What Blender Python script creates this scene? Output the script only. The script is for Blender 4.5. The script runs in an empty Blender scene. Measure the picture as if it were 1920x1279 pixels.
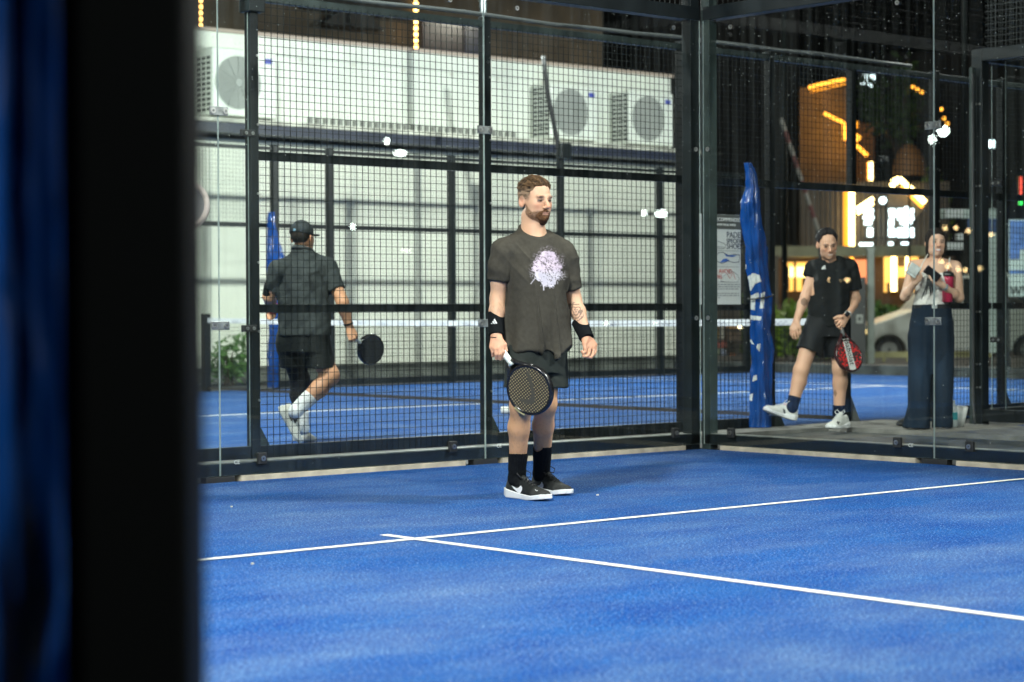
import bpy, bmesh, math, random
import numpy as np
from mathutils import Vector, Matrix

random.seed(7)
S = bpy.context.scene
COL = S.collection

# ------------------------------------------------------------------ camera
FPX = 3828.3                       # focal length in photograph pixels (1920 wide)
YAW, PITCH, ROLL = 0.718222638, -0.0154992768, -0.00451599127
CAM = np.array([-10.4439308, -9.92086615, 0.986422593])
_d = np.array([math.sin(YAW)*math.cos(PITCH), math.cos(YAW)*math.cos(PITCH), math.sin(PITCH)])
_r0 = np.array([math.cos(YAW), -math.sin(YAW), 0.0]); _u0 = np.cross(_r0, _d)
_r = _r0*math.cos(ROLL) + _u0*math.sin(ROLL); _u = -_r0*math.sin(ROLL) + _u0*math.cos(ROLL)
RH = _r0.copy()                                        # horizontal, towards the right of the view
FH = -np.array([math.sin(YAW), math.cos(YAW), 0.0])    # horizontal, towards the camera
cam = bpy.data.cameras.new('camera'); camo = bpy.data.objects.new('camera', cam); COL.objects.link(camo)
M = Matrix.Identity(4)
for i in range(3):
    M[i][0] = _r[i]; M[i][1] = _u[i]; M[i][2] = -_d[i]; M[i][3] = CAM[i]
camo.matrix_world = M
cam.sensor_width = 36.0; cam.lens = FPX/1920*36
cam.clip_start = 0.05; cam.clip_end = 600
cam.dof.use_dof = True; cam.dof.focus_distance = 10.9; cam.dof.aperture_fstop = 2.9
S.camera = camo

# ------------------------------------------------------------------ world: night sky
W = bpy.data.worlds.new('World'); S.world = W; W.use_nodes = True
nt = W.node_tree; bg = nt.nodes['Background']
sky = nt.nodes.new('ShaderNodeTexSky'); sky.sky_type = 'NISHITA'; sky.sun_disc = False
sky.sun_elevation = math.radians(-9); sky.sun_rotation = math.radians(200)
nt.links.new(sky.outputs[0], bg.inputs[0]); bg.inputs[1].default_value = 0.04
S.view_settings.view_transform = 'Standard'; S.view_settings.look = 'None'
S.view_settings.exposure = 0.0; S.view_settings.gamma = 1.0
S.cycles.transparent_max_bounces = 24
S.cycles.max_bounces = 7; S.cycles.diffuse_bounces = 3; S.cycles.glossy_bounces = 3
S.cycles.sample_clamp_indirect = 3.0
S.cycles.caustics_reflective = False; S.cycles.caustics_refractive = False

def ray(x, y): return _d + _r*(x-960)/FPX - _u*(y-639.5)/FPX
def atd(x, y, D): return CAM + ray(x, y)*D
def atz(x, y, z): v = ray(x, y); return CAM + v*((z-CAM[2])/v[2])
def aty(x, y, Y): v = ray(x, y); return CAM + v*((Y-CAM[1])/v[1])
def atx(x, y, X): v = ray(x, y); return CAM + v*((X-CAM[0])/v[0])
def topx(P):
    v = np.asarray(P, float) - CAM; z = v @ _d
    return 960 + FPX*(v @ _r)/z, 639.5 - FPX*(v @ _u)/z

# ------------------------------------------------------------------ materials
MATS = {}
def nodes(name):
    m = bpy.data.materials.new(name); m.use_nodes = True
    t = m.node_tree; return m, t, t.nodes['Principled BSDF']
def mat(name, col, rough=.5, metal=0., var=0., vscale=6., bump=0., bscale=60., spec=.5, stretch=None, sss=0.):
    """plain procedural surface: base colour varied by noise, noise bump"""
    if name in MATS: return MATS[name]
    m, t, b = nodes(name)
    b.inputs['Base Color'].default_value = (*col, 1); b.inputs['Roughness'].default_value = rough
    b.inputs['Metallic'].default_value = metal; b.inputs['Specular IOR Level'].default_value = spec
    if sss:
        b.inputs['Subsurface Weight'].default_value = sss
        b.inputs['Subsurface Radius'].default_value = (.012, .005, .003)
    if var or bump:
        tc = t.nodes.new('ShaderNodeTexCoord'); src = tc.outputs['Object']
        if stretch:
            mp = t.nodes.new('ShaderNodeMapping'); mp.inputs['Scale'].default_value = stretch
            t.links.new(src, mp.inputs[0]); src = mp.outputs[0]
    if var:
        n = t.nodes.new('ShaderNodeTexNoise'); n.inputs['Scale'].default_value = vscale; n.inputs['Detail'].default_value = 6
        t.links.new(src, n.inputs['Vector'])
        mx = t.nodes.new('ShaderNodeMix'); mx.data_type = 'RGBA'
        rp = t.nodes.new('ShaderNodeMapRange'); rp.inputs[1].default_value = .3; rp.inputs[2].default_value = .7
        t.links.new(n.outputs['Fac'], rp.inputs[0]); t.links.new(rp.outputs[0], mx.inputs['Factor'])
        mx.inputs['A'].default_value = (*[c*(1-var) for c in col], 1); mx.inputs['B'].default_value = (*[min(1, c*(1+var)) for c in col], 1)
        t.links.new(mx.outputs['Result'], b.inputs['Base Color'])
        rr = t.nodes.new('ShaderNodeMapRange'); rr.inputs[3].default_value = max(.05, rough-.12); rr.inputs[4].default_value = min(1, rough+.12)
        t.links.new(n.outputs['Fac'], rr.inputs[0]); t.links.new(rr.outputs[0], b.inputs['Roughness'])
    if bump:
        n2 = t.nodes.new('ShaderNodeTexNoise'); n2.inputs['Scale'].default_value = bscale; n2.inputs['Detail'].default_value = 4
        t.links.new(src, n2.inputs['Vector'])
        bp = t.nodes.new('ShaderNodeBump'); bp.inputs['Strength'].default_value = bump; bp.inputs['Distance'].default_value = .01
        t.links.new(n2.outputs['Fac'], bp.inputs['Height']); t.links.new(bp.outputs[0], b.inputs['Normal'])
    MATS[name] = m; return m
def emit(name, col, strength):
    if name in MATS: return MATS[name]
    m, t, b = nodes(name)
    b.inputs['Base Color'].default_value = (*[c*.3 for c in col], 1)
    b.inputs['Emission Color'].default_value = (*col, 1); b.inputs['Emission Strength'].default_value = strength
    MATS[name] = m; return m
def vcol_mat(name, rough=.6, bump=.15, bscale=500., sss=0., spec=.4, var=.0, vscale=30., sheen=0.):
    """surface whose colours (print, stubble, dye, painted eye shade) come from the mesh's colour attribute"""
    if name in MATS: return MATS[name]
    m, t, b = nodes(name)
    a = t.nodes.new('ShaderNodeAttribute'); a.attribute_name = 'col'
    b.inputs['Roughness'].default_value = rough; b.inputs['Specular IOR Level'].default_value = spec
    if sheen: b.inputs['Sheen Weight'].default_value = sheen; b.inputs['Sheen Roughness'].default_value = .5
    if sss:
        b.inputs['Subsurface Weight'].default_value = sss; b.inputs['Subsurface Radius'].default_value = (.01, .004, .002)
        b.inputs['Subsurface Scale'].default_value = 1.0
    tc = t.nodes.new('ShaderNodeTexCoord')
    n = t.nodes.new('ShaderNodeTexNoise'); n.inputs['Scale'].default_value = bscale; n.inputs['Detail'].default_value = 3
    t.links.new(tc.outputs['Object'], n.inputs['Vector'])
    bp = t.nodes.new('ShaderNodeBump'); bp.inputs['Strength'].default_value = bump; bp.inputs['Distance'].default_value = .004
    t.links.new(n.outputs['Fac'], bp.inputs['Height']); t.links.new(bp.outputs[0], b.inputs['Normal'])
    if var:
        n3 = t.nodes.new('ShaderNodeTexNoise'); n3.inputs['Scale'].default_value = vscale; n3.inputs['Detail'].default_value = 5
        t.links.new(tc.outputs['Object'], n3.inputs['Vector'])
        mr = t.nodes.new('ShaderNodeMapRange'); mr.inputs[1].default_value = .3; mr.inputs[2].default_value = .7
        mr.inputs[3].default_value = 1-var; mr.inputs[4].default_value = 1+var
        t.links.new(n3.outputs['Fac'], mr.inputs[0])
        mx = t.nodes.new('ShaderNodeMix'); mx.data_type = 'RGBA'; mx.blend_type = 'MULTIPLY'; mx.inputs['Factor'].default_value = 1
        t.links.new(a.outputs['Color'], mx.inputs['A']); t.links.new(mr.outputs[0], mx.inputs['B'])
        t.links.new(mx.outputs['Result'], b.inputs['Base Color'])
    else:
        t.links.new(a.outputs['Color'], b.inputs['Base Color'])
    MATS[name] = m; return m

STEEL = mat('dark_painted_steel', (.0045, .0075, .0088), .42, 0, .35, 5, .08, 90, spec=.3)
STEEL_GREY = mat('grey_green_steel', (.026, .038, .036), .42, 0, .3, 7, .08, 90, spec=.35)  # paler, greener steel tone than the dark posts
WIRE = mat('black_coated_wire', (.005, .0075, .0075), .5, spec=.22)
WIRE_LIT = mat('lit_dark_wire', (.03, .034, .034), .4, spec=.3)  # wire colour lightened to stand in for lit wires
INOX = mat('stainless_steel', (.62, .62, .60), .32, 1., .15, 20)
RUBBER = mat('black_rubber', (.012, .013, .014), .6)
WHITE_WALL = mat('white_cladding', (.73, .745, .63), .5, 0, .06, .8, .05, 20)
WHITE_METAL = mat('white_enamel', (.72, .755, .68), .4, 0, .06, 3)
NAVY = mat('navy_steel', (.022, .028, .050), .5, 0, .2, 3)
CONC = mat('worn_concrete', (.17, .165, .15), .8, 0, .4, 5, .4, 40)
CONC_DARK = mat('dirty_dark_concrete', (.035, .042, .042), .6, 0, .7, 4, .5, 30)
STRIP = mat('pale_cement_strip', (.42, .37, .28), .8, 0, .3, 9, .3, 60)
DARK_BROWN = mat('dark_brown_facade', (.075, .056, .036), .7, 0, .4, 1.5)
LEAF = mat('leaf_green', (.06, .15, .025), .5, 0, .5, 8)
LEAF_Y = mat('leaf_lime_green', (.13, .21, .02), .5, 0, .5, 8)
BARK = mat('bark', (.05, .035, .025), .9, 0, .3, 20)

def turf():
    m, t, b = nodes('blue_sand_dressed_turf')
    tc = t.nodes.new('ShaderNodeTexCoord')
    def noise(scale, detail, stretch=(1, 1, 1), rough=.6):
        mp = t.nodes.new('ShaderNodeMapping'); mp.inputs['Scale'].default_value = stretch
        t.links.new(tc.outputs['Object'], mp.inputs[0])
        n = t.nodes.new('ShaderNodeTexNoise'); n.inputs['Scale'].default_value = scale; n.inputs['Detail'].default_value = detail
        n.inputs['Roughness'].default_value = rough
        t.links.new(mp.outputs[0], n.inputs['Vector']); return n
    def mr(src, a, bb, c=0., d=1.):
        r = t.nodes.new('ShaderNodeMapRange'); r.inputs[1].default_value = a; r.inputs[2].default_value = bb
        r.inputs[3].default_value = c; r.inputs[4].default_value = d; t.links.new(src, r.inputs[0]); return r.outputs[0]
    def mix(f, A, B, blend='MIX'):
        x = t.nodes.new('ShaderNodeMix'); x.data_type = 'RGBA'; x.blend_type = blend
        for s, k in ((f, 'Factor'), (A, 'A'), (B, 'B')):
            if hasattr(s, 'default_value') and not isinstance(s, (tuple, float)): t.links.new(s, x.inputs[k])
            elif isinstance(s, tuple): x.inputs[k].default_value = (*s, 1)
            else: x.inputs[k].default_value = s
        return x.outputs['Result']
    big = noise(.75, 7, (.75, 1.7, 1), .66); mid = noise(2.2, 7, (1, 1.6, 1), .68); fine = noise(80, 3, (1, 1, 1), .75); spark = noise(115, 2)
    c = mix(mr(mid.outputs['Fac'], .32, .68), (.002, .074, .315), (.006, .128, .415))
    sandy = t.nodes.new('ShaderNodeMath'); sandy.operation = 'MULTIPLY'
    t.links.new(mr(big.outputs['Fac'], .43, .66), sandy.inputs[0]); t.links.new(mr(mid.outputs['Fac'], .30, .72, .25, 1), sandy.inputs[1])
    s2 = t.nodes.new('ShaderNodeMath'); s2.operation = 'MULTIPLY'
    t.links.new(sandy.outputs[0], s2.inputs[0]); s2.inputs[1].default_value = .55
    c = mix(s2.outputs[0], c, (.24, .32, .42))
    c = mix(mr(fine.outputs['Fac'], .40, .62), mix(.80, c, (.001, .016, .11)), c)
    sp = mr(spark.outputs['Fac'], .60, .70, 0., .70)
    c = mix(sp, c, (.50, .62, .78))
    t.links.new(c, b.inputs['Base Color'])
    b.inputs['Roughness'].default_value = .85; b.inputs['Specular IOR Level'].default_value = .12
    bp = t.nodes.new('ShaderNodeBump'); bp.inputs['Strength'].default_value = .7; bp.inputs['Distance'].default_value = .012
    t.links.new(fine.outputs['Fac'], bp.inputs['Height']); t.links.new(bp.outputs[0], b.inputs['Normal'])
    return m
TURF = turf()
LINE = mat('white_turf_line', (.74, .75, .70), .8, 0, .12, 30, .5, 120)

def glass():
    m, t, b = nodes('dusty_tempered_glass'); t.nodes.remove(b)
    out = t.nodes['Material Output']
    tr = t.nodes.new('ShaderNodeBsdfTransparent'); tr.inputs[0].default_value = (.965, .985, .975, 1)
    gl = t.nodes.new('ShaderNodeBsdfGlossy'); gl.inputs['Roughness'].default_value = .0
    fr = t.nodes.new('ShaderNodeFresnel')
    ge = t.nodes.new('ShaderNodeNewGeometry'); io = t.nodes.new('ShaderNodeMapRange'); io.inputs[3].default_value = 1.45; io.inputs[4].default_value = 1/1.45
    t.links.new(ge.outputs['Backfacing'], io.inputs[0]); t.links.new(io.outputs[0], fr.inputs['IOR'])
    mx = t.nodes.new('ShaderNodeMixShader'); t.links.new(fr.outputs[0], mx.inputs[0]); t.links.new(tr.outputs[0], mx.inputs[1]); t.links.new(gl.outputs[0], mx.inputs[2])
    # dust specks and streaks of dried water
    tc = t.nodes.new('ShaderNodeTexCoord')
    sep = t.nodes.new('ShaderNodeSeparateXYZ'); t.links.new(tc.outputs['Object'], sep.inputs[0])
    hi = t.nodes.new('ShaderNodeMapRange'); hi.inputs[1].default_value = 1.6; hi.inputs[2].default_value = 2.9; hi.inputs[3].default_value = .10; hi.inputs[4].default_value = 1.
    t.links.new(sep.outputs[2], hi.inputs[0])
    vo = t.nodes.new('ShaderNodeTexVoronoi'); vo.inputs['Scale'].default_value = 26; t.links.new(tc.outputs['Object'], vo.inputs['Vector'])
    sp = t.nodes.new('ShaderNodeMath'); sp.operation = 'LESS_THAN'; t.links.new(vo.outputs['Distance'], sp.inputs[0]); sp.inputs[1].default_value = .075
    cs = t.nodes.new('ShaderNodeSeparateColor'); t.links.new(vo.outputs['Color'], cs.inputs[0])
    pick = t.nodes.new('ShaderNodeMath'); pick.operation = 'LESS_THAN'; t.links.new(cs.outputs[0], pick.inputs[0])
    hm = t.nodes.new('ShaderNodeMath'); hm.operation = 'MULTIPLY'; t.links.new(hi.outputs[0], hm.inputs[0]); hm.inputs[1].default_value = .34
    t.links.new(hm.outputs[0], pick.inputs[1])
    spk = t.nodes.new('ShaderNodeMath'); spk.operation = 'MULTIPLY'; t.links.new(sp.outputs[0], spk.inputs[0]); t.links.new(pick.outputs[0], spk.inputs[1])
    sk = t.nodes.new('ShaderNodeMath'); sk.operation = 'MULTIPLY'; t.links.new(spk.outputs[0], sk.inputs[0]); sk.inputs[1].default_value = .42
    mp = t.nodes.new('ShaderNodeMapping'); mp.inputs['Scale'].default_value = (9, 9, .35); t.links.new(tc.outputs['Object'], mp.inputs[0])
    ns = t.nodes.new('ShaderNodeTexNoise'); ns.inputs['Scale'].default_value = 2.2; ns.inputs['Detail'].default_value = 5; t.links.new(mp.outputs[0], ns.inputs['Vector'])
    n2 = t.nodes.new('ShaderNodeMapRange'); n2.inputs[1].default_value = .45; n2.inputs[2].default_value = .75; n2.inputs[3].default_value = .001; n2.inputs[4].default_value = .012
    t.links.new(ns.outputs['Fac'], n2.inputs[0])
    ad = t.nodes.new('ShaderNodeMath'); ad.operation = 'ADD'; t.links.new(sk.outputs[0], ad.inputs[0]); t.links.new(n2.outputs[0], ad.inputs[1])
    df = t.nodes.new('ShaderNodeBsdfDiffuse'); df.inputs[0].default_value = (.62, .68, .66, 1)
    m2 = t.nodes.new('ShaderNodeMixShader'); t.links.new(ad.outputs[0], m2.inputs[0]); t.links.new(mx.outputs[0], m2.inputs[1]); t.links.new(df.outputs[0], m2.inputs[2])
    t.links.new(m2.outputs[0], out.inputs[0])
    return m
GLASS = glass()
GLASS_EDGE = mat('polished_glass_edge', (.36, .43, .41), .25, 0, .2, 8)
PVC = mat('blue_pvc_sheet', (.003, .052, .24), .20, 0, .25, 5, .28, 11, spec=.6)
PVC_WHITE = mat('white_print_on_pvc', (.62, .64, .62), .4)

# ------------------------------------------------------------------ mesh helpers
class MB:
    def __init__(s): s.v = []; s.f = []; s.n = 0
    def add(s, v, f):
        v = np.asarray(v, float).reshape(-1, 3)
        s.v.append(v); s.f += [tuple(int(i)+s.n for i in q) for q in f]; s.n += len(v); return s
    def box(s, lo, hi):
        (a, b, c), (d, e, f) = lo, hi
        v = [(a,b,c),(d,b,c),(d,e,c),(a,e,c),(a,b,f),(d,b,f),(d,e,f),(a,e,f)]
        return s.add(v, [(0,3,2,1),(4,5,6,7),(0,1,5,4),(1,2,6,5),(2,3,7,6),(3,0,4,7)])
    def obox(s, c, ax, hs):
        c = np.asarray(c, float); A = [np.asarray(a, float)*h for a, h in zip(ax, hs)]
        v = [c+i*A[0]+j*A[1]+k*A[2] for k in (-1,1) for i, j in ((-1,-1),(1,-1),(1,1),(-1,1))]
        return s.add(v, [(0,3,2,1),(4,5,6,7),(0,1,5,4),(1,2,6,5),(2,3,7,6),(3,0,4,7)])
    def beam(s, p, q, w, h, up=(0,0,1)):
        p = np.asarray(p, float); q = np.asarray(q, float); d = q-p; L = np.linalg.norm(d); d = d/L
        sd = np.cross(d, up); sd = sd/np.linalg.norm(sd); u = np.cross(sd, d)
        return s.obox((p+q)/2, (d, sd, u), (L/2, w/2, h/2))
    def tube(s, pts, r, n=8, caps=True):
        pts = np.asarray(pts, float); rs = np.broadcast_to(np.asarray(r, float), (len(pts),))
        V = []; ref = None
        for i, p in enumerate(pts):
            d = pts[min(i+1, len(pts)-1)] - pts[max(i-1, 0)]; d = d/(np.linalg.norm(d)+1e-12)
            if ref is None: ref = np.array([0,0,1.]) if abs(d[2]) < .9 else np.array([1.,0,0])
            a = np.cross(d, ref); a /= np.linalg.norm(a)+1e-12; b = np.cross(a, d); ref = b
            for k in range(n):
                t = 2*math.pi*k/n; V.append(p + rs[i]*(math.cos(t)*a + math.sin(t)*b))
        F = [(i*n+k, i*n+(k+1) % n, (i+1)*n+(k+1) % n, (i+1)*n+k) for i in range(len(pts)-1) for k in range(n)]
        if caps: F += [tuple(range(n))[::-1], tuple(range((len(pts)-1)*n, len(pts)*n))]
        return s.add(V, F)
    def prism(s, poly, o, ux, uy, th):
        """a plane outline (list of 2D points) given thickness th along ux x uy"""
        o = np.asarray(o, float); ux = np.asarray(ux, float); uy = np.asarray(uy, float); n = np.cross(ux, uy); n /= np.linalg.norm(n)
        k = len(poly); a = [o+ux*x+uy*y for x, y in poly]; V = a + [p+n*th for p in a]
        F = [tuple(range(k))[::-1], tuple(range(k, 2*k))] + [(i, (i+1) % k, k+(i+1) % k, k+i) for i in range(k)]
        return s.add(V, F)
    def disc(s, c, nrm, r, th, n=16, hole=0.):
        nrm = np.asarray(nrm, float); nrm /= np.linalg.norm(nrm)
        ref = np.array([0,0,1.]) if abs(nrm[2]) < .9 else np.array([1.,0,0])
        a = np.cross(nrm, ref); a /= np.linalg.norm(a); b = np.cross(nrm, a); c = np.asarray(c, float)
        ring = [(math.cos(2*math.pi*i/n), math.sin(2*math.pi*i/n)) for i in range(n)]
        if not hole:
            return s.prism([(x*r, y*r) for x, y in ring], c, a, b, th)
        V = []
        for z in (0, th):
            for rr in (hole, r): V += [c+nrm*z+rr*(x*a+y*b) for x, y in ring]
        F = []
        for i in range(n):
            j = (i+1) % n
            F += [(i, j, n+j, n+i), (2*n+i, 3*n+i, 3*n+j, 2*n+j), (n+i, n+j, 3*n+j, 3*n+i), (i, 2*n+i, 2*n+j, j)]
        return s.add(V, F)
    def wires(s, P, Q, r):
        """many thin square wires at once: arrays of end points"""
        P = np.asarray(P, float); Q = np.asarray(Q, float); d = Q-P; d /= np.linalg.norm(d, axis=1)[:, None]
        ref = np.where(np.abs(d[:, 2:3]) < .9, np.array([[0,0,1.]]), np.array([[1.,0,0]]))
        a = np.cross(d, ref); a /= np.linalg.norm(a, axis=1)[:, None]; b = np.cross(d, a)
        V = np.stack([E+sa*r*a+sb*r*b for E in (P, Q) for sa, sb in ((-1,-1),(1,-1),(1,1),(-1,1))], 1)
        F = []
        for i in range(len(P)):
            o = i*8; F += [(o, o+1, o+5, o+4), (o+1, o+2, o+6, o+5), (o+2, o+3, o+7, o+6), (o+3, o, o+4, o+7)]
        return s.add(V.reshape(-1, 3), F)
    def build(s, name, m, parent=None, smooth=False, base=None, bevel=0.):
        V = np.concatenate(s.v) if s.v else np.zeros((0, 3))
        if base is None and parent is not None: base = np.array(parent_base(parent))
        if base is None: base = np.zeros(3)
        me = bpy.data.meshes.new(name); me.from_pydata((V-base).tolist(), [], s.f)
        me.materials.append(m)
        if smooth: me.polygons.foreach_set('use_smooth', [True]*len(me.polygons))
        me.update()
        o = bpy.data.objects.new(name, me); COL.objects.link(o)
        if parent is not None: o.parent = parent
        else: o.location = base
        if bevel:
            bv = o.modifiers.new('bevel', 'BEVEL'); bv.width = bevel; bv.segments = 2; bv.limit_method = 'ANGLE'
        return o
def parent_base(p):
    b = Vector((0, 0, 0))
    while p is not None: b += p.location; p = p.parent
    return b
def tag(o, label=None, cat=None, group=None, kind=None):
    if label: o['label'] = label
    if cat: o['category'] = cat
    if group: o['group'] = group
    if kind: o['kind'] = kind
    return o
def thing(name, loc, label, cat, group=None):
    o = bpy.data.objects.new(name, None); o.location = Vector([float(x) for x in loc]); o.empty_display_size = .1
    COL.objects.link(o); return tag(o, label, cat, group)
def struct(name, mb, m, label=None):
    o = mb.build(name, m); o['kind'] = 'structure'
    return o
def copy_tree(o, parent=None):
    c = o.copy(); COL.objects.link(c); c.parent = parent
    for ch in list(o.children): copy_tree(ch, c)
    return c
def text_mesh(s, size, o, ux, uy, m, name, parent, off=.003, extrude=.0008, align='LEFT'):
    """flat lettering standing on a surface: o = lower left corner, ux / uy = reading and up directions"""
    cu = bpy.data.curves.new('lettering', 'FONT'); cu.body = s; cu.size = size; cu.extrude = extrude; cu.align_x = align; cu.resolution_u = 3
    tmp = bpy.data.objects.new('tmp', cu); COL.objects.link(tmp)
    bpy.context.view_layer.update()
    me = bpy.data.meshes.new_from_object(tmp.evaluated_get(bpy.context.evaluated_depsgraph_get()))
    bpy.data.objects.remove(tmp)
    n = len(me.vertices); co = np.empty(n*3); me.vertices.foreach_get('co', co); co = co.reshape(-1, 3)
    ux = np.asarray(ux, float); uy = np.asarray(uy, float); nn = np.cross(ux, uy)
    P = np.asarray(o, float) + co[:, :1]*ux + co[:, 1:2]*uy + (co[:, 2:]+off)*nn
    b = np.array(parent_base(parent)) if parent is not None else np.zeros(3)
    me.vertices.foreach_set('co', (P-b).ravel()); me.materials.clear(); me.materials.append(m); me.update()
    ob = bpy.data.objects.new(name, me); COL.objects.link(ob); ob.parent = parent
    return ob
X3, Y3, Z3 = np.array([1.,0,0]), np.array([0,1.,0]), np.array([0,0,1.])

def wire_mesh(name, o, ux, w, h, parent, pitch=.05, r=.0018, m=WIRE, uy=Z3):
    o = np.asarray(o, float); nu = int(round(w/pitch)); nv = int(round(h/pitch)); mb = MB()
    n = np.cross(ux, uy)
    us = (np.arange(1, nu))*w/nu; vs = np.arange(1, nv)*h/nv
    jit = np.random.RandomState(int(abs(o.sum())*100) % 1000)
    P = np.array([o+ux*u for u in us]); mb.wires(P, P+uy*h, r)
    Q = np.array([o+uy*v + n*2*r for v in vs]); mb.wires(Q, Q+ux*w, r)
    return mb.build(name, m, parent)
# ================================================================== THE SETTING
g = MB(); g.box((-150, -150, -.30), (250, 250, -.024)); struct('ground', g, mat('asphalt', (.030, .031, .030), .8, 0, .5, 1.2, .3, 60))
g = MB(); g.box((-9.42, -20, -.02), (-.004, -.004, 0)); struct('court_floor', g, TURF)
g = MB(); g.box((-6.85, 1.30, -.02), (13.2, 11.40, 0)); struct('neighbour_court_floor', g, TURF)
g = MB(); g.box((3.62, -20, -.02), (13.4, .12, 0)); struct('third_court_floor', g, TURF)
def painted_line(mb, p, q, w=.05, z=.004, seed=1):
    # fibres make the edge of a turf line slightly ragged
    p = np.array([*p, 0.]); q = np.array([*q, 0.]); L = np.linalg.norm(q-p); d = (q-p)/L; s = np.array([-d[1], d[0], 0]); n = int(L/.016); rs = np.random.RandomState(seed); V = []
    for i in range(n+1):
        for e in (-1, 1): V.append(p+d*L*i/n+s*e*(w/2-.0015+.0045*(rs.rand()-.45))+Z3*z)
    return mb.add(V, [(2*i, 2*i+2, 2*i+3, 2*i+1) for i in range(n)])
g = MB(); painted_line(g, (-9.42, -3.05), (-.01, -3.05)); struct('service_line', g, LINE)
g = MB(); painted_line(g, (-5, -10), (-5, -3.0775), seed=2); painted_line(g, (-5, -3.0225), (-5, -2.83), seed=3); struct('centre_line', g, LINE)
g = MB(); g.box((-3.60, 6.33, .001), (9.98, 6.38, .004)); struct('neighbour_centre_line', g, LINE)
g = MB(); g.box((10.0, 1.31, .001), (10.05, 11.39, .004)); struct('neighbour_service_line', g, LINE)
g = MB(); g.box((-12, .13, -.018), (2.32, .80, -.006)); g.box((.13, -14, -.018), (2.32, .128, -.006)); struct('walkway', g, CONC_DARK)
g = MB(); g.box((2.325, -14, -.018), (3.44, 1.15, .03)); g.box((-12, .805, -.018), (2.322, 1.17, .024)); struct('concrete_slab', g, CONC)
# kerb and street beyond the neighbouring court
g = MB(); g.box((13.3, 1.0, -.02), (13.75, 14.5, .14)); struct('kerb', g, CONC_DARK)

# ------------------------------------------------------------------ our court's glass walls
def bolt(mb, c, n, r=.014):
    mb.disc(c, n, r, .008, 14, hole=r*.42)
def glass_panel(parent, o, ux, w, h, n, name='glass_panel'):
    """10 mm toughened pane with bare polished edges"""
    th = .008; mb = MB(); o = np.asarray(o, float)
    p = [o, o+ux*w, o+ux*w+Z3*h, o+Z3*h]; q = [x-n*th for x in p]
    mb.add(p+q, [(0,1,2,3), (7,6,5,4), (0,3,7,4), (1,5,6,2), (3,2,6,7), (0,4,5,1)])
    g = mb.build(name, GLASS, parent)
    g.data.materials.append(GLASS_EDGE)
    for i in (2, 3, 4, 5): g.data.polygons[i].material_index = 1
    return g
def clamp(parent, c, ux, n, plate=True, z=Z3):
    """steel plate with two countersunk bolts bridging two panes"""
    mb = MB()
    if plate: mb.obox(c, (ux, z, n), (.062, .025, .004))
    pl = None
    if plate:
        pl = mb.build('clamp_plate', mat('brushed_clamp_steel', (.30, .32, .31), .4, .7, .3, 30), parent, bevel=.002)
    for s in (-1, 1):
        b = MB(); b.disc(c+ux*s*.042+n*.0045, n, .017, .006, 16, hole=.007); b.build('bolt', INOX, pl if pl else parent)
def edge_bolt(parent, c, n, block=True):
    if block:
        mb = MB(); ux = np.cross(Z3, n); mb.obox(c+n*.003, (ux, Z3, n), (.03, .033, .012))
        bl = mb.build('clamp_block', RUBBER, parent, bevel=.004); off = .016
    else: bl = parent; off = .001
    b = MB(); b.disc(c+n*off, n, .0155, .006, 16, hole=.006); b.build('bolt', INOX, bl)

def glass_wall(label, name, o, ux, n, npan, posts_at):
    """o = corner on the floor, ux = run of the wall, n = towards the court's inside"""
    t = thing(name, o, label, 'glass wall'); o = np.asarray(o, float); out = -n
    for i in range(npan):
        glass_panel(t, o+ux*(2*i+(.014 if i == 0 else .003))+Z3*.036, ux, 2-(.017 if i == 0 else .006), 2.965, n)
    L = 2*npan
    def bar(nm, z0, z1, d0, d1, m, a=.0, b=None, parent=t):
        b = L if b is None else b
        mb = MB(); c = o+ux*(a+b)/2+out*(d0+d1)/2+Z3*(z0+z1)/2
        mb.obox(c, (ux, out, Z3), ((b-a)/2, (d1-d0)/2, (z1-z0)/2)); return mb.build(nm, m, parent, bevel=.004)
    for i in range(npan):
        bar('cement_strip', -.004, .031, -.004, .07, STRIP, 2*i+.17, 2*i+1.86)
        bar('packing_block', -.004, .031, .0, .06, RUBBER, 2*i+1.9, 2*i+2.1)
    bar('base_rail', .032, .105, .013, .098, STEEL, .0)
    bar('rail_top_light', .1055, .111, .014, .104, mat('painted_lit_rail_top', (.16, .165, .15), .5, 0, .5, 9), .0)  # pale strip carries the light on the base rail's top face
    bar('top_beam', 3.004, 3.10, .012, .11, STEEL, .0)
    bar('top_rail', 3.94, 4.0, .03, .09, STEEL, .0)
    for a, m, w, h in posts_at:
        mb = MB(); mb.obox(o+ux*a+out*(.013+w/2)+Z3*h/2, (ux, out, Z3), (w/2, w/2, h/2)); mb.build('post', m, t, bevel=.004)
    for i in range(npan):
        wire_mesh('wire_mesh', o+ux*(2*i)+out*.06+Z3*3.10, ux, 2, .84, t, m=WIRE_LIT)
    for i in range(1, npan):
        for z in (2.13, .90): clamp(t, o+ux*2*i+Z3*z+n*.005, ux, n)
    for i in range(npan):
        for a in (.28, 1.72):
            edge_bolt(t, o+ux*(2*i+a)+Z3*.125+n*.004, n)
            edge_bolt(t, o+ux*(2*i+a)+Z3*2.93+n*.001, n, False)
    for z in (2.1, .92): edge_bolt(t, o+ux*.062+Z3*z+n*.001, n, False)
    ce = mat('etched_white_mark', (.55, .58, .56), .6)
    for i in range(1, npan+1):
        if np.allclose(n, -Y3): text_mesh('CE', .034, o+ux*(2*i-.14 if i < 1 else 2*i-.09)+Z3*.10, X3, Z3, ce, 'etched_mark', t, off=.0015)
        else: text_mesh('CE', .034, o+ux*(2*i-.20)+Z3*.10, -Y3, Z3, ce, 'etched_mark', t, off=.0015)
    return t
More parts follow.
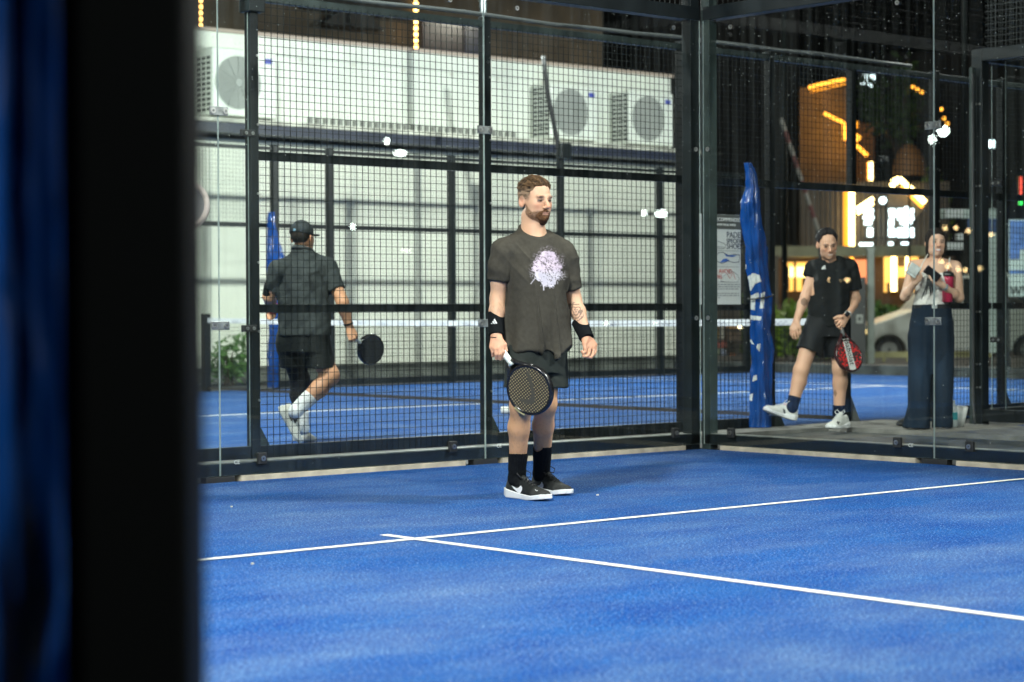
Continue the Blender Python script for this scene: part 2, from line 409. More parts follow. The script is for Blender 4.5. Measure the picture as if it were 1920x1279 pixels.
glass_wall('tall glass wall behind the player in the olive tee, thin bright joints between its panes', 'glass_wall', (0, 0, 0), -X3, -Y3, 5,
           [(.052, STEEL, .085, 4.0)])
glass_wall('glass wall between the court and the laughing couple, a joint crossing the woman', 'glass_wall', (0, 0, 0), -Y3, -X3, 3,
           [(.022, STEEL_GREY, .08, 4.0)])

# third court: corner of glass and mesh seen past the woman
t = thing('glass_wall', (3.5, .2, 0), 'dark glass corner to the right of the woman, with a black corner post and cable', 'glass wall')
mb = MB(); mb.box((3.46, .14, .0), (3.56, .24, 3.1)); mb.build('post', STEEL, t, bevel=.004)
mb = MB(); mb.box((3.415, .20, .0), (3.455, .23, 2.95)); mb.build('post', STEEL_GREY, t)
mb = MB(); mb.box((3.46, -6, .05), (3.54, .135, .15)); mb.build('base_rail', STEEL, t, bevel=.004)
mb = MB(); mb.box((3.46, -6, 3.0), (3.54, .135, 3.1)); mb.build('top_beam', STEEL, t, bevel=.004)
mb = MB(); mb.box((3.565, .15, 3.0), (9, .23, 3.1)); mb.build('top_beam', STEEL, t, bevel=.004)
mb = MB(); mb.box((3.565, .15, .05), (9, .23, .15)); mb.build('base_rail', STEEL, t, bevel=.004)
for i in range(2): glass_panel(t, (3.565, -.01-2*i-.006, .15), -Y3, 1.994, 2.84, -X3)
for i in range(2): glass_panel(t, (3.60+2*i, .145, .15), X3, 1.994, 2.84, Y3)
wire_mesh('wire_mesh', (3.5, .13, 3.1), -Y3, 6, .9, t, m=WIRE_LIT)
wire_mesh('wire_mesh', (3.57, .19, 3.1), X3, 5, .9, t, m=WIRE_LIT)
for z in (2.0, .72):
    mb = MB(); mb.obox((3.545, .05, z), (Y3, Z3, X3), (.055, .022, .02)); c = mb.build('clamp_block', RUBBER, t, bevel=.004)
    for yy in (.075, .02): b = MB(); b.disc((3.523, yy, z), -X3, .010, .005); b.build('bolt', INOX, c)
for z in (2.65, 1.98, 1.45, .95, .52, .33):
    for yy in (.185, .155): b = MB(); b.disc((3.459, yy, z), -X3, .009, .006, 10); b.build('bolt', INOX, t)
mb = MB(); mb.tube([(3.40, .18, 2.9), (3.40, .18, 1.2), (3.40, .18, .45), (3.37, .16, .25), (3.28, .08, .10), (3.2, .02, .05)], .011, 8)
tag(mb.build('cable', RUBBER, None, True), 'black cable running down the corner post beside the woman', 'cable')

# ------------------------------------------------------------------ neighbouring court: mesh fence right behind the back glass
FY = 1.25
fence = thing('mesh_fence', (1.08, FY, 0), 'black square mesh fence standing right behind the back glass wall', 'fence')
def fpost(x, y, w, h, parent, m=STEEL, gus=True, z0=0.):
    mb = MB(); mb.box((x-w/2, y-w/2, z0), (x+w/2, y+w/2, h)); p = mb.build('post', m, parent, bevel=.004)
    if gus:
        g = MB(); g.prism([(0, 0), (.14, 0), (0, .24)], (x+w/2+.001, y-.006, .0), X3, Z3, .01); g.build('gusset', STEEL_GREY, p)
        g = MB(); g.box((x-w/2-.06, y-w/2-.06, -.002), (x+w/2+.14, y+w/2+.06, .012)); g.build('foot_plate', STEEL_GREY, p)
    for z in (.4, .85, 1.3, 1.75, 2.2, 2.65):
        if gus: b = MB(); b.disc((x+w/2-.012, y-w/2-.0005, z), -Y3, .008, .006, 8); b.build('bolt', INOX, p)
    return p
def frail(x0, x1, y, z, h, parent, w=.05, m=STEEL):
    mb = MB(); mb.box((x0, y-w/2, z-h/2), (x1, y+w/2, z+h/2)); return mb.build('rail', m, parent, bevel=.004)
PX = [-2.93, -.93, 1.10, 2.12, 4.30, 5.30, 7.30, 9.30]
PWD = [.066, .066, .08, .06, .07, .066, .066, .066]
for x, w in zip(PX, PWD): fpost(x, FY, w, 3.08, fence)
for (a, wa), (b, wb) in zip(list(zip(PX, PWD))[:-1], list(zip(PX, PWD))[1:]):
    x0, x1 = a+wa/2+.001, b-wb/2-.001
    frail(x0, x1, FY, 3.03, .05, fence, m=STEEL_GREY); frail(x0, x1, FY, 2.0, .058, fence)
    if a != 2.12:
        frail(x0, x1, FY, 1.0, .054, fence); frail(x0, x1, FY, .055, .09, fence)
        wire_mesh('wire_mesh', (x0, FY-.034, .02), X3, x1-x0, 3.0, fence)
    else:
        wire_mesh('wire_mesh', (x0, FY-.034, 2.03), X3, x1-x0, 1.0, fence)
mb = MB(); mb.box((3.125, FY-.031, 2.036), (3.185, FY+.031, 3.004)); mb.build('post', STEEL, fence)
for i in range(2): glass_panel(fence, (-2.97-2*i, FY-.02, .10), -X3, 1.994, 2.9, -Y3)
frail(-6.9, -2.97, FY, .055, .09, fence); frail(-6.9, -2.97, FY, 3.03, .05, fence)
for z in (2.14, .87):
    mb = MB(); mb.obox((-2.985, FY-.034, z), (X3, Z3, Y3), (.055, .022, .012)); c = mb.build('clamp_block', RUBBER, fence, bevel=.004)
    for xx in (-3.005, -2.955): b = MB(); b.disc((xx, FY-.047, z), -Y3, .011, .006, 12, .004); b.build('bolt', INOX, c)
mb = MB(); mb.box((-2.985, FY-.06, 2.93), (-2.86, FY+.06, 3.35)); mb.build('junction_box', STEEL, fence, bevel=.006)
# cable laid on the fence top
rs = np.random.RandomState(3); pts = [(-2.8+i*.42, FY-.02+.012*rs.randn(), 3.085+.02*rs.rand()) for i in range(17)]
mb = MB(); mb.tube(pts, .016, 8); tag(mb.build('cable', mat('grey_conduit', (.10, .11, .11), .45), None, True), 'grey cable lying along the top rail of the mesh fence', 'cable')

# far fence of the neighbouring court
GY = 11.5
far = thing('mesh_fence', (5.13, GY, 0), 'far mesh fence in front of the white building, its posts evenly spaced', 'fence')
FX = [-4.9, -2.9, -.9, 1.1, 2.12, 4.30, 5.16, 7.20, 9.20, 11.2, 13.1]
for x in FX: fpost(x, GY, .085, 3.08 if x != 9.2 else 3.2, far, gus=False)
for a, b in zip(FX[:-1], FX[1:]):
    x0, x1 = a+.0435, b-.0435
    frail(x0, x1, GY, 3.03, .05, far); frail(x0, x1, GY, 2.06, .06, far)
    if a != 2.12:
        frail(x0, x1, GY, 1.04, .055, far); frail(x0, x1, GY, .055, .09, far)
        wire_mesh('wire_mesh', (x0, GY-.03, .02), X3, x1-x0, 3.0, far, r=.0013)
    else: wire_mesh('wire_mesh', (x0, GY-.03, 2.1), X3, x1-x0, .9, far, r=.0013)
pts = [aty(1019, 105, 11.45), aty(1022, 135, 11.45), aty(1027, 175, 11.45), aty(1035, 215, 11.45), aty(1043, 255, 11.45), aty(1048, 285, 11.45), aty(1050, 300, 11.45)]
mb = MB(); mb.tube(pts, .035, 8); tag(mb.build('cable', RUBBER, None, True), 'thick black cable curving down to the far fence between the two right air conditioners', 'cable')
mb = MB(); mb.box((9.1, 11.36, 3.12), (9.3, 11.44, 3.34)); tag(mb.build('junction_box', STEEL, bevel=.01), 'small black box where the thick cable meets the far fence', 'box')

# padel net of the neighbouring court
NX = 3.16
net = thing('padel_net', (NX, 1.4, 0), 'long low net with a white top band across the neighbouring court', 'net')
mb = MB(); mb.box((NX-.05, 1.30, 0), (NX+.05, 1.40, .95)); p = mb.build('net_post', STEEL, net, bevel=.006)
g = MB(); g.prism([(0, 0), (.16, 0), (0, .30)], (NX+.052, 1.345, 0), X3, Z3, .012); g.build('gusset', mat('pale_gusset_steel', (.25, .26, .25), .5), p)
mb = MB(); mb.box((NX-.045, 11.3, 0), (NX+.045, 11.39, .95)); mb.build('net_post', STEEL, net, bevel=.006)
ys = np.arange(1.42, 11.28, .045); top = lambda y: .90 - .03*(1-((y-6.35)/5)**2)
mb = MB(); mb.wires([(NX, y, .06) for y in ys], [(NX, y, top(y)-.05) for y in ys], .0014)
for k in range(19):
    z = .06+k*.0455; yy = np.linspace(1.41, 11.29, 30)
    mb.wires([(NX, a, z) for a in yy[:-1]], [(NX, b, z) for b in yy[1:]], .0014)
mb.build('netting', WIRE, net)
mb = MB(); yy = np.linspace(1.405, 11.295, 24); V = []
for y in yy: V += [(NX-.008, y, top(y)-.058), (NX-.008, y, top(y)), (NX+.008, y, top(y)), (NX+.008, y, top(y)-.058)]
mb.add(V, [(i*4+k, i*4+(k+1) % 4, i*4+4+(k+1) % 4, i*4+4+k) for i in range(23) for k in range(4)])
tape = mb.build('top_band', mat('white_net_band', (.72, .74, .76), .6, 0, .06, 4), net)
rs = np.random.RandomState(5)
sc = MB()
for k in range(26):
    y0 = 1.75+k*.36; n = 9
    pts = [(NX-.0095, y0-.16*i/n*1.0, top(y0)-.032+.014*math.sin(i*1.9+k)+.004*rs.randn()) for i in range(n)]
    sc.tube(pts, .0022, 4)
    if k % 2: sc.box((NX-.0095, y0-.20, top(y0)-.05), (NX-.0085, y0-.02, top(y0)-.047))
sc.build('lettering', mat('grey_blue_ink', (.12, .14, .25), .6), tape)
mb = MB(); mb.box((NX-.02, 1.41, .028), (NX+.02, 11.29, .06)); mb.build('bottom_band', mat('brown_black_band', (.028, .022, .016), .7), net)  # net's bottom edge and its shadow drawn as one dark band

# poster on the fence
ps = thing('poster', (1.5, FY-.05, 1.4), 'white shoe advice poster with a grey header, hung on the mesh by the padded post', 'poster')
PO = aty(1282, 571, FY-.05); PW = aty(1388, 571, FY-.05)[0]-PO[0]; PH = aty(1388, 404, FY-.05)[2]-aty(1388, 571, FY-.05)[2]
PAPER = mat('matt_poster_board', (.60, .62, .62), .45, 0, .04, 4); HEAD = mat('poster_grey_header', (.09, .095, .09), .5)
INK = mat('poster_navy_ink', (.035, .04, .075), .6); RED = mat('poster_red_ink', (.45, .06, .05), .6); GREY = mat('poster_grey_ink', (.30, .31, .33), .6)
BLUEI = mat('poster_blue_ink', (.05, .13, .45), .6)
mb = MB(); mb.box((PO[0], FY-.056, PO[2]), (PO[0]+PW, FY-.048, PO[2]+PH)); board = mb.build('board', PAPER, ps)
def pp(u, v): return PO + X3*PW*u + Z3*PH*v + np.array([0, -.006, 0])
mb = MB(); mb.prism([(PW*.33, 0), (PW, 0), (PW, PH*.16), (PW*.50, PH*.16)], pp(0, .838)-Y3*.0015, X3, Z3, .0006); hd = mb.build('header', HEAD, ps)
tx = lambda s, size, u, v, m, par=None: text_mesh(s, size, pp(u, v), X3, Z3, m, 'lettering', par or ps, off=.003)
WHI = mat('poster_white_ink', (.75, .76, .76), .6)
tx('RECOMMENDED', .042, .52, .925, WHI, hd); tx('INDOOR PADEL SHOES', .024, .52, .875, WHI, hd)
tx('PADEL', .067, .74, .745, INK); tx('SPECIFIC', .05, .74, .685, INK); tx('SHOES', .062, .74, .62, INK)
tx('TENNIS', .052, .30, .54, INK); tx('SHOES', .052, .32, .48, INK); tx('SHOES TO AVOID', .050, .22, .345, RED); tx('FOR PADEL', .047, .30, .285, RED)
def outline(pts, m, r=.003, closed=True, name='drawing'):
    P = [pp(u, v)-Y3*.002 for u, v in pts]
    if closed: P.append(P[0])
    mb = MB(); mb.tube(P, r, 4); return mb.build(name, m, ps)
outline([(.38, .80), (.46, .74), (.60, .70), (.70, .68), (.73, .65), (.70, .62), (.50, .625), (.36, .65)], GREY)
outline([(.36, .665), (.50, .642), (.72, .640)], GREY, closed=False)
shoe = [(.55, .53), (.60, .575), (.68, .58), (.78, .545), (.88, .56), (.97, .555), (1-.02, .52), (.96, .475), (.87, .468), (.77, .485), (.66, .455), (.58, .475)]
outline(shoe, INK, .0025)
mb = MB()
mb.prism([(u*PW, v*PH) for u, v in ((.80, .548), (.70, .56), (.74, .535), (.86, .53), (.93, .55))], pp(0, 0)-Y3*.002, X3, Z3, .0006)
mb.prism([(u*PW, v*PH) for u, v in ((.62, .462), (.74, .478), (.80, .487), (.74, .512), (.68, .505))], pp(0, 0)-Y3*.002, X3, Z3, .0006)
mb.build('drawing', BLUEI, ps)
outline([(.66, .30), (.72, .33), (.78, .38), (.88, .36), (.94, .33), (.97, .28), (.92, .25), (.72, .25), (.63, .26)], GREY)
outline([(.74, .35), (.80, .29), (.86, .36), (.90, .28)], RED, .002, False)
mb = MB()
for k, (v, w) in enumerate(((.215, .96), (.190, .96), (.165, .90), (.115, .96), (.092, .95), (.068, .60))):
    rs = np.random.RandomState(k); u = .06
    while u < w:
        q = .02+.05*rs.rand(); mb.prism([(0, 0), (PW*q, 0), (PW*q, .0095), (0, .0095)], pp(u, v)-Y3*.002, X3, Z3, .0006); u += q+.012
for v in (.595, .415, .245): mb.prism([(0, 0), (PW*.92, 0), (PW*.92, .004), (0, .004)], pp(.04, v)-Y3*.002, X3, Z3, .0006)
mb.build('small_print', GREY, ps)
mb = MB(); mb.box((PO[0]-.005, FY-.0475, PO[2]-.012), (PO[0]+PW+.012, FY-.042, PO[2]+PH-.01)); mb.build('backing', mat('poster_edge_black', (.02, .02, .022), .5), ps)

# ------------------------------------------------------------------ blue PVC padding wrapped round posts
def vnoise(P, seed=0, n=24):
    """smooth value noise on points, roughly -1..1"""
    rs = np.random.RandomState(seed); G = rs.rand(n, n, n)*2-1
    P = np.asarray(P, float); i = np.floor(P).astype(int); f = P-i; f = f*f*(3-2*f); r = 0
    for a in (0, 1):
        for b in (0, 1):
            for c in (0, 1):
                w = (f[..., 0] if a else 1-f[..., 0])*(f[..., 1] if b else 1-f[..., 1])*(f[..., 2] if c else 1-f[..., 2])
                r = r+w*G[(i[..., 0]+a) % n, (i[..., 1]+b) % n, (i[..., 2]+c) % n]
    return r
def padding(name, base, H, label, profile, seed, nseg=64, nz=240, twist=.0):
    """creased sheet wrapped round a post; profile(t) -> half width, half depth, x shift, y shift"""
    V = []; F = []
    for j in range(nz+1):
        t = j/nz; a, b, sx, sy = profile(t)
        for k in range(nseg):
            th = 2*math.pi*k/nseg + twist*t
            V.append((a*math.cos(th)+sx, b*math.sin(th)+sy, H*t, th))
    V = np.array(V); th = V[:, 3]; P = V[:, :3].copy()
    q = np.stack([np.cos(th)*1.6+5, np.sin(th)*1.6+5, P[:, 2]*2.6+seed], 1)
    rdg = lambda n, w=2.8: np.clip(1-np.abs(n)*w, 0, 1)
    tw = th[:, None]*np.array([[0, 0, .22]])
    rad = .020*vnoise(q*np.array([1, 1, .55]), seed) + .020*rdg(vnoise(q*np.array([1.5, 1.5, .9])+tw, seed+1), 2.2) - .014*rdg(vnoise(q*np.array([2.2, 2.2, 1.1])-tw*1.6, seed+2)) + .006*rdg(vnoise(q*np.array([3.4, 3.4, 2.2])+tw*2, seed+3)) + .002*vnoise(q*7, seed+4)
    P[:, 0] += np.cos(th)*rad; P[:, 1] += np.sin(th)*rad
    F = [(j*nseg+k, j*nseg+(k+1) % nseg, (j+1)*nseg+(k+1) % nseg, (j+1)*nseg+k) for j in range(nz) for k in range(nseg)]
    F.append(tuple(range(nz*nseg, (nz+1)*nseg)))
    mb = MB(); mb.add(P+np.asarray(base), F)
    o = mb.build(name, PVC, None, True, base=np.asarray(base, float)); tag(o, label, 'post padding'); return o, P+np.asarray(base)
def lerp_prof(tab):
    T = [r[0] for r in tab]
    return lambda t: tuple(np.interp(t, T, [r[i] for r in tab]) for i in (1, 2, 3, 4))
base = np.array([1.905, FY-.10, .03])
pad, padP = padding('post_padding', base, 2.12, 'blue plastic post padding with white letters, between the poster and the man in black',
    lerp_prof([(t_, hw_*.0038, hw_*.0032, (c_-1427)/174., 0) for t_, c_, hw_ in ((0, 1424, 25), (.03, 1425, 23), (.10, 1425, 22), (.25, 1426.5, 20.5), (.37, 1423.5, 20.5), (.49, 1424, 21), (.61, 1415.5, 20.5), (.72, 1409, 21), (.78, 1406, 21), (.85, 1405.5, 20), (.90, 1408, 13), (.96, 1406, 9), (1., 1400, 4))]), 11)
from mathutils.bvhtree import BVHTree
def decal(name, target, poly, m, lift=.002, step=2.0, plane=None):
    """a printed shape lying on a thing's surface: outline given in photograph pixels, dropped along the view onto the mesh"""
    b = Vector(target.location); 
    p = target.parent
    while p is not None: b += p.location; p = p.parent
    vs = [v.co+b for v in target.data.vertices]; bvh = BVHTree.FromPolygons(vs, [tuple(q.vertices) for q in target.data.polygons])
    poly = np.array(poly, float); x0, y0 = poly.min(0); x1, y1 = poly.max(0)
    def inside(x, y):
        c = False; n = len(poly)
        for i in range(n):
            (xa, ya), (xb, yb) = poly[i], poly[i-1]
            if (ya > y) != (yb > y) and x < (xb-xa)*(y-ya)/(yb-ya)+xa: c = not c
        return c
    nx = max(2, int((x1-x0)/step)+1); ny = max(2, int((y1-y0)/step)+1); idx = {}; V = []; F = []
    def vid(i, j):
        if (i, j) not in idx:
            x = x0+(x1-x0)*i/nx; y = y0+(y1-y0)*j/ny; d = ray(x, y)
            h, nn, _, _ = bvh.ray_cast(Vector(CAM), Vector(d/np.linalg.norm(d)))
            if h is None: idx[(i, j)] = None
            else:
                if nn.dot(Vector(d)) > 0: nn = -nn
                idx[(i, j)] = len(V); V.append(tuple(h+nn*lift))
        return idx[(i, j)]
    for i in range(nx):
        for j in range(ny):
            if inside(x0+(x1-x0)*(i+.5)/nx, y0+(y1-y0)*(j+.5)/ny):
                q = [vid(i, j), vid(i, j+1), vid(i+1, j+1), vid(i+1, j)]
                if None not in q: F.append(tuple(q))
    if not F: return None
    mb = MB(); mb.add(V, F); return mb.build(name, m, target)
def smooth_poly(pts): return pts
decal('printed_letter', pad, [(1402,557),(1422,548),(1424,556),(1417,560),(1415,582),(1408,580),(1408,562),(1402,566)], PVC_WHITE, step=1.)
decal('printed_letter', pad, [(1427,550),(1434,547),(1432,578),(1425,579)], PVC_WHITE, step=1.)
decal('printed_letter', pad, [(1400,520),(1412,512),(1424,516),(1427,528),(1416,532),(1408,545),(1402,545),(1405,530)], PVC_WHITE, step=1.)
decal('printed_letter', pad, [(1393,497),(1399,496),(1398,530),(1392,526)], PVC_WHITE, step=1.)
decal('printed_letter', pad, [(1405,591),(1428,594),(1426,601),(1405,599)], PVC_WHITE, step=1.)
decal('printed_letter', pad, [(1403,646),(1408,636),(1414,646),(1410,645),(1408,641),(1406,645)], PVC_WHITE, step=.7)
decal('printed_letter', pad, [(1420,646),(1426,644),(1424,660),(1419,652)], PVC_WHITE, step=.8)
decal('printed_letter', pad, [(1413,705),(1419,703),(1420,712),(1411,716)], PVC_WHITE, step=.8)
decal('printed_letter', pad, [(1406,740),(1412,738),(1410,752),(1405,750)], PVC_WHITE, step=.8)
mb = MB(); n = 40; cen = base+np.array([-.01, 0, 1.05])
mb.tube([cen+np.array([.112*math.cos(2*math.pi*i/n), .092*math.sin(2*math.pi*i/n), .02*math.cos(2*math.pi*i/n)]) for i in range(n+1)], .006, 6)
mb.build('tie_cord', RUBBER, pad)
base = np.array([4.22, GY-.12, .02])
padding('post_padding', base, 2.2, 'narrow blue post padding behind the man in the cap, on the far fence', lerp_prof([(0, .05, .05, -.04, 0), (.35, .055, .05, -.03, 0), (.6, .08, .07, -.02, 0), (.75, .10, .07, .0, 0), (.84, .06, .05, -.03, 0), (.94, .035, .035, -.05, 0), (1, .02, .02, -.05, 0)]), 23)

# gate post close to the camera, with its padding
gp = atd(268, 640, 1.92); gx, gy = gp[0], gp[1]
t = thing('gate_post', (gx, gy, 0), 'black gate post close to the camera, out of focus', 'post')
mb = MB(); mb.obox((gx, gy, 1.5), (RH, FH, Z3), (.0515, .05, 1.5)); mb.build('post', mat('black_gate_steel', (.0018, .0022, .0022), .6, spec=.08), t, bevel=.006)
fq = atd(166, 640, 1.97); mb = MB(); mb.obox((fq[0], fq[1], 1.5), (RH, FH, Z3), (.022, .025, 1.5)); mb.build('dark_filler_tube', MATS['black_gate_steel'], t, bevel=.006)  # dark tube added to fill the gap beside the padding
mb = MB(); mb.obox((gx, gy, .01), (RH, FH, Z3), (.10, .10, .008)); mb.build('foot_plate', STEEL, t)
bp = atd(5, 640, 2.07)
padding('post_padding', (bp[0], bp[1], .02), 2.2, 'big shiny blue padding at the left edge, close to the camera', lerp_prof([(0, .078, .078, 0, 0), (.3, .073, .073, 0, 0), (.55, .070, .070, 0, 0), (.75, .074, .074, 0, 0), (1, .05, .05, 0, 0)]), 41)

# ------------------------------------------------------------------ white building with the air conditioners
BY = 13.3
wb = thing('white_building', (9, BY, 0), 'long white building behind the neighbouring court with a navy ledge', 'building')
mb = MB(); mb.box((-14, BY, 0), (13.42, BY+6, 3.30)); mb.build('lower_wall', WHITE_WALL, wb)
mb = MB()
for x in np.arange(-13.5, 13.4, 1.2): mb.box((x-.006, BY-.006, .02), (x+.006, BY+.002, 3.28))
mb.build('panel_joint', mat('joint_grey', (.42, .45, .42), .6), wb)
mb = MB(); mb.box((-14, BY-.012, .005), (13.43, BY-.0025, .22)); mb.build('plinth', mat('dirty_plinth', (.10, .11, .095), .8, 0, .5, 3), wb)
mb = MB(); mb.box((-14, BY-.42, 3.345), (13.5, BY+6, 3.47)); mb.build('ledge', NAVY, wb)
mb = MB(); mb.box((-14, BY-.46, 3.475), (13.5, BY-.02, 3.53)); mb.build('gutter', mat('dirty_cream_gutter', (.50, .50, .42), .6, 0, .4, 5), wb)
mb = MB(); mb.box((-14, BY+.14, 3.475), (13.42, BY+5.9, 4.74)); mb.build('upper_wall', WHITE_METAL, wb)
mb = MB(); mb.box((-14, BY+.127, 4.50), (13.42, BY+.137, 4.515)); mb.build('panel_joint', mat('joint_grey', ()), wb)
mb = MB()
for x in np.arange(-2, 13.3, .9): mb.box((x-.03, BY+.12, 4.44), (x+.03, BY+.137, 4.49))
mb.build('cable_clips', mat('clip_cream', (.62, .62, .55), .4), wb)
mb = MB(); mb.box((-14, BY+.10, 4.745), (13.46, BY+5.94, 4.79)); mb.build('roof_edge', mat('reddish_roof_trim', (.45, .36, .30), .6), wb)
mb = MB()
for k in range(30): mb.box((6.2+k*.13, BY+.10, 3.535), (6.2+k*.13+.065, BY+.137, 3.68))
mb.build('vent_strip', mat('vent_grey', (.22, .23, .21), .6), wb)
def ac_unit(x, label, h=.84, w=.98, d=.42):
    t = thing('air_conditioner', (x, BY-.05, 3.53), label, 'air conditioner', 'air conditioners on the white building')
    y0 = BY-.34; z0 = 3.57; cx = x+.40; cz = z0+h*.5
    mb = MB(); mb.box((x, y0, z0), (x+w, y0+d, z0+h)); mb.build('cabinet', WHITE_METAL, t, bevel=.02)
    mb = MB(); mb.box((x+.06, y0+.05, 3.53), (x+.14, y0+d-.05, z0-.001)); mb.box((x+w-.14, y0+.05, 3.53), (x+w-.06, y0+d-.05, z0-.001)); mb.build('feet', RUBBER, t)
    mb = MB(); mb.disc((cx, y0-.004, cz), -Y3, .345, .004, 32); mb.build('fan_opening', mat('fan_dark_grey', (.34, .355, .33), .6), t)
    mb = MB()
    for r in np.arange(.04, .345, .038): mb.disc((cx, y0-.010, cz), -Y3, r+.009, .012, 40, hole=r)
    for a in range(12):
        dx, dz = math.cos(a*math.pi/6), math.sin(a*math.pi/6); mb.beam((cx+dx*.03, y0-.02, cz+dz*.03), (cx+dx*.34, y0-.02, cz+dz*.34), .008, .008, up=(0, 1, 0))
    mb.disc((cx, y0-.012, cz), -Y3, .055, .014, 20); mb.build('fan_grille', mat('grille_grey', (.34, .36, .33), .5), t)
    mb = MB()
    for c in range(3):
        for k in range(11): mb.box((x-.008, y0+.05+c*.125, z0+.06+k*.068), (x-.001, y0+.05+c*.125+.085, z0+.06+k*.068+.040))
    mb.build('fin_grille', mat('fin_dark', (.055, .06, .06), .6), t)
    mb = MB(); mb.box((x+w-.19, y0-.004, z0+h-.17), (x+w-.07, y0-.0005, z0+h-.10)); mb.build('label', mat('blue_label', (.05, .07, .38), .5), t)
    return t
ac_unit(4.33, 'white air conditioner on the ledge at the left, beside the near fence post', .90, 1.02)
ac_unit(10.35, 'white air conditioner just behind the thick black cable', .84)
ac_unit(12.02, 'white air conditioner next to the corner of the glass wall')
# dark facade rising behind
db = thing('dark_building', (5, 24, 0), 'dark brown building rising behind the white one, hung with bulb strings', 'building')
mb = MB(); mb.box((-10, 24, 0), (22, 30, 20)); mb.build('wall', DARK_BROWN, db)
def onwall(x0, y0, x1, y1, Y, th, name, m, parent):
    a = aty(x0, y1, Y); b = aty(x1, y0, Y); mb = MB(); mb.box((a[0], Y-th, a[2]), (b[0], Y-.003, b[2])); return mb.build(name, m, parent)
onwall(790, 52, 898, 110, 24, .05, 'window', mat('dark_maroon_pane', (.03, .012, .016), .2), db)
onwall(868, 48, 905, 115, 24, .08, 'window', mat('dark_blue_pane', (.012, .02, .06), .2), db)
onwall(560, -40, 760, 18, 24, .30, 'canopy', mat('black_canopy', (.008, .008, .008), .6), db)
mb = MB()
c = aty(648, 40, 23.6); mb.prism([(-.75, -.14), (.75, -.14), (.35, .16), (-.35, .16)], c, X3, Z3, .3); mb.disc(c-Y3*.31, -Y3, .17, .05, 20); mb.build('wall_lamp', mat('lamp_black', (.01, .01, .01), .5), db)
BULB = emit('warm_bulb_glow', (1., .55, .16), 9)
for px, y0, y1, lab in ((372, 2, 52, 'left string of warm bulbs hanging on the dark building'), (777, -4, 96, 'right string of warm bulbs hanging on the dark building')):
    a = aty(px, y1, 23.7); b = aty(px, y0-40, 23.7)
    t = thing('bulb_string', a, lab, 'string lights', 'bulb strings on the dark building'); mb = MB(); mb.tube([a, b], .02, 6); mb.build('cable', RUBBER, t)
    for y in np.arange(y0, y1, 11.5):
        c = aty(px, y, 23.66); mb = MB(); mb.disc(c-Z3*.0-Y3*.03, -Y3, .045, .04, 10); mb.build('bulb', BULB, t)
# shrub before the white wall
def shrub(name, c, rx, ry, rz, n, label, cat, m, size=.06, seed=1, stems=True, group=None):
    rs = np.random.RandomState(seed); t = thing(name, (c[0], c[1], 0), label, cat, group); c = np.asarray(c, float)
    mb = MB(); V = []; F = []
    clumps = rs.randn(14, 3)*np.array([rx, ry, rz])*.5
    for i in range(n):
        k = clumps[rs.randint(14)]; p = c+k+rs.randn(3)*np.array([rx, ry, rz])*.30
        p[2] = max(p[2], .05)
        a = rs.randn(3); a /= np.linalg.norm(a); b = np.cross(a, rs.randn(3)); b /= np.linalg.norm(b); s = size*(.6+.8*rs.rand())
        q = len(V); V += [p-a*s, p+b*s*.38, p+a*s, p-b*s*.38]; F.append((q, q+1, q+2, q+3))
    mb.add(V, F); mb.build('leaves', m, t)
    if stems:
        mb = MB()
        for k in range(6):
            e = c+np.array([rs.randn()*rx*.5, rs.randn()*ry*.5, rz*.4]); mb.tube([(c[0]+rs.randn()*.05, c[1]+rs.randn()*.05, 0), (c+e)/2*np.array([1,1,.9]), e], [.012, .009, .004], 5)
        mb.build('stem', BARK, t)
    return t
sc_ = aty(432, 690, 12.6)
shrub('shrub', (sc_[0], 12.6, .36), .22, .20, .24, 520, 'small leafy green shrub at the foot of the white wall', 'shrub', LEAF, .055, 4)
# ================================================================== floodlights (lamps on poles)
LENS = emit('floodlight_lens', (.93, 1., .95), 60)
def floodlight(x, y, aim, power, label, h=6.1, col=(.94, 1., .95), size=(.62, .34), spread=150, pole=True, group='floodlights round the courts'):
    t = thing('floodlight', (x, y, 0), label, 'floodlight', group)
    if pole:
        mb = MB(); mb.tube([(x, y, 0), (x, y, h)], [.06, .045], 10); mb.build('pole', STEEL, t, True)
    d = np.asarray(aim, float)-np.array([x, y, h]); d /= np.linalg.norm(d)
    sx = np.cross(d, Z3); sx /= np.linalg.norm(sx); sy = np.cross(sx, d); c = np.array([x, y, h+.1])+d*.18
    mb = MB(); mb.obox(c, (sx, sy, d), (size[0]/2+.03, size[1]/2+.03, .05)); mb.beam((x, y, h), c-d*.05, .05, .05, up=(sx[0], sx[1], 0)); hd = mb.build('lamp_head', STEEL, t, bevel=.01)
    mb = MB(); mb.obox(c+d*.054, (sx, sy, d), (size[0]/2, size[1]/2, .003)); mb.build('lens', LENS, hd)
    if power:
        L = bpy.data.lights.new('floodlight_lamp', 'AREA'); L.shape = 'RECTANGLE'; L.size = size[0]; L.size_y = size[1]; L.energy = power; L.color = col
        L.spread = math.radians(spread)
        o = bpy.data.objects.new('lamp', L); COL.objects.link(o); o.parent = t
        R = Matrix.Identity(4); z = -d; xx = sx; yy = np.cross(z, xx); p = c+d*.065-np.array([x, y, 0])
        for i in range(3): R[i][0] = xx[i]; R[i][1] = yy[i]; R[i][2] = z[i]; R[i][3] = p[i]
        o.matrix_local = R
    return t
KW = 1.0
floodlight(-9.75, -5.6, (-3.4, -1.4, 0), 860*KW, 'floodlight on a pole at the left side fence of the court')
floodlight(.55, -6.2, (-4.5, -4.5, 0), 460*KW, 'floodlight on a pole at the right side wall of the court')
floodlight(-9.75, -19.0, (-9.4, -8.6, .8), 560*KW, 'unseen floodlight on a pole behind the camera, left, aimed to brighten the near padding')  # unseen lamp, aim and power set to brighten the near padding
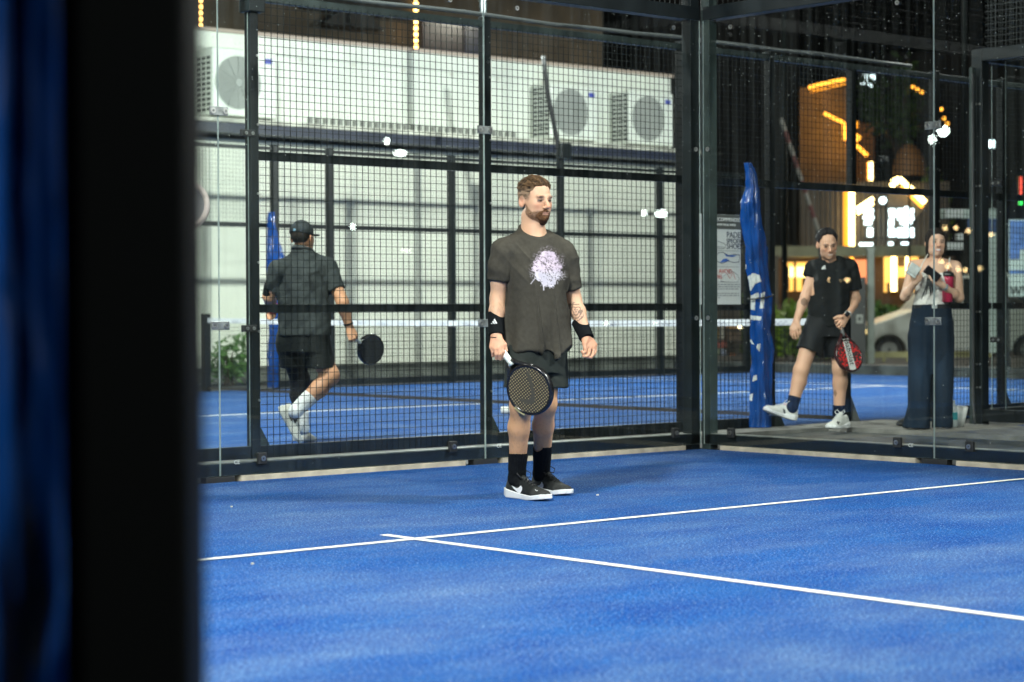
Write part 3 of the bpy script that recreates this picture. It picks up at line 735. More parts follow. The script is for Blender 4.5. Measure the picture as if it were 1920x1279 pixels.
floodlight(.45, -14.5, (-4.5, -9, 0), 220*KW, 'floodlight on a pole behind the camera, right side')
floodlight(-2.0, 12.0, (1.0, 5.5, 0), 500*KW, 'floodlight over the far fence of the neighbouring court, above the man in the cap')
floodlight(8.2, 12.0, (8.5, 6.0, 0), 500*KW, 'floodlight over the far fence of the neighbouring court, above the right air conditioners')
floodlight(-5.2, .62, (1.5, 10.0, 2.5), 1150*KW, 'floodlight between the two courts, left end')
floodlight(9.6, .62, (8.0, 10.5, 2.5), 1150*KW, 'floodlight between the two courts, right end')
# lamps of courts farther off, seen only as sparks mirrored in the glass
def far_lamp(px, py, D, mirror, label, size, col=(.95, 1, .97), strength=70., cat='lamp', name='distant_floodlight', group='far lamps mirrored in the glass'):
    P = atd(px, py, D)
    if mirror == 'y': P = P*np.array([1, -1, 1])
    elif mirror == 'x': P = P*np.array([-1, 1, 1])
    t = thing(name, (P[0], P[1], P[2]), label, cat, group)
    tgt = np.array([0., 0, 2.]) - P; tgt[2] = 0; tgt /= np.linalg.norm(tgt); sx = np.cross(tgt, Z3)
    mb = MB(); mb.obox(P-tgt*.06, (sx, Z3, tgt), (size[0]/2+.04, size[1]/2+.04, .05)); mb.build('lamp_head', STEEL, t)
    mb = MB(); mb.prism([(size[0]/2*math.cos(i*math.pi/8), size[1]/2*math.sin(i*math.pi/8)) for i in range(16)], P, sx, Z3, .012); mb.build('lens', emit('far_lens_%d' % int(strength*col[2]*10), col, strength), t)
for k, (px, py, w, h, s) in enumerate(((726, 265, .16, .20, 60), (751, 287, .38, .17, 60), (662, 425, .15, .17, 50), (1208, 400, .16, .15, 55), (1240, 401, .34, .20, 60), (1000, 333, .30, .12, 40), (757, 470, .12, .10, 14), (767, 470, .12, .10, 14), (1137, 606, .14, .14, 22), (1228, 606, .12, .12, 12))):
    far_lamp(px, py, 58, 'y', 'far floodlight on the courts behind the camera, mirrored in the back glass', (w, h), (1, .98, .86) if s < 30 else (.95, 1, .97), s)
for px, py, w, h in ((1748, 262, .22, .26), (1768, 246, .34, .32)):
    far_lamp(px, py, 56, 'x', 'far floodlight mirrored in the side glass', (w, h), strength=60, group='far floodlights mirrored in the side glass')
for px, py in ((1772, 428), (1792, 427), (1815, 433), (1765, 490), (1777, 499), (1797, 505), (1810, 507), (1838, 503), (1858, 440), (1556, 524), (1571, 525), (1588, 525)):
    far_lamp(px, py, 52, 'x', 'small warm bulb mirrored in the side glass', (.13, .13), (1., .62, .28), 32, name='distant_bulb', group='warm bulbs mirrored in the side glass')

# ================================================================== street side, right of the picture
def fbox(name, x0, y0, x1, y1, D, th, m, parent=None, bevel=0., build=True, mb=None):
    """a box facing the camera's side of the street, given by the outline it shows at distance D"""
    a = atd(x0, y1, D); s = D/FPX; w = (x1-x0)*s; h = (y1-y0)*s
    c = a+RH*w/2+Z3*h/2-FH*th/2
    q = mb or MB(); q.obox(c, (RH, FH, Z3), (w/2, th/2, h/2))
    return q if mb is not None else q.build(name, m, parent, bevel=bevel)
def ground_at(px, D): p = atd(px, 640, D); return np.array([p[0], p[1], 0.])
LED = emit('amber_led', (1., .40, .04), 4.); LED_Y = emit('yellow_led', (1., .72, .28), 11.); LED_DIM = emit('dim_amber_led', (1., .38, .03), 1.6)
SIGN = emit('white_sign_light', (.80, .97, 1.), 5.); SHOP = emit('amber_shop_light', (1., .50, .10), 2.0); SHOP2 = emit('orange_shop_light', (1., .30, .12), 1.5)
SHOPB = emit('bright_shop_light', (1., .72, .25), 5.)
def strip(pts, D, r, m, parent, name='light_strip'):
    mb = MB(); mb.tube([atd(x, y, D) for x, y in pts], r, 6); return mb.build(name, m, parent, True)
# tall dark tower with amber outlines
D = 62
tw = thing('tower_building', ground_at(1560, D), 'dark tall building with amber lit roof edges, behind the man in black', 'building')
fbox('wall', 1200, -400, 1500, 640, D+6, 4, mat('night_facade_black', (.012, .011, .012), .8, 0, .3, .6), tw)
fbox('wall', 1500, 165, 1590, 640, D, 4, DARK_BROWN, tw); fbox('wall', 1591, 232, 1640, 640, D+.8, 4, mat('night_brown', (.07, .04, .02), .8, 0, .4, .8), tw)
fbox('wall', 1660, 100, 1990, 640, D+8, 4, mat('night_facade_black', (.012, .011, .012)), tw)
strip([(1516, 164), (1540, 158), (1562, 153), (1584, 149)], D-.3, .055, LED, tw); strip([(1520, 172), (1586, 157)], D-.3, .03, LED_DIM, tw)
strip([(1545, 212), (1560, 220), (1578, 228), (1583, 232), (1584, 262)], D-.3, .05, LED, tw)
strip([(1603, 255), (1611, 262)], D-.3, .10, LED, tw); strip([(1604, 272), (1616, 282), (1626, 292)], D-.3, .06, LED, tw)
strip([(1588, 255), (1590, 275)], D-.3, .04, LED_DIM, tw); strip([(1606, 228), (1606, 240)], D-.3, .06, LED_DIM, tw)
strip([(1633, 304), (1633, 338)], D-.3, .07, LED_Y, tw); strip([(1627, 304), (1627, 338)], D-.3, .04, LED_DIM, tw)
fbox('window', 1530, 180, 1578, 205, D-.05, .04, mat('night_pane', (.02, .014, .01), .15), tw); fbox('window', 1526, 270, 1570, 296, D-.05, .04, MATS['night_pane'], tw)
mb = MB(); 
for x0, y0, x1, y1 in ((1619,140,1640,147), (1619,151,1640,156), (1616,156,1642,162), (1619,140,1625,162), (1618,168,1624,184), (1623,180,1630,190), (1627,166,1631,186), (1636,140,1640,160)):
    fbox('', x0, y0, x1, y1, D-.6, .1, None, mb=mb)
s = thing('lit_sign', atd(1630, 165, D-.6), 'small white lit sign high on the dark tower', 'sign'); mb.build('characters', SIGN, s)
mb = MB(); mb.beam(atd(1616, 137, D-.45), atd(1616, 190, D-.45), .1, .1); mb.build('bracket', STEEL, s)
for px, py, e in ((1552, 185, 45), (1565, 245, 75), (1612, 285, 60)):  # added point lights carry the strips' amber glow onto the walls
    L = bpy.data.lights.new('amber_led_glow', 'POINT'); L.energy = e; L.color = (1., .45, .08); L.shadow_soft_size = .3; o = bpy.data.objects.new('lamp', L); COL.objects.link(o); o.parent = tw; o.location = Vector(atd(px, py, D-1.2))-tw.location
# shop front
D = 52
sh = thing('shop_building', ground_at(1690, D), 'shop front with a lit gable and glowing orange windows, behind the couple', 'building')
RIB = mat('ribbed_grey_brown_metal', (.085, .07, .055), .6, 0, .3, 2)
fbox('wall', 1500, 342, 1780, 470, D, 1.5, RIB, sh)
mb = MB()
for x in np.arange(1503, 1778, 9.5): fbox('', x, 343, x+3, 469, D-.11, .1, None, mb=mb)
mb.build('rib', RIB, sh)
fbox('beam', 1380, 462, 1760, 482, D-1.2, .8, mat('pale_green_beam', (.22, .23, .15), .6, 0, .3, 2), sh)
fbox('wall', 1400, 482.5, 1790, 640, D+.4, 1, mat('dim_shop_wall', (.10, .07, .045), .7, 0, .4, 1.5), sh)
fbox('window', 1476, 492, 1520, 546, D-.1, .06, SHOP, sh); fbox('window', 1560, 492, 1578, 540, D-.1, .06, SHOP2, sh); fbox('window', 1596, 487, 1626, 532, D-.1, .06, SHOP2, sh)
fbox('window', 1658, 480, 1722, 548, D-.1, .06, SHOP, sh); fbox('window', 1480, 500, 1530, 520, D-.25, .06, SHOPB, sh)
mb = MB()
for x0, y0, x1, y1 in ((1474, 500, 1480, 545), (1489, 492, 1493, 546), (1505, 520, 1520, 546), (1672, 520, 1700, 548), (1684, 480, 1697, 500), (1664, 530, 1672, 548)): fbox('', x0, y0, x1, y1, D-.28, .1, None, mb=mb)
mb.build('window_bar', mat('shop_dark_frame', (.05, .025, .012), .6), sh)
strip([(1676, 478), (1676, 546)], D-.5, .075, LED_Y, sh); strip([(1702, 478), (1702, 532)], D-.5, .055, LED_Y, sh)
strip([(1586, 350), (1586, 462)], D-.5, .065, emit('deep_amber_led', (1., .34, .02), 2.2), sh); strip([(1597, 350), (1597, 462)], D-.5, .075, LED_Y, sh); strip([(1597, 470), (1597, 490)], D-.5, .05, LED, sh)
strip([(1671, 349), (1688, 336), (1712, 358), (1734, 380)], D-.5, .075, LED_Y, sh); strip([(1672, 340), (1686, 331), (1699, 344)], D-.5, .04, LED_Y, sh); strip([(1690, 350), (1730, 388)], D-.5, .05, LED, sh)
strip([(1607, 392), (1637, 372)], D-.5, .055, LED_Y, sh); strip([(1608, 400), (1637, 381)], D-.5, .045, LED_Y, sh)
g = MB(); a, b, c = atd(1664, 352, D-.2), atd(1688, 333, D-.2), atd(1740, 384, D-.2); g.add([a, b, c, atd(1664, 470, D-.2), a-FH*.4, b-FH*.4, c-FH*.4], [(0, 1, 2), (0, 2, 3), (4, 6, 5), (0, 4, 5, 1), (1, 5, 6, 2)]); g.build('gable', RIB, sh)
signs = thing('lit_sign', atd(1680, 425, D-1), 'row of glowing white characters on the shop front under the gable', 'sign'); mb = MB()
for x0, y0, x1, y1 in ((1620,392,1637,397),(1622,399,1636,404),(1620,406,1638,410),(1624,392,1628,420),(1632,392,1635,416),(1622,416,1634,421),(1628,428,1636,443),
    (1668,392,1678,397),(1669,400,1681,406),(1671,392,1675,424),(1668,412,1675,423),(1668,428,1674,443),(1676,430,1679,443),
    (1685,392,1713,397),(1688,400,1710,404),(1685,408,1713,412),(1690,414,1709,420),(1698,388,1702,424),(1686,398,1690,410),(1708,398,1712,410),(1685,428,1713,431),(1685,435,1713,438),(1685,440,1713,444),(1688,428,1691,443),(1706,428,1709,443),
    (1613,456,1636,461),(1668,455,1674,459),(1692,455,1704,458)):
    fbox('', x0-.6, y0-.6, x1+.6, y1+.6, D-.9, .1, None, mb=mb)
mb.build('characters', SIGN, signs)
mb = MB(); fbox('', 1612, 388, 1716, 390, D-.7, .1, None, mb=mb); fbox('', 1612, 446, 1716, 448, D-.7, .1, None, mb=mb); mb.build('rail', STEEL, signs)
far_l = thing('wall_lamp', atd(1655, 375, D-.6), 'small white lamp on the ribbed wall left of the gable', 'lamp'); mb = MB(); mb.disc(atd(1655, 376, D-.6), FH, .09, .05, 12); mb.build('lens', SIGN, far_l); mb = MB(); mb.disc(atd(1655, 376, D-.52), FH, .13, .05, 12); mb.build('housing', STEEL, far_l)
# left part: kiosk seen under the net band
D = 44
ki = thing('kiosk', ground_at(1375, D), 'dim stall with coloured goods seen through the fence under the poster', 'kiosk')
fbox('back', 1300, 480, 1460, 668, D+1, .3, mat('kiosk_dark', (.05, .042, .03), .7, 0, .4, 2), ki)
for i, (x0, y0, x1, y1, c) in enumerate(((1338, 614, 1349, 636, (.45, .25, .05)), (1340, 640, 1362, 652, (.35, .08, .06)), (1338, 654, 1360, 668, (.22, .26, .18)), (1364, 606, 1386, 616, (.40, .22, .08)), (1364, 622, 1396, 640, (.10, .07, .05)), (1352, 655, 1361, 682, (.20, .24, .36)), (1368, 664, 1380, 670, (.40, .14, .05)), (1350, 600, 1358, 636, (.30, .30, .27)))):
    fbox('goods', x0, y0, x1, y1, D-.02*i, .3, mat('goods_%d' % i, c, .6, 0, .3, 5), ki)
fbox('counter', 1300, 672, 1460, 684, D-.5, .5, mat('counter_grey', (.12, .115, .10), .7), ki)
l = thing('round_lamp', atd(1389, 612, D-.6), 'round warm lamp on the dim stall', 'lamp'); mb = MB(); mb.disc(atd(1389, 612, D-.6), FH, .06, .06, 14); mb.build('globe', emit('warm_globe', (1, .8, .45), 8), l); mb = MB(); mb.beam(atd(1389, 612, D-.5), atd(1389, 596, D-.5), .02, .02); mb.build('stem', STEEL, l)
# red and white barrier pole leaning
D = 40
mb = MB(); P, Q = atd(1464, 222, D), atd(1534, 432, D); n = 9
bar = thing('barrier_pole', ground_at(1545, D), 'red and white striped pole slanting down behind the man in black', 'pole')
for i in range(n):
    m_ = MB(); m_.tube([P+(Q-P)*i/n, P+(Q-P)*(i+1)/n], .042, 8); m_.build('band', mat('barrier_white', (.17, .165, .15), .6) if i % 2 == 0 else mat('barrier_red', (.09, .025, .025), .6), bar)
mb.obox(ground_at(1548, D)+Z3*.5, (RH, FH, Z3), (.18, .18, .5)); mb.beam(Q, ground_at(1548, D)+Z3*.95, .07, .07, up=FH); mb.build('stand', STEEL, bar)
# hedge, mound, trees
hp = ground_at(1500, 39)
def hedge(x0, x1, y0, D, depth, n, label, m, seed, size=.10, base=668):
    rs = np.random.RandomState(seed); c = ground_at((x0+x1)/2, D); t = thing('hedge', c, label, 'hedge'); w = (x1-x0)*D/FPX; h = (base-y0)*D/FPX
    V = []; F = []; 
    for i in range(n):
        u = rs.rand()-.5; k = .80+.2*vnoise(np.array([[u*9+3, seed, 1.]]), seed)[0]+.12*rs.randn()*.4
        p = c+RH*u*w+FH*(rs.rand()-.5)*depth+Z3*(.05+h*k*rs.rand()**.6)
        a = rs.randn(3); a /= np.linalg.norm(a); b = np.cross(a, rs.randn(3)); b /= np.linalg.norm(b); s = size*(.6+.8*rs.rand())
        q = len(V); V += [p-a*s, p+b*s*.45, p+a*s, p-b*s*.45]; F.append((q, q+1, q+2, q+3))
    mb = MB(); mb.add(V, F); mb.build('leaves', m, t)
    mb = MB()
    for k in range(10):
        p = c+RH*(k/9-.5)*w*.9; mb.tube([p, p+Z3*h*.6+RH*.1*rs.randn()], [.03, .012], 5)
    mb.build('stem', BARK, t)
hedge(1395, 1570, 552, 39.5, 1.2, 3600, 'lime green hedge behind the net, left of the man in black', LEAF_Y, 3)
hedge(1640, 1722, 556, 50, 1.2, 1500, 'dark hedge below the orange shop windows, above the white van', LEAF, 5, base=640)
def tree(px, D, y_top, y_bot, rpx, label, m, n, seed, trunk_px=6):
    rs = np.random.RandomState(seed); b = ground_at(px, D); s = D/FPX; t = thing('tree', b, label, 'tree')
    top_ = atd(px, y_top, D)[2]; bot = atd(px, y_bot, D)[2]; r = rpx*s
    mb = MB(); mb.tube([b, b+Z3*bot, b+Z3*(bot+top_)/2], [trunk_px*s, trunk_px*s*.7, trunk_px*s*.25], 8)
    cl = []
    for k in range(9):
        e = b+np.array([rs.randn()*r*.45, rs.randn()*r*.45, bot+(top_-bot)*(.15+.75*rs.rand())]); cl.append(e); mb.tube([b+Z3*bot*.9, (b+Z3*bot+e)/2+Z3*.1, e], [.07, .05, .02], 5)
    mb.build('trunk', BARK, t); V = []; F = []
    for i in range(n):
        p = cl[rs.randint(len(cl))]+rs.randn(3)*np.array([r*.28, r*.28, (top_-bot)*.11]); a = rs.randn(3); a /= np.linalg.norm(a); c_ = np.cross(a, rs.randn(3)); c_ /= np.linalg.norm(c_); z = .13*(.6+.8*rs.rand())
        q = len(V); V += [p-a*z, p+c_*z*.5, p+a*z, p-c_*z*.5]; F.append((q, q+1, q+2, q+3))
    mb = MB(); mb.add(V, F); mb.build('crown', m, t)
tree(1690, 56, 110, 280, 40, 'dark green tree between the tower and the string of amber lights', mat('night_leaf', (.03, .07, .012), .6, 0, .5, 8), 1500, 8)
tree(1745, 54, 330, 440, 36, 'low tree with a lime tint beside the lit gable', LEAF_Y, 1600, 9)
fbox('', 0, 0, 1, 1, 30, .1, None, mb=MB())
for pts, lab in ((((1765, 205), (1770, 222), (1776, 232)), 'string of amber dots in the dark above the clamp plate'), (((1712, 163), (1720, 168), (1728, 173)), 'three amber dots under the far tree top')):
    t = thing('light_string', atd(*pts[0], 55), lab, 'string lights'); mb = MB(); mb.tube([atd(x, y, 55.05) for x, y in pts], .015, 5); mb.build('cable', STEEL, t)
    for x, y in pts: mb = MB(); mb.disc(atd(x, y, 55), FH, .045, .03, 10); mb.build('bulb', LED, t)
# round brown canopy in the dark
D = 50
um = thing('round_canopy', ground_at(1705, D), 'round brown canopy above the gable, dimly lit', 'canopy'); mb = MB(); c = atd(1705, 330, D); n = 20; V = []; F = []
for j in range(7):
    for i in range(n): V.append(c+np.array([.42*math.cos(2*math.pi*i/n)*math.cos(j*math.pi/13), .42*math.sin(2*math.pi*i/n)*math.cos(j*math.pi/13), .78*math.sin(j*math.pi/13)]))
F = [(j*n+i, j*n+(i+1) % n, (j+1)*n+(i+1) % n, (j+1)*n+i) for j in range(6) for i in range(n)]; mb.add(V, F); mb.build('dome', mat('canopy_brown', (.16, .075, .025), .7), um, True)
mb = MB(); mb.tube([ground_at(1705, D), c], .03, 6); mb.build('mast', STEEL, um)
# grey post, rail, electric box
D = 37
mb = MB(); fbox('', 1627, 468, 1640, 694, D, .12, None, mb=mb); t = thing('steel_post', ground_at(1633, D), 'pale grey square post in front of the white van', 'post'); mb.build('shaft', mat('pale_grey_post', (.30, .34, .30), .5, 0, .2, 4), t, bevel=.01)
fbox('cap', 1625, 464, 1642, 467.8, D-.01, .15, mat('pale_grey_post', ()), t); fbox('collar', 1626.5, 655, 1640.5, 661, D-.02, .17, MATS['pale_grey_post'], t)
rl = thing('guard_rail', ground_at(1680, 38.2), 'yellowish low guard rail below the white van', 'rail'); fbox('rail', 1600, 660, 1860, 671, 38.2, .08, mat('old_yellow_paint', (.33, .31, .14), .6, 0, .3, 3), rl)
for x in (1655, 1700, 1760, 1820): fbox('leg', x, 671.2, x+5, 684, 38.21, .06, MATS['old_yellow_paint'], rl)
eb = thing('electric_cabinet', ground_at(1604, 36), 'dark cabinet with a small pale plate, right of the man in black', 'cabinet'); fbox('cabinet', 1588, 520, 1624, 690, 36, .5, mat('cabinet_dark', (.035, .038, .036), .5, 0, .3, 4), eb, .01)
fbox('plate', 1606, 590, 1618, 606, 35.97, .02, mat('pale_plate', (.35, .37, .33), .5), eb); fbox('plate_window', 1609.5, 594, 1614, 601, 35.94, .01, mat('cabinet_dark', ()), eb)
# white van
D = 42
vn = thing('white_van', ground_at(1780, D), 'white van parked nose left behind the woman', 'van')
s = D/FPX; o = ground_at(1608, D); VW = mat('van_white_paint', (.42, .45, .42), .3, 0, .06, 2)
def vp(px, py): return ((px-1608)*s, (666-py)*s)
prof = [(1612, 655), (1610, 630), (1618, 612), (1660, 600), (1716, 580), (1760, 528), (1800, 516), (1990, 512), (2004, 540), (2006, 655)]
def arch(cx, r): return [vp(cx+r*math.cos(a), 658-(r)*math.sin(a)) for a in np.linspace(math.pi, 0, 12)]
outl = [vp(*p) for p in prof]
bottom = [vp(2006, 655)] + arch(1930, 31)[::-1] + arch(1668, 31)[::-1] + [vp(1612, 655)]
mb = MB(); mb.prism(outl+bottom[1:-1], o-Z3*0-FH*1.7, RH, Z3, 1.7); body = mb.build('body', VW, vn, bevel=.03)
for cx in (1668, 1930):
    w = MB(); c = o+RH*vp(cx, 0)[0]+Z3*vp(0, 655)[1]; 
    mb = MB(); mb.disc(c-FH*.25, FH, 25*s, .2, 24); wl = mb.build('wheel', RUBBER, vn); mb = MB(); mb.disc(c-FH*.045, FH, 15*s, .02, 20, hole=3*s); mb.build('rim', mat('wheel_grey', (.20, .21, .2), .4, .5), wl)
mb = MB(); mb.prism([vp(x, y) for x, y in ((1728, 576), (1764, 534), (1800, 522), (1800, 576))], o+FH*.004, RH, Z3, .004); mb.prism([vp(x, y) for x, y in ((1806, 576), (1806, 522), (1990, 518), (1990, 576))], o+FH*.004, RH, Z3, .004); mb.build('side_window', mat('car_glass_dark', (.02, .025, .025), .08), vn)
fbox('headlight', 1612, 616, 1626, 626, D-.04, .05, mat('lamp_clear', (.4, .36, .25), .2), vn)
fbox('door_handle', 1840, 590, 1856, 594, D-.05, .04, mat('handle_black', (.02, .02, .02)), vn)
t = thing('indicator_lamp', atd(1625, 622, 41), 'small warm lamp at the nose of the white van', 'lamp'); mb = MB(); mb.disc(atd(1625, 622, 41), FH, .05, .05, 12); mb.build('lens', emit('soft_warm', (1, .72, .3), 3.), t); mb = MB(); mb.tube([atd(1625, 622, 41.05), ground_at(1625, 41.05)], .015, 5); mb.build('stem', STEEL, t)
t = thing('red_lamp', atd(1617, 645, 41), 'small red lamp low behind the red racket', 'lamp'); mb = MB(); mb.disc(atd(1617, 645, 41), FH, .03, .05, 12); mb.build('lens', emit('red_lamp_glow', (1, .12, .05), 2.5), t); mb = MB(); mb.tube([atd(1617, 645, 41.05), ground_at(1617, 41.05)], .012, 5); mb.build('stem', STEEL, t)
# billboards and boxes at the right edge
D = 36
bl = thing('hoarding', ground_at(1862, D), 'pale hoarding with a dark blue band behind the mesh at the right', 'hoarding')
PALE = mat('pale_green_panel', (.40, .48, .44), .5, 0, .15, 1.5)
fbox('panel', 1765, 392, 1886, 410, D, .1, PALE, bl); fbox('panel', 1815, 410.3, 1886, 436, D, .1, mat('hoarding_blue', (.015, .055, .17), .5), bl); fbox('panel', 1836, 436.3, 1886, 662, D, .1, PALE, bl)
fbox('shelf_box', 1772, 392, 1806, 408, D-.25, .15, mat('shelf_white', (.42, .45, .43), .5), bl); fbox('shelf_box', 1794, 438, 1806, 450, D-.25, .15, MATS['shelf_white'], bl); fbox('shelf_box', 1776, 455, 1806, 468, D-.25, .15, MATS['shelf_white'], bl)
fbox('leg', 1838, 662.3, 1842, 690, D, .1, STEEL, bl); fbox('leg', 1880, 662.3, 1884, 690, D, .1, STEEL, bl)
bn = thing('banner', ground_at(1960, 30), 'blue and white banner with a web address, cut off at the right edge', 'banner')
fbox('sheet', 1892, 412, 2080, 556, 30, .03, mat('banner_white', (.45, .52, .50), .5, 0, .1, 2), bn)
mb = MB(); fbox('', 1893, 414, 2079, 436, 29.98, .015, None, mb=mb)
for x0, y0, x1, y1 in ((1893, 436, 1960, 468), (1893, 468, 1912, 486), (1893, 507, 1990, 513)): fbox('', x0, y0+.05, x1, y1, 29.98, .015, None, mb=mb)
mb.build('printed_picture', mat('banner_blue', (.06, .15, .42), .5, 0, .5, 6), bn)
text_mesh('www', 31*30/FPX*1.1, atd(1893, 552, 29.96), RH, Z3, mat('banner_ink', (.05, .06, .06), .6), 'lettering', bn)
fbox('rail', 1888, 557, 2084, 562, 30, .05, STEEL, bn); fbox('leg', 1889, 562.3, 1893, 700, 30, .05, STEEL, bn)
yb = thing('yellow_sign', atd(1857, 340, 45), 'small dim yellow signboard up at the right, cut by a rail', 'sign'); fbox('board', 1834, 326, 1852, 380, 45, .1, mat('sign_yellow', (.30, .19, .03), .6), yb); mb = MB(); mb.beam(atd(1843, 380, 45.1), ground_at(1843, 45.1), .06, .06, up=FH); mb.build('mast', STEEL, yb)
tl = thing('traffic_signal', atd(1914, 355, 45), 'tiny red and green signal lights at the right edge', 'signal'); fbox('housing', 1910, 328, 1918, 386, 45, .1, STEEL, tl); fbox('red_light', 1912, 332, 1916, 366, 44.9, .02, emit('signal_red', (1, .08, .05), 3), tl); fbox('green_light', 1911, 368, 1917, 384, 44.9, .02, emit('signal_green', (.05, 1, .15), 3), tl)
wl_ = thing('white_lamp', atd(1850, 270, 48), 'bright white lamp high at the right behind the mesh', 'lamp'); fbox('housing', 1833, 260, 1868, 280, 48, .12, STEEL, wl_); fbox('lens', 1837, 263, 1865, 277, 47.97, .03, SIGN, wl_); mb = MB(); mb.beam(atd(1850, 282, 48.2), ground_at(1850, 48.2), .1, .1, up=FH); mb.build('mast', STEEL, wl_)
# lamps added to light the parking side, heads unseen above the frame
for px, D, lab, pw in ((1500, 43, 'added street lamp beside the stall, its head above the picture', 420), (1860, 40, 'added street lamp near the banner, its head above the picture', 420)):
    p = ground_at(px, D)+np.array([0, 0, 0.]); t = thing('added_street_lamp', p, lab, 'street lamp', 'added street lamps by the parking'); mb = MB(); mb.tube([p-FH*2.4, p-FH*2.4+Z3*8.2, p-FH*1.6+Z3*8.6, p+Z3*8.6], [.07, .05, .04, .035], 8); mb.build('pole', STEEL, t, True)
    mb = MB(); mb.obox(p+Z3*8.55+FH*.25, (RH, FH, Z3), (.14, .35, .05)); hd = mb.build('lamp_head', STEEL, t); mb = MB(); mb.obox(p+Z3*8.49+FH*.25, (RH, FH, Z3), (.11, .28, .006)); mb.build('lens', emit('added_lamp_lens', (1, .9, .7), 20), hd)
    L = bpy.data.lights.new('added_lamp_light', 'AREA'); L.size = .4; L.energy = pw; L.color = (1, .93, .78); o = bpy.data.objects.new('lamp', L); COL.objects.link(o); o.parent = t; o.location = Vector((0, 0, 8.4))+Vector(tuple(FH*.25))
# small litter and balls
bc = atz(957, 769, .033)
bb = MB(); n = 12
def sphere(mb, c, r, n=12):
    V = []; F = []
    for j in range(n+1):
        for i in range(2*n): V.append((c[0]+r*math.sin(math.pi*j/n)*math.cos(math.pi*i/n), c[1]+r*math.sin(math.pi*j/n)*math.sin(math.pi*i/n), c[2]+r*math.cos(math.pi*j/n)))
    F = [(j*2*n+i, (j+1)*2*n+i, (j+1)*2*n+(i+1) % (2*n), j*2*n+(i+1) % (2*n)) for j in range(n) for i in range(2*n)]
    return mb.add(V, F)
t = thing('water_bottle', (bc[0], bc[1], 0), 'white bottle lying on the neighbouring court behind the black racket', 'bottle')
mb = MB(); mb.tube([bc-RH*.09, bc-RH*.085, bc+RH*.06, bc+RH*.085], [.02, .034, .034, .016], 12); mb.build('bottle_body', mat('bottle_white', (.7, .7, .66), .4), t, True); mb = MB(); mb.tube([bc+RH*.0855, bc+RH*.11], .015, 10); mb.build('cap', mat('bottle_cap_yellow', (.5, .42, .12), .4), t)
t = thing('water_bottle', (3.05, .05, .03), 'clear and turquoise bottle standing behind the woman\'s trouser leg', 'bottle'); c = atz(1787, 801, .03)
t.location = Vector(c); mb = MB(); mb.tube([c, c+Z3*.01, c+Z3*.15, c+Z3*.19], [.03, .036, .036, .014], 12); mb.build('bottle_body', mat('bottle_pale', (.62, .68, .68), .2), t, True); mb = MB(); mb.tube([c+Z3*.06, c+Z3*.12], .0372, 12, False); mb.build('wrapper', mat('bottle_turquoise', (.03, .40, .45), .4), t, True); mb = MB(); mb.tube([c+Z3*.1905, c+Z3*.215], .016, 10); mb.build('cap', mat('bottle_cap', (.6, .65, .68), .4), t)
t = thing('paper_cup', atz(1799, 800, .03), 'white paper cup leaning against the black corner post', 'cup'); c = atz(1800, 800, .03); mb = MB(); mb.tube([c, c+Z3*.15+RH*.02], [.03, .045], 14); mb.build('cup', mat('cup_white', (.7, .7, .68), .5), t, True); mb = MB(); mb.tube([c+Z3*.1505+RH*.02, c+Z3*.165+RH*.022], [.046, .044], 14); mb.build('rim', mat('cup_white', ()), t)
# round mirror just showing beside the foreground post
c = atd(346, 385, 12.8); t = thing('round_sign', (c[0], c[1], 0), 'round pale rimmed sign half hidden behind the foreground post', 'sign'); n_ = FH
mb = MB(); mb.disc(c, n_, .16, .02, 36, hole=.125); mb.build('rim', mat('pale_pink_rim', (.55, .45, .42), .5), t, True); mb = MB(); mb.disc(c-n_*.002, n_, .124, .012, 36); mb.build('face', mat('sign_grey_face', (.22, .21, .22), .4), t); mb = MB(); mb.tube([(c-n_*.02)*np.array([1, 1, 0]), c-n_*.02-Z3*.165], .02, 8); mb.build('mast', STEEL, t)
# grit and leaves on the turf
rs = np.random.RandomState(9)
for px, py in ((1120, 929), (434, 951), (473, 1058)):
    c = atz(px, py, .004); mb = MB(); a = rs.rand()*6; s = .006+.005*rs.rand(); mb.prism([(s*math.cos(a+k*1.05)*(1 if k % 2 else .7), s*math.sin(a+k*1.05)*(1 if k % 2 else .6)) for k in range(6)], c, X3, Y3, .006)
    o = mb.build('leaf_scrap', mat('pale_scrap', (.55, .52, .42), .8), None, base=c); tag(o, 'tiny pale scrap lying on the blue turf', 'scrap', 'pale scraps on the turf')
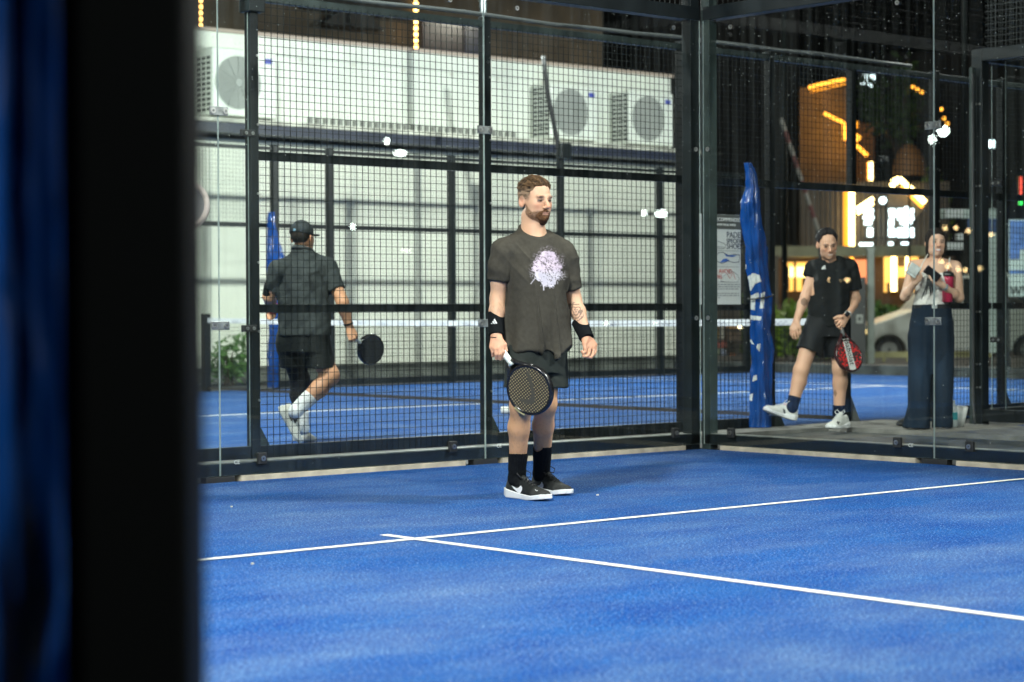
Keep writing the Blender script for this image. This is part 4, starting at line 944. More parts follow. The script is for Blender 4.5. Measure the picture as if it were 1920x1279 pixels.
# ================================================================== people: bodies and clothes grown as one smooth surface each
class Field:
    def __init__(s, lo, hi, h):
        s.lo = np.asarray(lo, float); s.h = h; n = np.ceil((np.asarray(hi, float)-s.lo)/h).astype(int)+1
        s.ax = [s.lo[i]+h*np.arange(n[i]) for i in range(3)]; s.F = np.full(tuple(n), 1., np.float32)
    def _sl(s, lo, hi, m):
        r = []
        for i in range(3):
            a = int(np.clip(np.floor((lo[i]-m-s.lo[i])/s.h), 0, s.F.shape[i])); b = int(np.clip(np.ceil((hi[i]+m-s.lo[i])/s.h)+1, 0, s.F.shape[i])); r.append(slice(a, b))
        return tuple(r)
    def _xyz(s, sl):
        return (s.ax[0][sl[0]][:, None, None].astype(np.float32), s.ax[1][sl[1]][None, :, None].astype(np.float32), s.ax[2][sl[2]][None, None, :].astype(np.float32))
    def _put(s, sl, d, k, op):
        A = s.F[sl]
        if A.size == 0: return
        if op == 'add':
            if k > 0: h = np.clip(.5+.5*(A-d)/k, 0, 1); s.F[sl] = A+(d-A)*h-k*h*(1-h)
            else: s.F[sl] = np.minimum(A, d)
        elif op == 'sub':
            e = -d
            if k > 0: h = np.clip(.5-.5*(A-e)/k, 0, 1); s.F[sl] = A+(e-A)*h+k*h*(1-h)
            else: s.F[sl] = np.maximum(A, e)
    def rc(s, a, b, ra, rb, k=.02, op='add'):
        a = np.asarray(a, float); b = np.asarray(b, float); R = max(ra, rb); sl = s._sl(np.minimum(a, b)-R, np.maximum(a, b)+R, k+4*s.h+.01); x, y, z = s._xyz(sl)
        v = b-a; L = float(v@v)+1e-12; t = np.clip(((x-a[0])*v[0]+(y-a[1])*v[1]+(z-a[2])*v[2])/L, 0, 1)
        d = np.sqrt((x-a[0]-t*v[0])**2+(y-a[1]-t*v[1])**2+(z-a[2]-t*v[2])**2)-(ra+(rb-ra)*t); s._put(sl, d.astype(np.float32), k, op)
    def el(s, c, r, R=None, k=.02, op='add'):
        c = np.asarray(c, float); r = np.asarray(r, float); R = np.eye(3) if R is None else R; m = r.max(); sl = s._sl(c-m, c+m, k+4*s.h+.01); x, y, z = s._xyz(sl); x = x-c[0]; y = y-c[1]; z = z-c[2]
        l = [(x*R[0, i]+y*R[1, i]+z*R[2, i]) for i in range(3)]
        k0 = np.sqrt(sum((l[i]/r[i])**2 for i in range(3))); k1 = np.sqrt(sum((l[i]/r[i]**2)**2 for i in range(3)))+1e-9; s._put(sl, (k0*(k0-1)/k1).astype(np.float32), k, op)
    def loft(s, secs, k=.02, e=2.2, op='add'):
        """upright stack of oval sections (z, cx, cy, half width, half depth, heading)"""
        S_ = np.array(sorted(secs)); lo = np.array([(S_[:, 1]-S_[:, 3:5].max(1)).min(), (S_[:, 2]-S_[:, 3:5].max(1)).min(), S_[0, 0]]); hi = np.array([(S_[:, 1]+S_[:, 3:5].max(1)).max(), (S_[:, 2]+S_[:, 3:5].max(1)).max(), S_[-1, 0]])
        sl = s._sl(lo, hi, k+4*s.h+.02); x, y, z = s._xyz(sl); zz = z.ravel(); g = [np.interp(zz, S_[:, 0], S_[:, i]).astype(np.float32)[None, None, :] for i in range(1, 6)]
        dx = x-g[0]; dy = y-g[1]; ca, sa = np.cos(g[4]), np.sin(g[4]); lx = (dx*ca+dy*sa)/g[2]; ly = (-dx*sa+dy*ca)/g[3]
        q = (np.abs(lx)**e+np.abs(ly)**e)**(1/e); d = (q-1)*np.minimum(g[2], g[3]); d = np.maximum(d, np.maximum(z-S_[-1, 0], S_[0, 0]-z)); s._put(sl, d.astype(np.float32), k, op)
    def cut(s, fn, k=.0):
        """keep only where fn(x, y, z) <= 0"""
        sl = (slice(None),)*3; x, y, z = s._xyz(sl); d = np.broadcast_to(fn(x, y, z), s.F.shape)
        s.F = np.maximum(s.F, d).astype(np.float32)
    def hollow(s, th, fn):
        x, y, z = s._xyz((slice(None),)*3); m = np.broadcast_to(fn(x, y, z), s.F.shape); s.F = np.where(m < 0, np.maximum(s.F, -(s.F0+th)), s.F).astype(np.float32)
    def keep(s): s.F0 = s.F.copy()
    def mesh(s):
        F = s.F; I = F < 0; c = np.zeros(tuple(n-1 for n in F.shape), np.uint8)
        for i in (0, 1):
            for j in (0, 1):
                for k in (0, 1): c += I[i:F.shape[0]-1+i, j:F.shape[1]-1+j, k:F.shape[2]-1+k]
        act = np.argwhere((c > 0) & (c < 8)); idx = np.full(c.shape, -1, np.int32); idx[tuple(act.T)] = np.arange(len(act))
        C = [(i, j, k) for i in (0, 1) for j in (0, 1) for k in (0, 1)]; val = np.stack([F[act[:, 0]+a, act[:, 1]+b, act[:, 2]+d] for a, b, d in C], 1)
        P = np.zeros((len(act), 3)); n = np.zeros(len(act))
        for a in range(8):
            for b in range(a+1, 8):
                if sum(abs(p-q) for p, q in zip(C[a], C[b])) != 1: continue
                va, vb = val[:, a], val[:, b]; m = (va < 0) != (vb < 0); t = np.where(m, va/(va-vb+1e-12), 0)[:, None]
                P += np.where(m[:, None], np.array(C[a])+t*(np.array(C[b])-np.array(C[a])), 0); n += m
        P = s.lo+(act+P/n[:, None])*s.h; Q = []
        for ax in range(3):
            u, v = (ax+1) % 3, (ax+2) % 3
            sa = [slice(None)]*3; sb = [slice(None)]*3; sa[ax] = slice(0, -1); sb[ax] = slice(1, None); A = I[tuple(sa)]; B = I[tuple(sb)]
            E = np.argwhere(A != B); E = E[(E[:, u] > 0) & (E[:, v] > 0) & (E[:, u] < F.shape[u]-1) & (E[:, v] < F.shape[v]-1)]
            if not len(E): continue
            f = A[tuple(E.T)]
            def cell(du, dv): e = E.copy(); e[:, u] -= du; e[:, v] -= dv; return idx[tuple(e.T)]
            q = np.stack([cell(1, 1), cell(0, 1), cell(0, 0), cell(1, 0)], 1); q[~f] = q[~f][:, ::-1]; Q.append(q)
        Q = np.concatenate(Q); Q = Q[(Q >= 0).all(1)]; return P, Q
def vnormals(P, Q):
    n = np.cross(P[Q[:, 2]]-P[Q[:, 0]], P[Q[:, 3]]-P[Q[:, 1]]); N = np.zeros_like(P)
    for i in range(4): np.add.at(N, Q[:, i], n)
    return N/(np.linalg.norm(N, axis=1)[:, None]+1e-12)
def relax(P, Q, it=1, w=.5):
    E = np.concatenate([Q[:, [i, (i+1) % 4]] for i in range(4)])
    for _ in range(it):
        A = np.zeros_like(P); c = np.zeros(len(P)); np.add.at(A, E[:, 0], P[E[:, 1]]); np.add.at(c, E[:, 0], 1); c[c == 0] = 1
        P = P+w*(A/c[:, None]-P)
    return P
def skin_mesh(name, P, Q, m, parent, col=None, loc0=None):
    me = bpy.data.meshes.new(name); me.vertices.add(len(P)); me.vertices.foreach_set('co', P.astype(np.float32).ravel())
    me.loops.add(len(Q)*4); me.loops.foreach_set('vertex_index', Q.astype(np.int32).ravel()); me.polygons.add(len(Q)); me.polygons.foreach_set('loop_start', np.arange(0, len(Q)*4, 4, dtype=np.int32))
    me.polygons.foreach_set('use_smooth', np.ones(len(Q), bool)); me.update(calc_edges=True)
    if col is not None:
        a = me.color_attributes.new('col', 'FLOAT_COLOR', 'POINT'); c = np.ones((len(P), 4), np.float32); c[:, :3] = col; a.data.foreach_set('color', c.ravel())
    me.materials.append(m); o = bpy.data.objects.new(name, me); COL.objects.link(o)
    o.parent = parent
    if parent is not None and parent.type != 'EMPTY': pass
    return o
def smooth01(x): x = np.clip(x, 0, 1); return x*x*(3-2*x)
def in_poly(px, py, poly):
    c = np.zeros(len(px), bool); n = len(poly)
    for i in range(n):
        (xa, ya), (xb, yb) = poly[i], poly[i-1]
        if ya == yb: continue
        c ^= ((ya > py) != (yb > py)) & (px < (xb-xa)*(py-ya)/(yb-ya)+xa)
    return c

SKIN = vcol_mat('skin', .52, .3, 240, sss=.08, spec=.35)
HAIR = vcol_mat('short_hair', .65, .6, 420, spec=.12)
CLOTH = vcol_mat('jersey_cloth', .85, .25, 700, spec=.10, var=.12, vscale=45)
SHEENY = vcol_mat('woven_sport_cloth', .65, .2, 500, spec=.14, var=.15, vscale=25)
KNIT = vcol_mat('ribbed_knit', .9, .5, 350, spec=.08, var=.2, vscale=90)
SHOE = vcol_mat('shoe_upper', .6, .35, 380, spec=.2, var=.15, vscale=60)
SOLE = mat('white_foam_sole', (.68, .68, .68), .5, 0, .06, 20)
class Person:
    """measuring frame of one figure: pixels of the photograph + nearness b (metres towards the camera) give joints, relative to its base"""
    def __init__(s, base, label, D):
        s.B = np.asarray(base, float); s.D = D; s.t = thing('person', s.B, label, 'person'); s.k = FPX/D
    def J(s, x, y, b=0.): return atd(x, y, s.D-b)-s.B
    def px(s, P):
        v = P+s.B-CAM; z = v @ _d; return 960+FPX*(v @ _r)/z, 639.5-FPX*(v @ _u)/z
    def near(s, P): return (P+s.B-CAM) @ FH - ((np.zeros(3)+s.B-CAM) @ FH)
    def field(s, pts, pad, h):
        pts = np.array(pts); return Field(pts.min(0)-pad, pts.max(0)+pad, h)
def frame(yaw, pitch=0., roll=0.):
    """columns: person's right, forward, up. yaw 0 looks at the camera, + turns to the picture's right; pitch - looks down; roll + leans to picture's right"""
    f = FH*math.cos(yaw)+RH*math.sin(yaw); up = Z3.copy(); f2 = f*math.cos(pitch)+up*math.sin(pitch); u2 = up*math.cos(pitch)-f*math.sin(pitch); r2 = np.cross(f2, u2)
    u3 = u2*math.cos(roll)+r2*math.sin(roll)*(-1); r3 = np.cross(f2, u3); return np.stack([r3, f2, u3], 1)
def head(F, C, R, s=1., female=False, ears=True, smile=0.):
    W = lambda p: C+R @ (np.array(p)*s)
    def e(p, r, k=.012, op='add'): F.el(W(p), np.array(r)*s, R, k*s, op)
    e((0, -.012, .035), (.073, .094, .085), 0); e((0, .030, -.005), (.060, .058, .088), .03)
    e((0, .028, -.068), (.050, .054, .046), .03); F.rc(W((0, .068, -.100)), W((0, .074, -.094)), .019*s, .018*s, .025*s)
    for q in (-1, 1):
        e((q*.040, .050, -.020), (.024, .028, .022), .02); e((q*.024, .084, .0205), (.026, .013, .009), .010); e((q*.046, .024, -.062), (.012, .03, .03), .03)
        e((q*.031, .097, .002), (.017, .016, .010), .010, 'sub'); e((q*.031, .0765, .001), (.0135, .0125, .0125), .003)
        F.rc(W((q*.017, .0895, .008)), W((q*.043, .079, .009)), .0042*s, .0035*s, .004*s)
        e((q*.011, .097, -.037), (.0085, .011, .008), .006)
        if ears:
            Re = R @ np.array([[math.cos(q*.35), -math.sin(q*.35), 0], [math.sin(q*.35), math.cos(q*.35), 0], [0, 0, 1]])
            F.el(W((q*.078, -.014, -.006)), np.array((.0085, .019, .032))*s, Re, .010*s); F.el(W((q*.088, -.008, -.004)), np.array((.008, .010, .017))*s, Re, .004*s, 'sub')
    F.rc(W((0, .086, .012)), W((0, .112, -.030)), .0085*s, .0125*s, .008*s)
    e((0, .092+.002*smile, -.0605), (.024+.006*smile, .010, .0050), .005); e((0, .0905, -.0715-.004*smile), (.021+.005*smile, .010, .0062), .006)
    if smile: e((0, .103, -.0655), (.020, .010, .0042+.004*smile), .003, 'sub')
    else: e((0, .106, -.0655), (.020, .008, .0014), .003, 'sub')
    return W
def paint_head(col, P, C, R, s, skin, brow, lip, smile=0., stubble=None, fem=False):
    L = ((P-C) @ R)/s; x, y, z = L.T; ax = np.abs(x); on = (z > -.125) & (z < .14) & (y > -.12) & (ax < .1)
    def mix(m, c, a=1.):
        a = np.clip(a*m, 0, 1)[:, None]; col[:] = col*(1-a)+np.array(c)*a
    soft = lambda v, a, b: smooth01((v-a)/(b-a))
    red = np.array(skin)*np.array([1.08, .80, .74])
    mix(on*np.exp(-((ax-.042)**2/.018**2+(z+.025)**2/.02**2))*soft(y, .03, .06), red, .55); mix(on*np.exp(-(x**2/.016**2+(z+.03)**2/.014**2))*soft(y, .08, .1), red, .6)
    mix(on*soft(ax, .07, .082)*(np.abs(z+.005) < .04), red, .5)
    mix(on*(y > .055)*np.exp(-((ax-.030)/.017)**4)*np.exp(-((z-.0220+.10*(ax-.03))/(.0050))**2), brow, .92)
    d = np.sqrt((ax-.031)**2+((y-.0765))**2+(z-.001)**2); eye = on*(d < .0148)*(y > .078)*(np.abs(z-.001) < .0048)
    mix(eye, (.13, .095, .08)); mix(eye*(np.sqrt((ax-.0315)**2+(z-.001)**2) < .0064), (.03, .02, .012)); mix(on*(y > .07)*np.exp(-((ax-.031)/.016)**4)*np.exp(-((z-.0085)/.0022)**2), np.array(brow)*.6, .75)  # eye whites darkened in colour for the brow's shade
    mix(on*(y > .07)*np.exp(-((ax-.031)/.018)**4)*np.exp(-((z+.008)/.004)**2), np.array(skin)*.60, .5); mix(on*(y > .06)*np.exp(-((ax-.030)/.020)**4)*np.exp(-((z-.0135)/.004)**2), np.array(skin)*.62, .45)  # shade above and below the eyes painted into the skin
    w = .024+.006*smile; mix(on*(y > .074)*np.exp(-(x/w)**6)*np.exp(-((z+.066+.0*x)/(.0098+.003*smile))**4), lip, .85)
    if smile: mix(on*(y > .068)*np.exp(-(x/(.021))**6)*np.exp(-((z+.0645)/.0058)**4), (.74, .72, .68), 1.)
    else: mix(on*(y > .074)*np.exp(-(x/.022)**6)*np.exp(-((z+.0655)/.0016)**2), np.array(lip)*.35, .8)
    mix(on*(y > .09)*np.exp(-((ax-.008)/.004)**2)*np.exp(-((z+.044)/.003)**2), np.array(skin)*.25, .8)
    if stubble is not None:
        m = on*soft(y, .0, .02)*soft(-z, .03, .055)*soft(-z-.9*np.maximum(0, .05-y)*0, 0, .02); mix(m, stubble, .55)
def hand(F, wr, knk, nrm, tips, r=.0088, thumb=None, s=1., palm=.021):
    """palm from the wrist to a row of four knuckles (index..little), each finger a bent chain of its own"""
    wr = np.asarray(wr); knk = [np.asarray(k) for k in knk]; mid = sum(knk)/4
    for i, k in enumerate(knk):
        F.rc(wr+(k-wr)*.10+(knk[i]-mid)*.35, k, palm*.72, .0125*s, .012)
    rr = [r*1.02, r*1.06, r, r*.88]
    for i, ch in enumerate(tips):
        pts = [knk[i]]+[np.asarray(c) for c in ch]; q = rr[i]*s
        for j in range(len(pts)-1): F.rc(pts[j], pts[j+1], q*(1.08-.10*j), q*(.98-.10*j), .0025)
    if thumb is not None:
        pts = [np.asarray(t) for t in thumb]
        F.rc(pts[0], pts[1], .017*s, .0125*s, .012)
        for j in range(1, len(pts)-1): F.rc(pts[j], pts[j+1], (.0115-.001*j)*s, (.0105-.001*j)*s, .003)
def limb(F, a, b, c, ra, rb, rc_, rd, bulge=None, k=.02):
    a, b, c = map(np.asarray, (a, b, c)); F.rc(a, b, ra, rb, k); F.rc(b, b+(c-b)*.34, rb*.98, rc_, k); F.rc(b+(c-b)*.34, c, rc_, rd, k)
def leg(F, hip, kn, an, back, r=(.086, .056, .056, .036), k=.03):
    hip, kn, an = map(np.asarray, (hip, kn, an)); F.rc(hip, kn, r[0], r[1], k); F.el(kn+(hip-kn)*.02-back*.012, (r[1]*.9,)*3, None, .02)
    m = kn+(an-kn)*.30+back*.016; F.rc(kn, m, r[1]*.92, r[2], k); F.rc(m, an, r[2], r[3], k); F.rc(kn-back*.01, an, r[1]*.72, r[3]*.92, k); F.el(an+np.array([0, 0, .0]), (r[3]*1.02,)*3, None, .02)
def shoe(pn, heel, fwd, up, L, cols, decal_polys=(), name='shoe', h=.003, sole_m=None, lace=None, k=1., lace_loop=False):
    """trainer in its own frame: heel = point under the heel, fwd / up directions"""
    fwd = np.asarray(fwd, float); fwd = fwd/np.linalg.norm(fwd); up = np.asarray(up, float); up = up-fwd*(up @ fwd); up /= np.linalg.norm(up); rt = np.cross(fwd, up); R = np.stack([rt, fwd, up], 1)
    ky = np.array([0, .10, .25, .45, .65, .80, .92, 1.])*L; kw = np.array([.022, .036, .037, .036, .046, .048, .039, .014])*k
    hy = np.array([0, .06, .18, .33, .45, .60, .78, .92, 1.])*L; hh = np.array([.086, .100, .098, .106, .098, .076, .058, .052, .040])*k
    F = Field((-.07, -.02, -.02), (.07, L+.02, .13), h); x, y, z = F._xyz((slice(None),)*3); w = np.interp(y.ravel(), ky, kw).astype(np.float32)[None, :, None]; hz = np.interp(y.ravel(), hy, hh).astype(np.float32)[None, :, None]
    taper = 1-.35*smooth01((z-.03)/(hz-.02)); q = (np.abs(x/(w*.97*taper))**2.4+np.abs((z-.022)/(hz-.022))**3.)**(1/2.4); d = (q-1)*np.minimum(w, hz-.022); d = np.maximum(d, np.maximum(-y+.004, y-L+.004)); d = np.maximum(d, .014-z); F.F = d.astype(np.float32)
    F.el((0, .20*L, .115*k), (.028*k, .050*k, .030*k), None, .006, 'sub')
    F.rc((0, .33*L, .106*k), (0, .40*L, .098*k), .016, .014, .01)
    P, Q = F.mesh(); P = relax(P, Q, 1); W = lambda p: heel+p @ R.T
    PW = W(P); col = np.tile(np.array(cols[0], float), (len(P), 1)); n = vnoise(P*60, 3)
    toe = smooth01((P[:, 1]-.70*L)/(.05*L)); col = col*(1-toe[:, None])+np.array(cols[1])*toe[:, None]
    vx, vy = pn.px(PW); near = (vnormals(PW, Q) @ FH) > -.1
    for poly, c in decal_polys:
        col[in_poly(vx, vy, poly) & near & (P[:, 2] > .026)] = c
    ob = skin_mesh(name, PW, Q, SHOE, pn.t, col)
    G = Field((-.075, -.03, -.01), (.075, L+.03, .06), h); x, y, z = G._xyz((slice(None),)*3); w = np.interp(y.ravel(), ky, kw*1.06+.003).astype(np.float32)[None, :, None]
    topz = np.interp(y.ravel(), [0, .1*L, .45*L, .75*L, .93*L, L], np.array([.048, .042, .027, .023, .033, .034])*k).astype(np.float32)[None, :, None]; botz = np.interp(y.ravel(), [0, .10*L, .7*L, L], [.008, 0, 0, .012]).astype(np.float32)[None, :, None]
    d = np.maximum(np.abs(x)-w, np.maximum(-y-.004, y-L-.002)); d = np.maximum(d, np.maximum(z-topz, botz-z)); G.F = d.astype(np.float32); P, Q = G.mesh(); P = relax(P, Q, 3)
    so = skin_mesh('sole', W(P), Q, sole_m or SOLE, ob)
    if lace is not None:
        mb = MB()
        for j in range(5):
            yy = (.38+.065*j)*L; zz = np.interp(yy, hy, hh)+.001
            mb.tube([W(np.array([-.022, yy, zz-.010])), W(np.array([-.01, yy+.004, zz+.001])), W(np.array([.01, yy+.010, zz+.001])), W(np.array([.022, yy+.014, zz-.010]))], .0032, 5)
        if lace_loop:
            for sg in (-1, 1): mb.tube([W(np.array([sg*.006, .36*L, .110*k])), W(np.array([sg*.030, .35*L, .134*k])), W(np.array([sg*.045, .40*L, .122*k])), W(np.array([sg*.03, .44*L, .104*k])), W(np.array([sg*.01, .385*L, .106*k]))], .0028, 5)
        o = mb.build('laces', lace, None, True, base=np.zeros(3)); o.parent = ob
    return ob, R
def racket(label, hand_end, A, P, cols, length=.455, hw=.128, marks=None, name='padel_racket', grip_m=None, face_m=None, frame_m=None):
    """solid faced racket with a drilled face, open throat and wrapped grip; A = handle to tip, P = across the face"""
    A = A/np.linalg.norm(A); P = P-A*(P @ A); P /= np.linalg.norm(P); N = np.cross(P, A)
    t = thing(name, hand_end, label, 'racket'); Mx = Matrix.Identity(4)
    for i in range(3): Mx[i][0] = P[i]; Mx[i][1] = A[i]; Mx[i][2] = N[i]; Mx[i][3] = hand_end[i]
    t.matrix_world = Mx; z0 = np.zeros(3)
    def put(mb, nm, m, par=t, sm=False, bv=0.): o = mb.build(nm, m, None, sm, base=z0, bevel=bv); o.parent = par; return o
    cy = length-.139; ry = .1355
    def edge(a, g=0.): c, s_ = math.cos(a), math.sin(a); return ((hw-g)*c*(1-.10*max(0, -s_)**2), cy+(ry-g)*s_)
    n = 56; V = []; F = []; prof = [(-.004, -.019), (.0, -.013), (.002, 0), (0, .013), (-.004, .019), (-.015, .017), (-.017, 0), (-.015, -.017)]
    for i in range(n):
        a = 2*math.pi*i/n
        for g, zz in prof: x, y = edge(a, -g); V.append((x, y, zz))
    k = len(prof); F = [(i*k+j, ((i+1) % n)*k+j, ((i+1) % n)*k+(j+1) % k, i*k+(j+1) % k) for i in range(n) for j in range(k)]
    mb = MB(); mb.add(V, F); fr = put(mb, 'frame', frame_m, sm=True)
    mb = MB(); ring = [edge(2*math.pi*i/n, .0145) for i in range(n)]; mb.prism(ring, (0, 0, -.0155), X3, Y3, .031); fc = put(mb, 'face', face_m)
    mb = MB()
    for sg in (-1, 1):
        pts = [(sg*.012, .128, 0), (sg*.030, .158, 0), (sg*.056, .190, 0), (sg*.088, .225, 0)]
        mb.tube(pts, [.013, .012, .013, .014], 8)
    mb.tube([(-.045, .188, 0), (0, .180, 0), (.045, .188, 0)], .009, 8); put(mb, 'throat', frame_m, sm=True)
    mb = MB(); mb.tube([(0, 0, 0), (0, .004, 0), (0, .130, 0), (0, .150, 0)], [.0165, .018, .0155, .0165], 10); g_ = put(mb, 'grip', grip_m or MATS['white_enamel'], sm=True)
    mb = MB(); mb.tube([(0, -.010, 0), (0, -.0005, 0)], [.015, .0185], 10); put(mb, 'butt_cap', RUBBER, sm=True)
    if marks: marks(t, fc, put)
    return t
def face_material(name, base, dot, pitch, width=.5, second=None):
    m, t, b = nodes(name); tc = t.nodes.new('ShaderNodeTexCoord'); sp = t.nodes.new('ShaderNodeSeparateXYZ'); t.links.new(tc.outputs['Object'], sp.inputs[0]); prod = None
    for ax in (0, 1):
        a = t.nodes.new('ShaderNodeMath'); a.operation = 'DIVIDE'; t.links.new(sp.outputs[ax], a.inputs[0]); a.inputs[1].default_value = pitch
        f = t.nodes.new('ShaderNodeMath'); f.operation = 'FLOORED_MODULO'; t.links.new(a.outputs[0], f.inputs[0]); f.inputs[1].default_value = 1
        l = t.nodes.new('ShaderNodeMath'); l.operation = 'LESS_THAN'; t.links.new(f.outputs[0], l.inputs[0]); l.inputs[1].default_value = width
        if prod is None: prod = l
        else:
            q = t.nodes.new('ShaderNodeMath'); q.operation = 'MULTIPLY'; t.links.new(prod.outputs[0], q.inputs[0]); t.links.new(l.outputs[0], q.inputs[1]); prod = q
    mx = t.nodes.new('ShaderNodeMix'); mx.data_type = 'RGBA'; t.links.new(prod.outputs[0], mx.inputs['Factor']); mx.inputs['A'].default_value = (*base, 1); mx.inputs['B'].default_value = (*dot, 1); t.links.new(mx.outputs['Result'], b.inputs['Base Color']); b.inputs['Roughness'].default_value = .38
    return m
# ------------------------------------------------------------------ the player in the olive tee
def player():
    pn = Person(atz(990, 936, 0), 'bearded man in a dark olive tee and black shorts standing with his racket lowered', 10.6); J = pn.J; B = pn.B; t = pn.t; z = lambda py, b=0: J(1000, py, b)[2]
    sk = np.array((.56, .335, .215)); hairc = np.array((.075, .042, .022)); h = .0036
    lo = J(900, 950, -.36); hi = J(1140, 325, .36); corners = [J(x, y, b) for x in (900, 1135) for y in (325, 950) for b in (-.30, .30)]
    corners = np.array(corners); F = Field(corners.min(0), corners.max(0), h)
    # torso and neck
    ty = .52; R0 = frame(ty); th = math.atan2(R0[1, 0], R0[0, 0])
    def sec(px, py, a, b, nb=0., yaw=th): p = J(px, py, nb); return (p[2], p[0], p[1], a, b, yaw)
    F.loft([sec(1006, 662, .15, .105), sec(1006, 640, .15, .10), sec(1006, 560, .145, .098), sec(1004, 500, .16, .105), sec(1003, 465, .14, .085), sec(1003, 447, .09, .07)], .03)
    C = J(1003.5, 377, .0); R = frame(.64, -.03, .0); s = .99
    F.rc(J(1000, 456, -.01), J(997, 405, -.012), .060, .055, .02); F.rc(J(1003, 452, .02), J(1003, 418, .012), .046, .045, .02)
    F.rc(J(984, 456, .01), J(948, 470, .07), .042, .046, .02); F.rc(J(1020, 458, -.02), J(1056, 473, -.08), .042, .046, .02); F.rc(J(982, 446, -.005), J(997, 428, -.01), .030, .040, .03); F.rc(J(1018, 448, -.02), J(1004, 428, -.015), .030, .040, .03)
    W = head(F, C, R, s)
    # arms
    shR, elR, wrR = J(943, 470, .085), J(933, 560, .05), J(930.5, 628, .13); limb(F, shR, elR, wrR, .052, .039, .0395, .027); F.el(J(936, 515, .07), (.046, .046, .07), None, .03)
    shL, elL, wrL = J(1060, 474, -.085), J(1076, 562, -.12), J(1099, 630, -.03); limb(F, shL, elL, wrL, .052, .039, .0395, .027)
    # racket hand: wrapped round the grip
    hand(F, wrR, [J(941, 648, .165), J(935, 653, .172), J(928, 654, .168), J(921.5, 651, .155)], None,
         [[J(943.5, 660, .172), J(944, 669, .158), J(941, 673, .143)], [J(937.5, 664, .176), J(938, 673, .160), J(940, 671, .138)], [J(930.5, 664, .172), J(931, 672.5, .156), J(934, 670, .134)], [J(923.5, 660, .160), J(924, 667.5, .146), J(927, 666, .126)]],
         r=.0098, thumb=[J(936, 637, .15), J(946, 646, .155), J(949, 657, .155), J(947.5, 665, .145)])
    # relaxed hand
    hand(F, wrL, [J(1100, 650, .0), J(1106, 652, -.012), J(1112, 651, -.03), J(1116, 647, -.048)], None,
         [[J(1097, 660, .018), J(1093.5, 662, .028), J(1091, 659, .03)], [J(1103.5, 664, .010), J(1099, 668.5, .022), J(1094, 668, .028)], [J(1112, 664, -.014), J(1108, 670, .0), J(1102, 670, .010)], [J(1116.5, 658, -.038), J(1114.5, 665, -.024), J(1109.5, 667.5, -.012)]],
         r=.0092, thumb=[J(1097, 636, -.01), J(1095.5, 644, .012), J(1096.5, 653, .022), J(1098, 660, .024)])
    # legs
    fR = atz(953, 931, 0)-B; tR = atz(1028.5, 940, 0)-B; fL = atz(1001, 921.5, 0)-B; tL = atz(1067.5, 930, 0)-B
    dR = tR-fR; dL = tL-fL
    hipR, knR = J(984, 665, .05), J(977, 760, .09); anR = fR+dR*.22+Z3*.10
    hipL, knL = J(1028, 665, -.05), J(1022, 758, -.01); anL = fL+dL*.22+Z3*.10
    bR, bL = -dR/np.linalg.norm(dR)*.6, -dL/np.linalg.norm(dL)*.6; leg(F, hipR, knR, anR, bR, (.078, .056, .052, .032)); leg(F, hipL, knL, anL, bL, (.078, .056, .052, .032))
    P, Q = F.mesh(); P = relax(P, Q, 1, .4); col = np.tile(sk, (len(P), 1)); nz = vnoise(P*9+50, 5)[:, None]
    col = col*(1+.07*nz)*np.array([1, 1-.02, 1-.03]); vx, vy = pn.px(P)
    # arm and leg hair, tattoo, reddish hands; leg colour warmed against blue floor bounce
    fz = vnoise(P*np.array([150, 150, 55])+9, 8); zz = P[:, 2]
    hairy = ((zz < .62) & (zz > .18)) | ((zz > .84) & (zz < 1.16) & (np.abs(vx-1003) > 52)); col = np.where((hairy & (fz > .12))[:, None], col*(1-.16*np.clip(fz, 0, 1)[:, None]), col)
    tat = in_poly(vx, vy, [(1064, 572), (1072, 566), (1084, 567), (1092, 580), (1096, 596), (1080, 604), (1068, 598), (1063, 586)]) & (vy > 560)
    cx, cy = (vx-1080), (vy-582); rr = np.hypot(cx, cy); pat = (np.sin(rr*1.1+2*np.sin(np.arctan2(cy, cx)*3)) > .25) | (vx < 1071) | (vnoise(P*90, 4) > .35)
    col = np.where((tat & pat)[:, None], col*.55*(1-.35)+np.array((.03, .035, .04))*.62, col)
    lg = (zz < .66)[:, None]; col = np.where(lg, col*np.array([1.06, .98, .80]), col); hands = (zz < .86) & (zz > .70) & ((vx < 950) | (vx > 1086)); col = np.where(hands[:, None], col*np.array([1.02, .90, .88]), col)
    paint_head(col, P, C, R, s, sk*np.array([1.04, .98, .97]), hairc*.6, (.32, .15, .11), stubble=None)
    L = ((P-C) @ R)/s; x, y, zl = L.T
    bl = np.interp(y, [-.01, .01, .03, .055, .075, .1], [-.012, -.012, -.034, -.052, -.046, -.046]); lowb = np.interp(y, [-.01, .02, .05, .075, .1], [-.060, -.088, -.108, -.128, -.14]); jaw = smooth01((bl-zl)/.014)*smooth01((y+.004)/.014)*smooth01((zl-lowb)/.012)*(np.abs(x) < .09)
    lipm = np.exp(-(x/.023)**6-((zl+.0655)/.0095)**4)*(y > .074); sp = vnoise(P*260, 6)
    a = np.clip(jaw*(1-lipm)*(.80+.34*sp+.25*smooth01((-zl-.06)/.04)), 0, .95)[:, None]; col = col*(1-a)+np.array((.085, .042, .020))*a
    side = smooth01((zl+.012)/.03)*smooth01((.050-y-.3*np.maximum(0, .02-zl))/.02)*(zl < .09)*(np.abs(x) > .045)*(y > -.02); a = np.clip(side*(.60+.3*sp), 0, .85)[:, None]; col = col*(1-a)+np.array((.10, .065, .042))*a
    skin_mesh('body', P, Q, SKIN, t, np.clip(col, 0, 1))
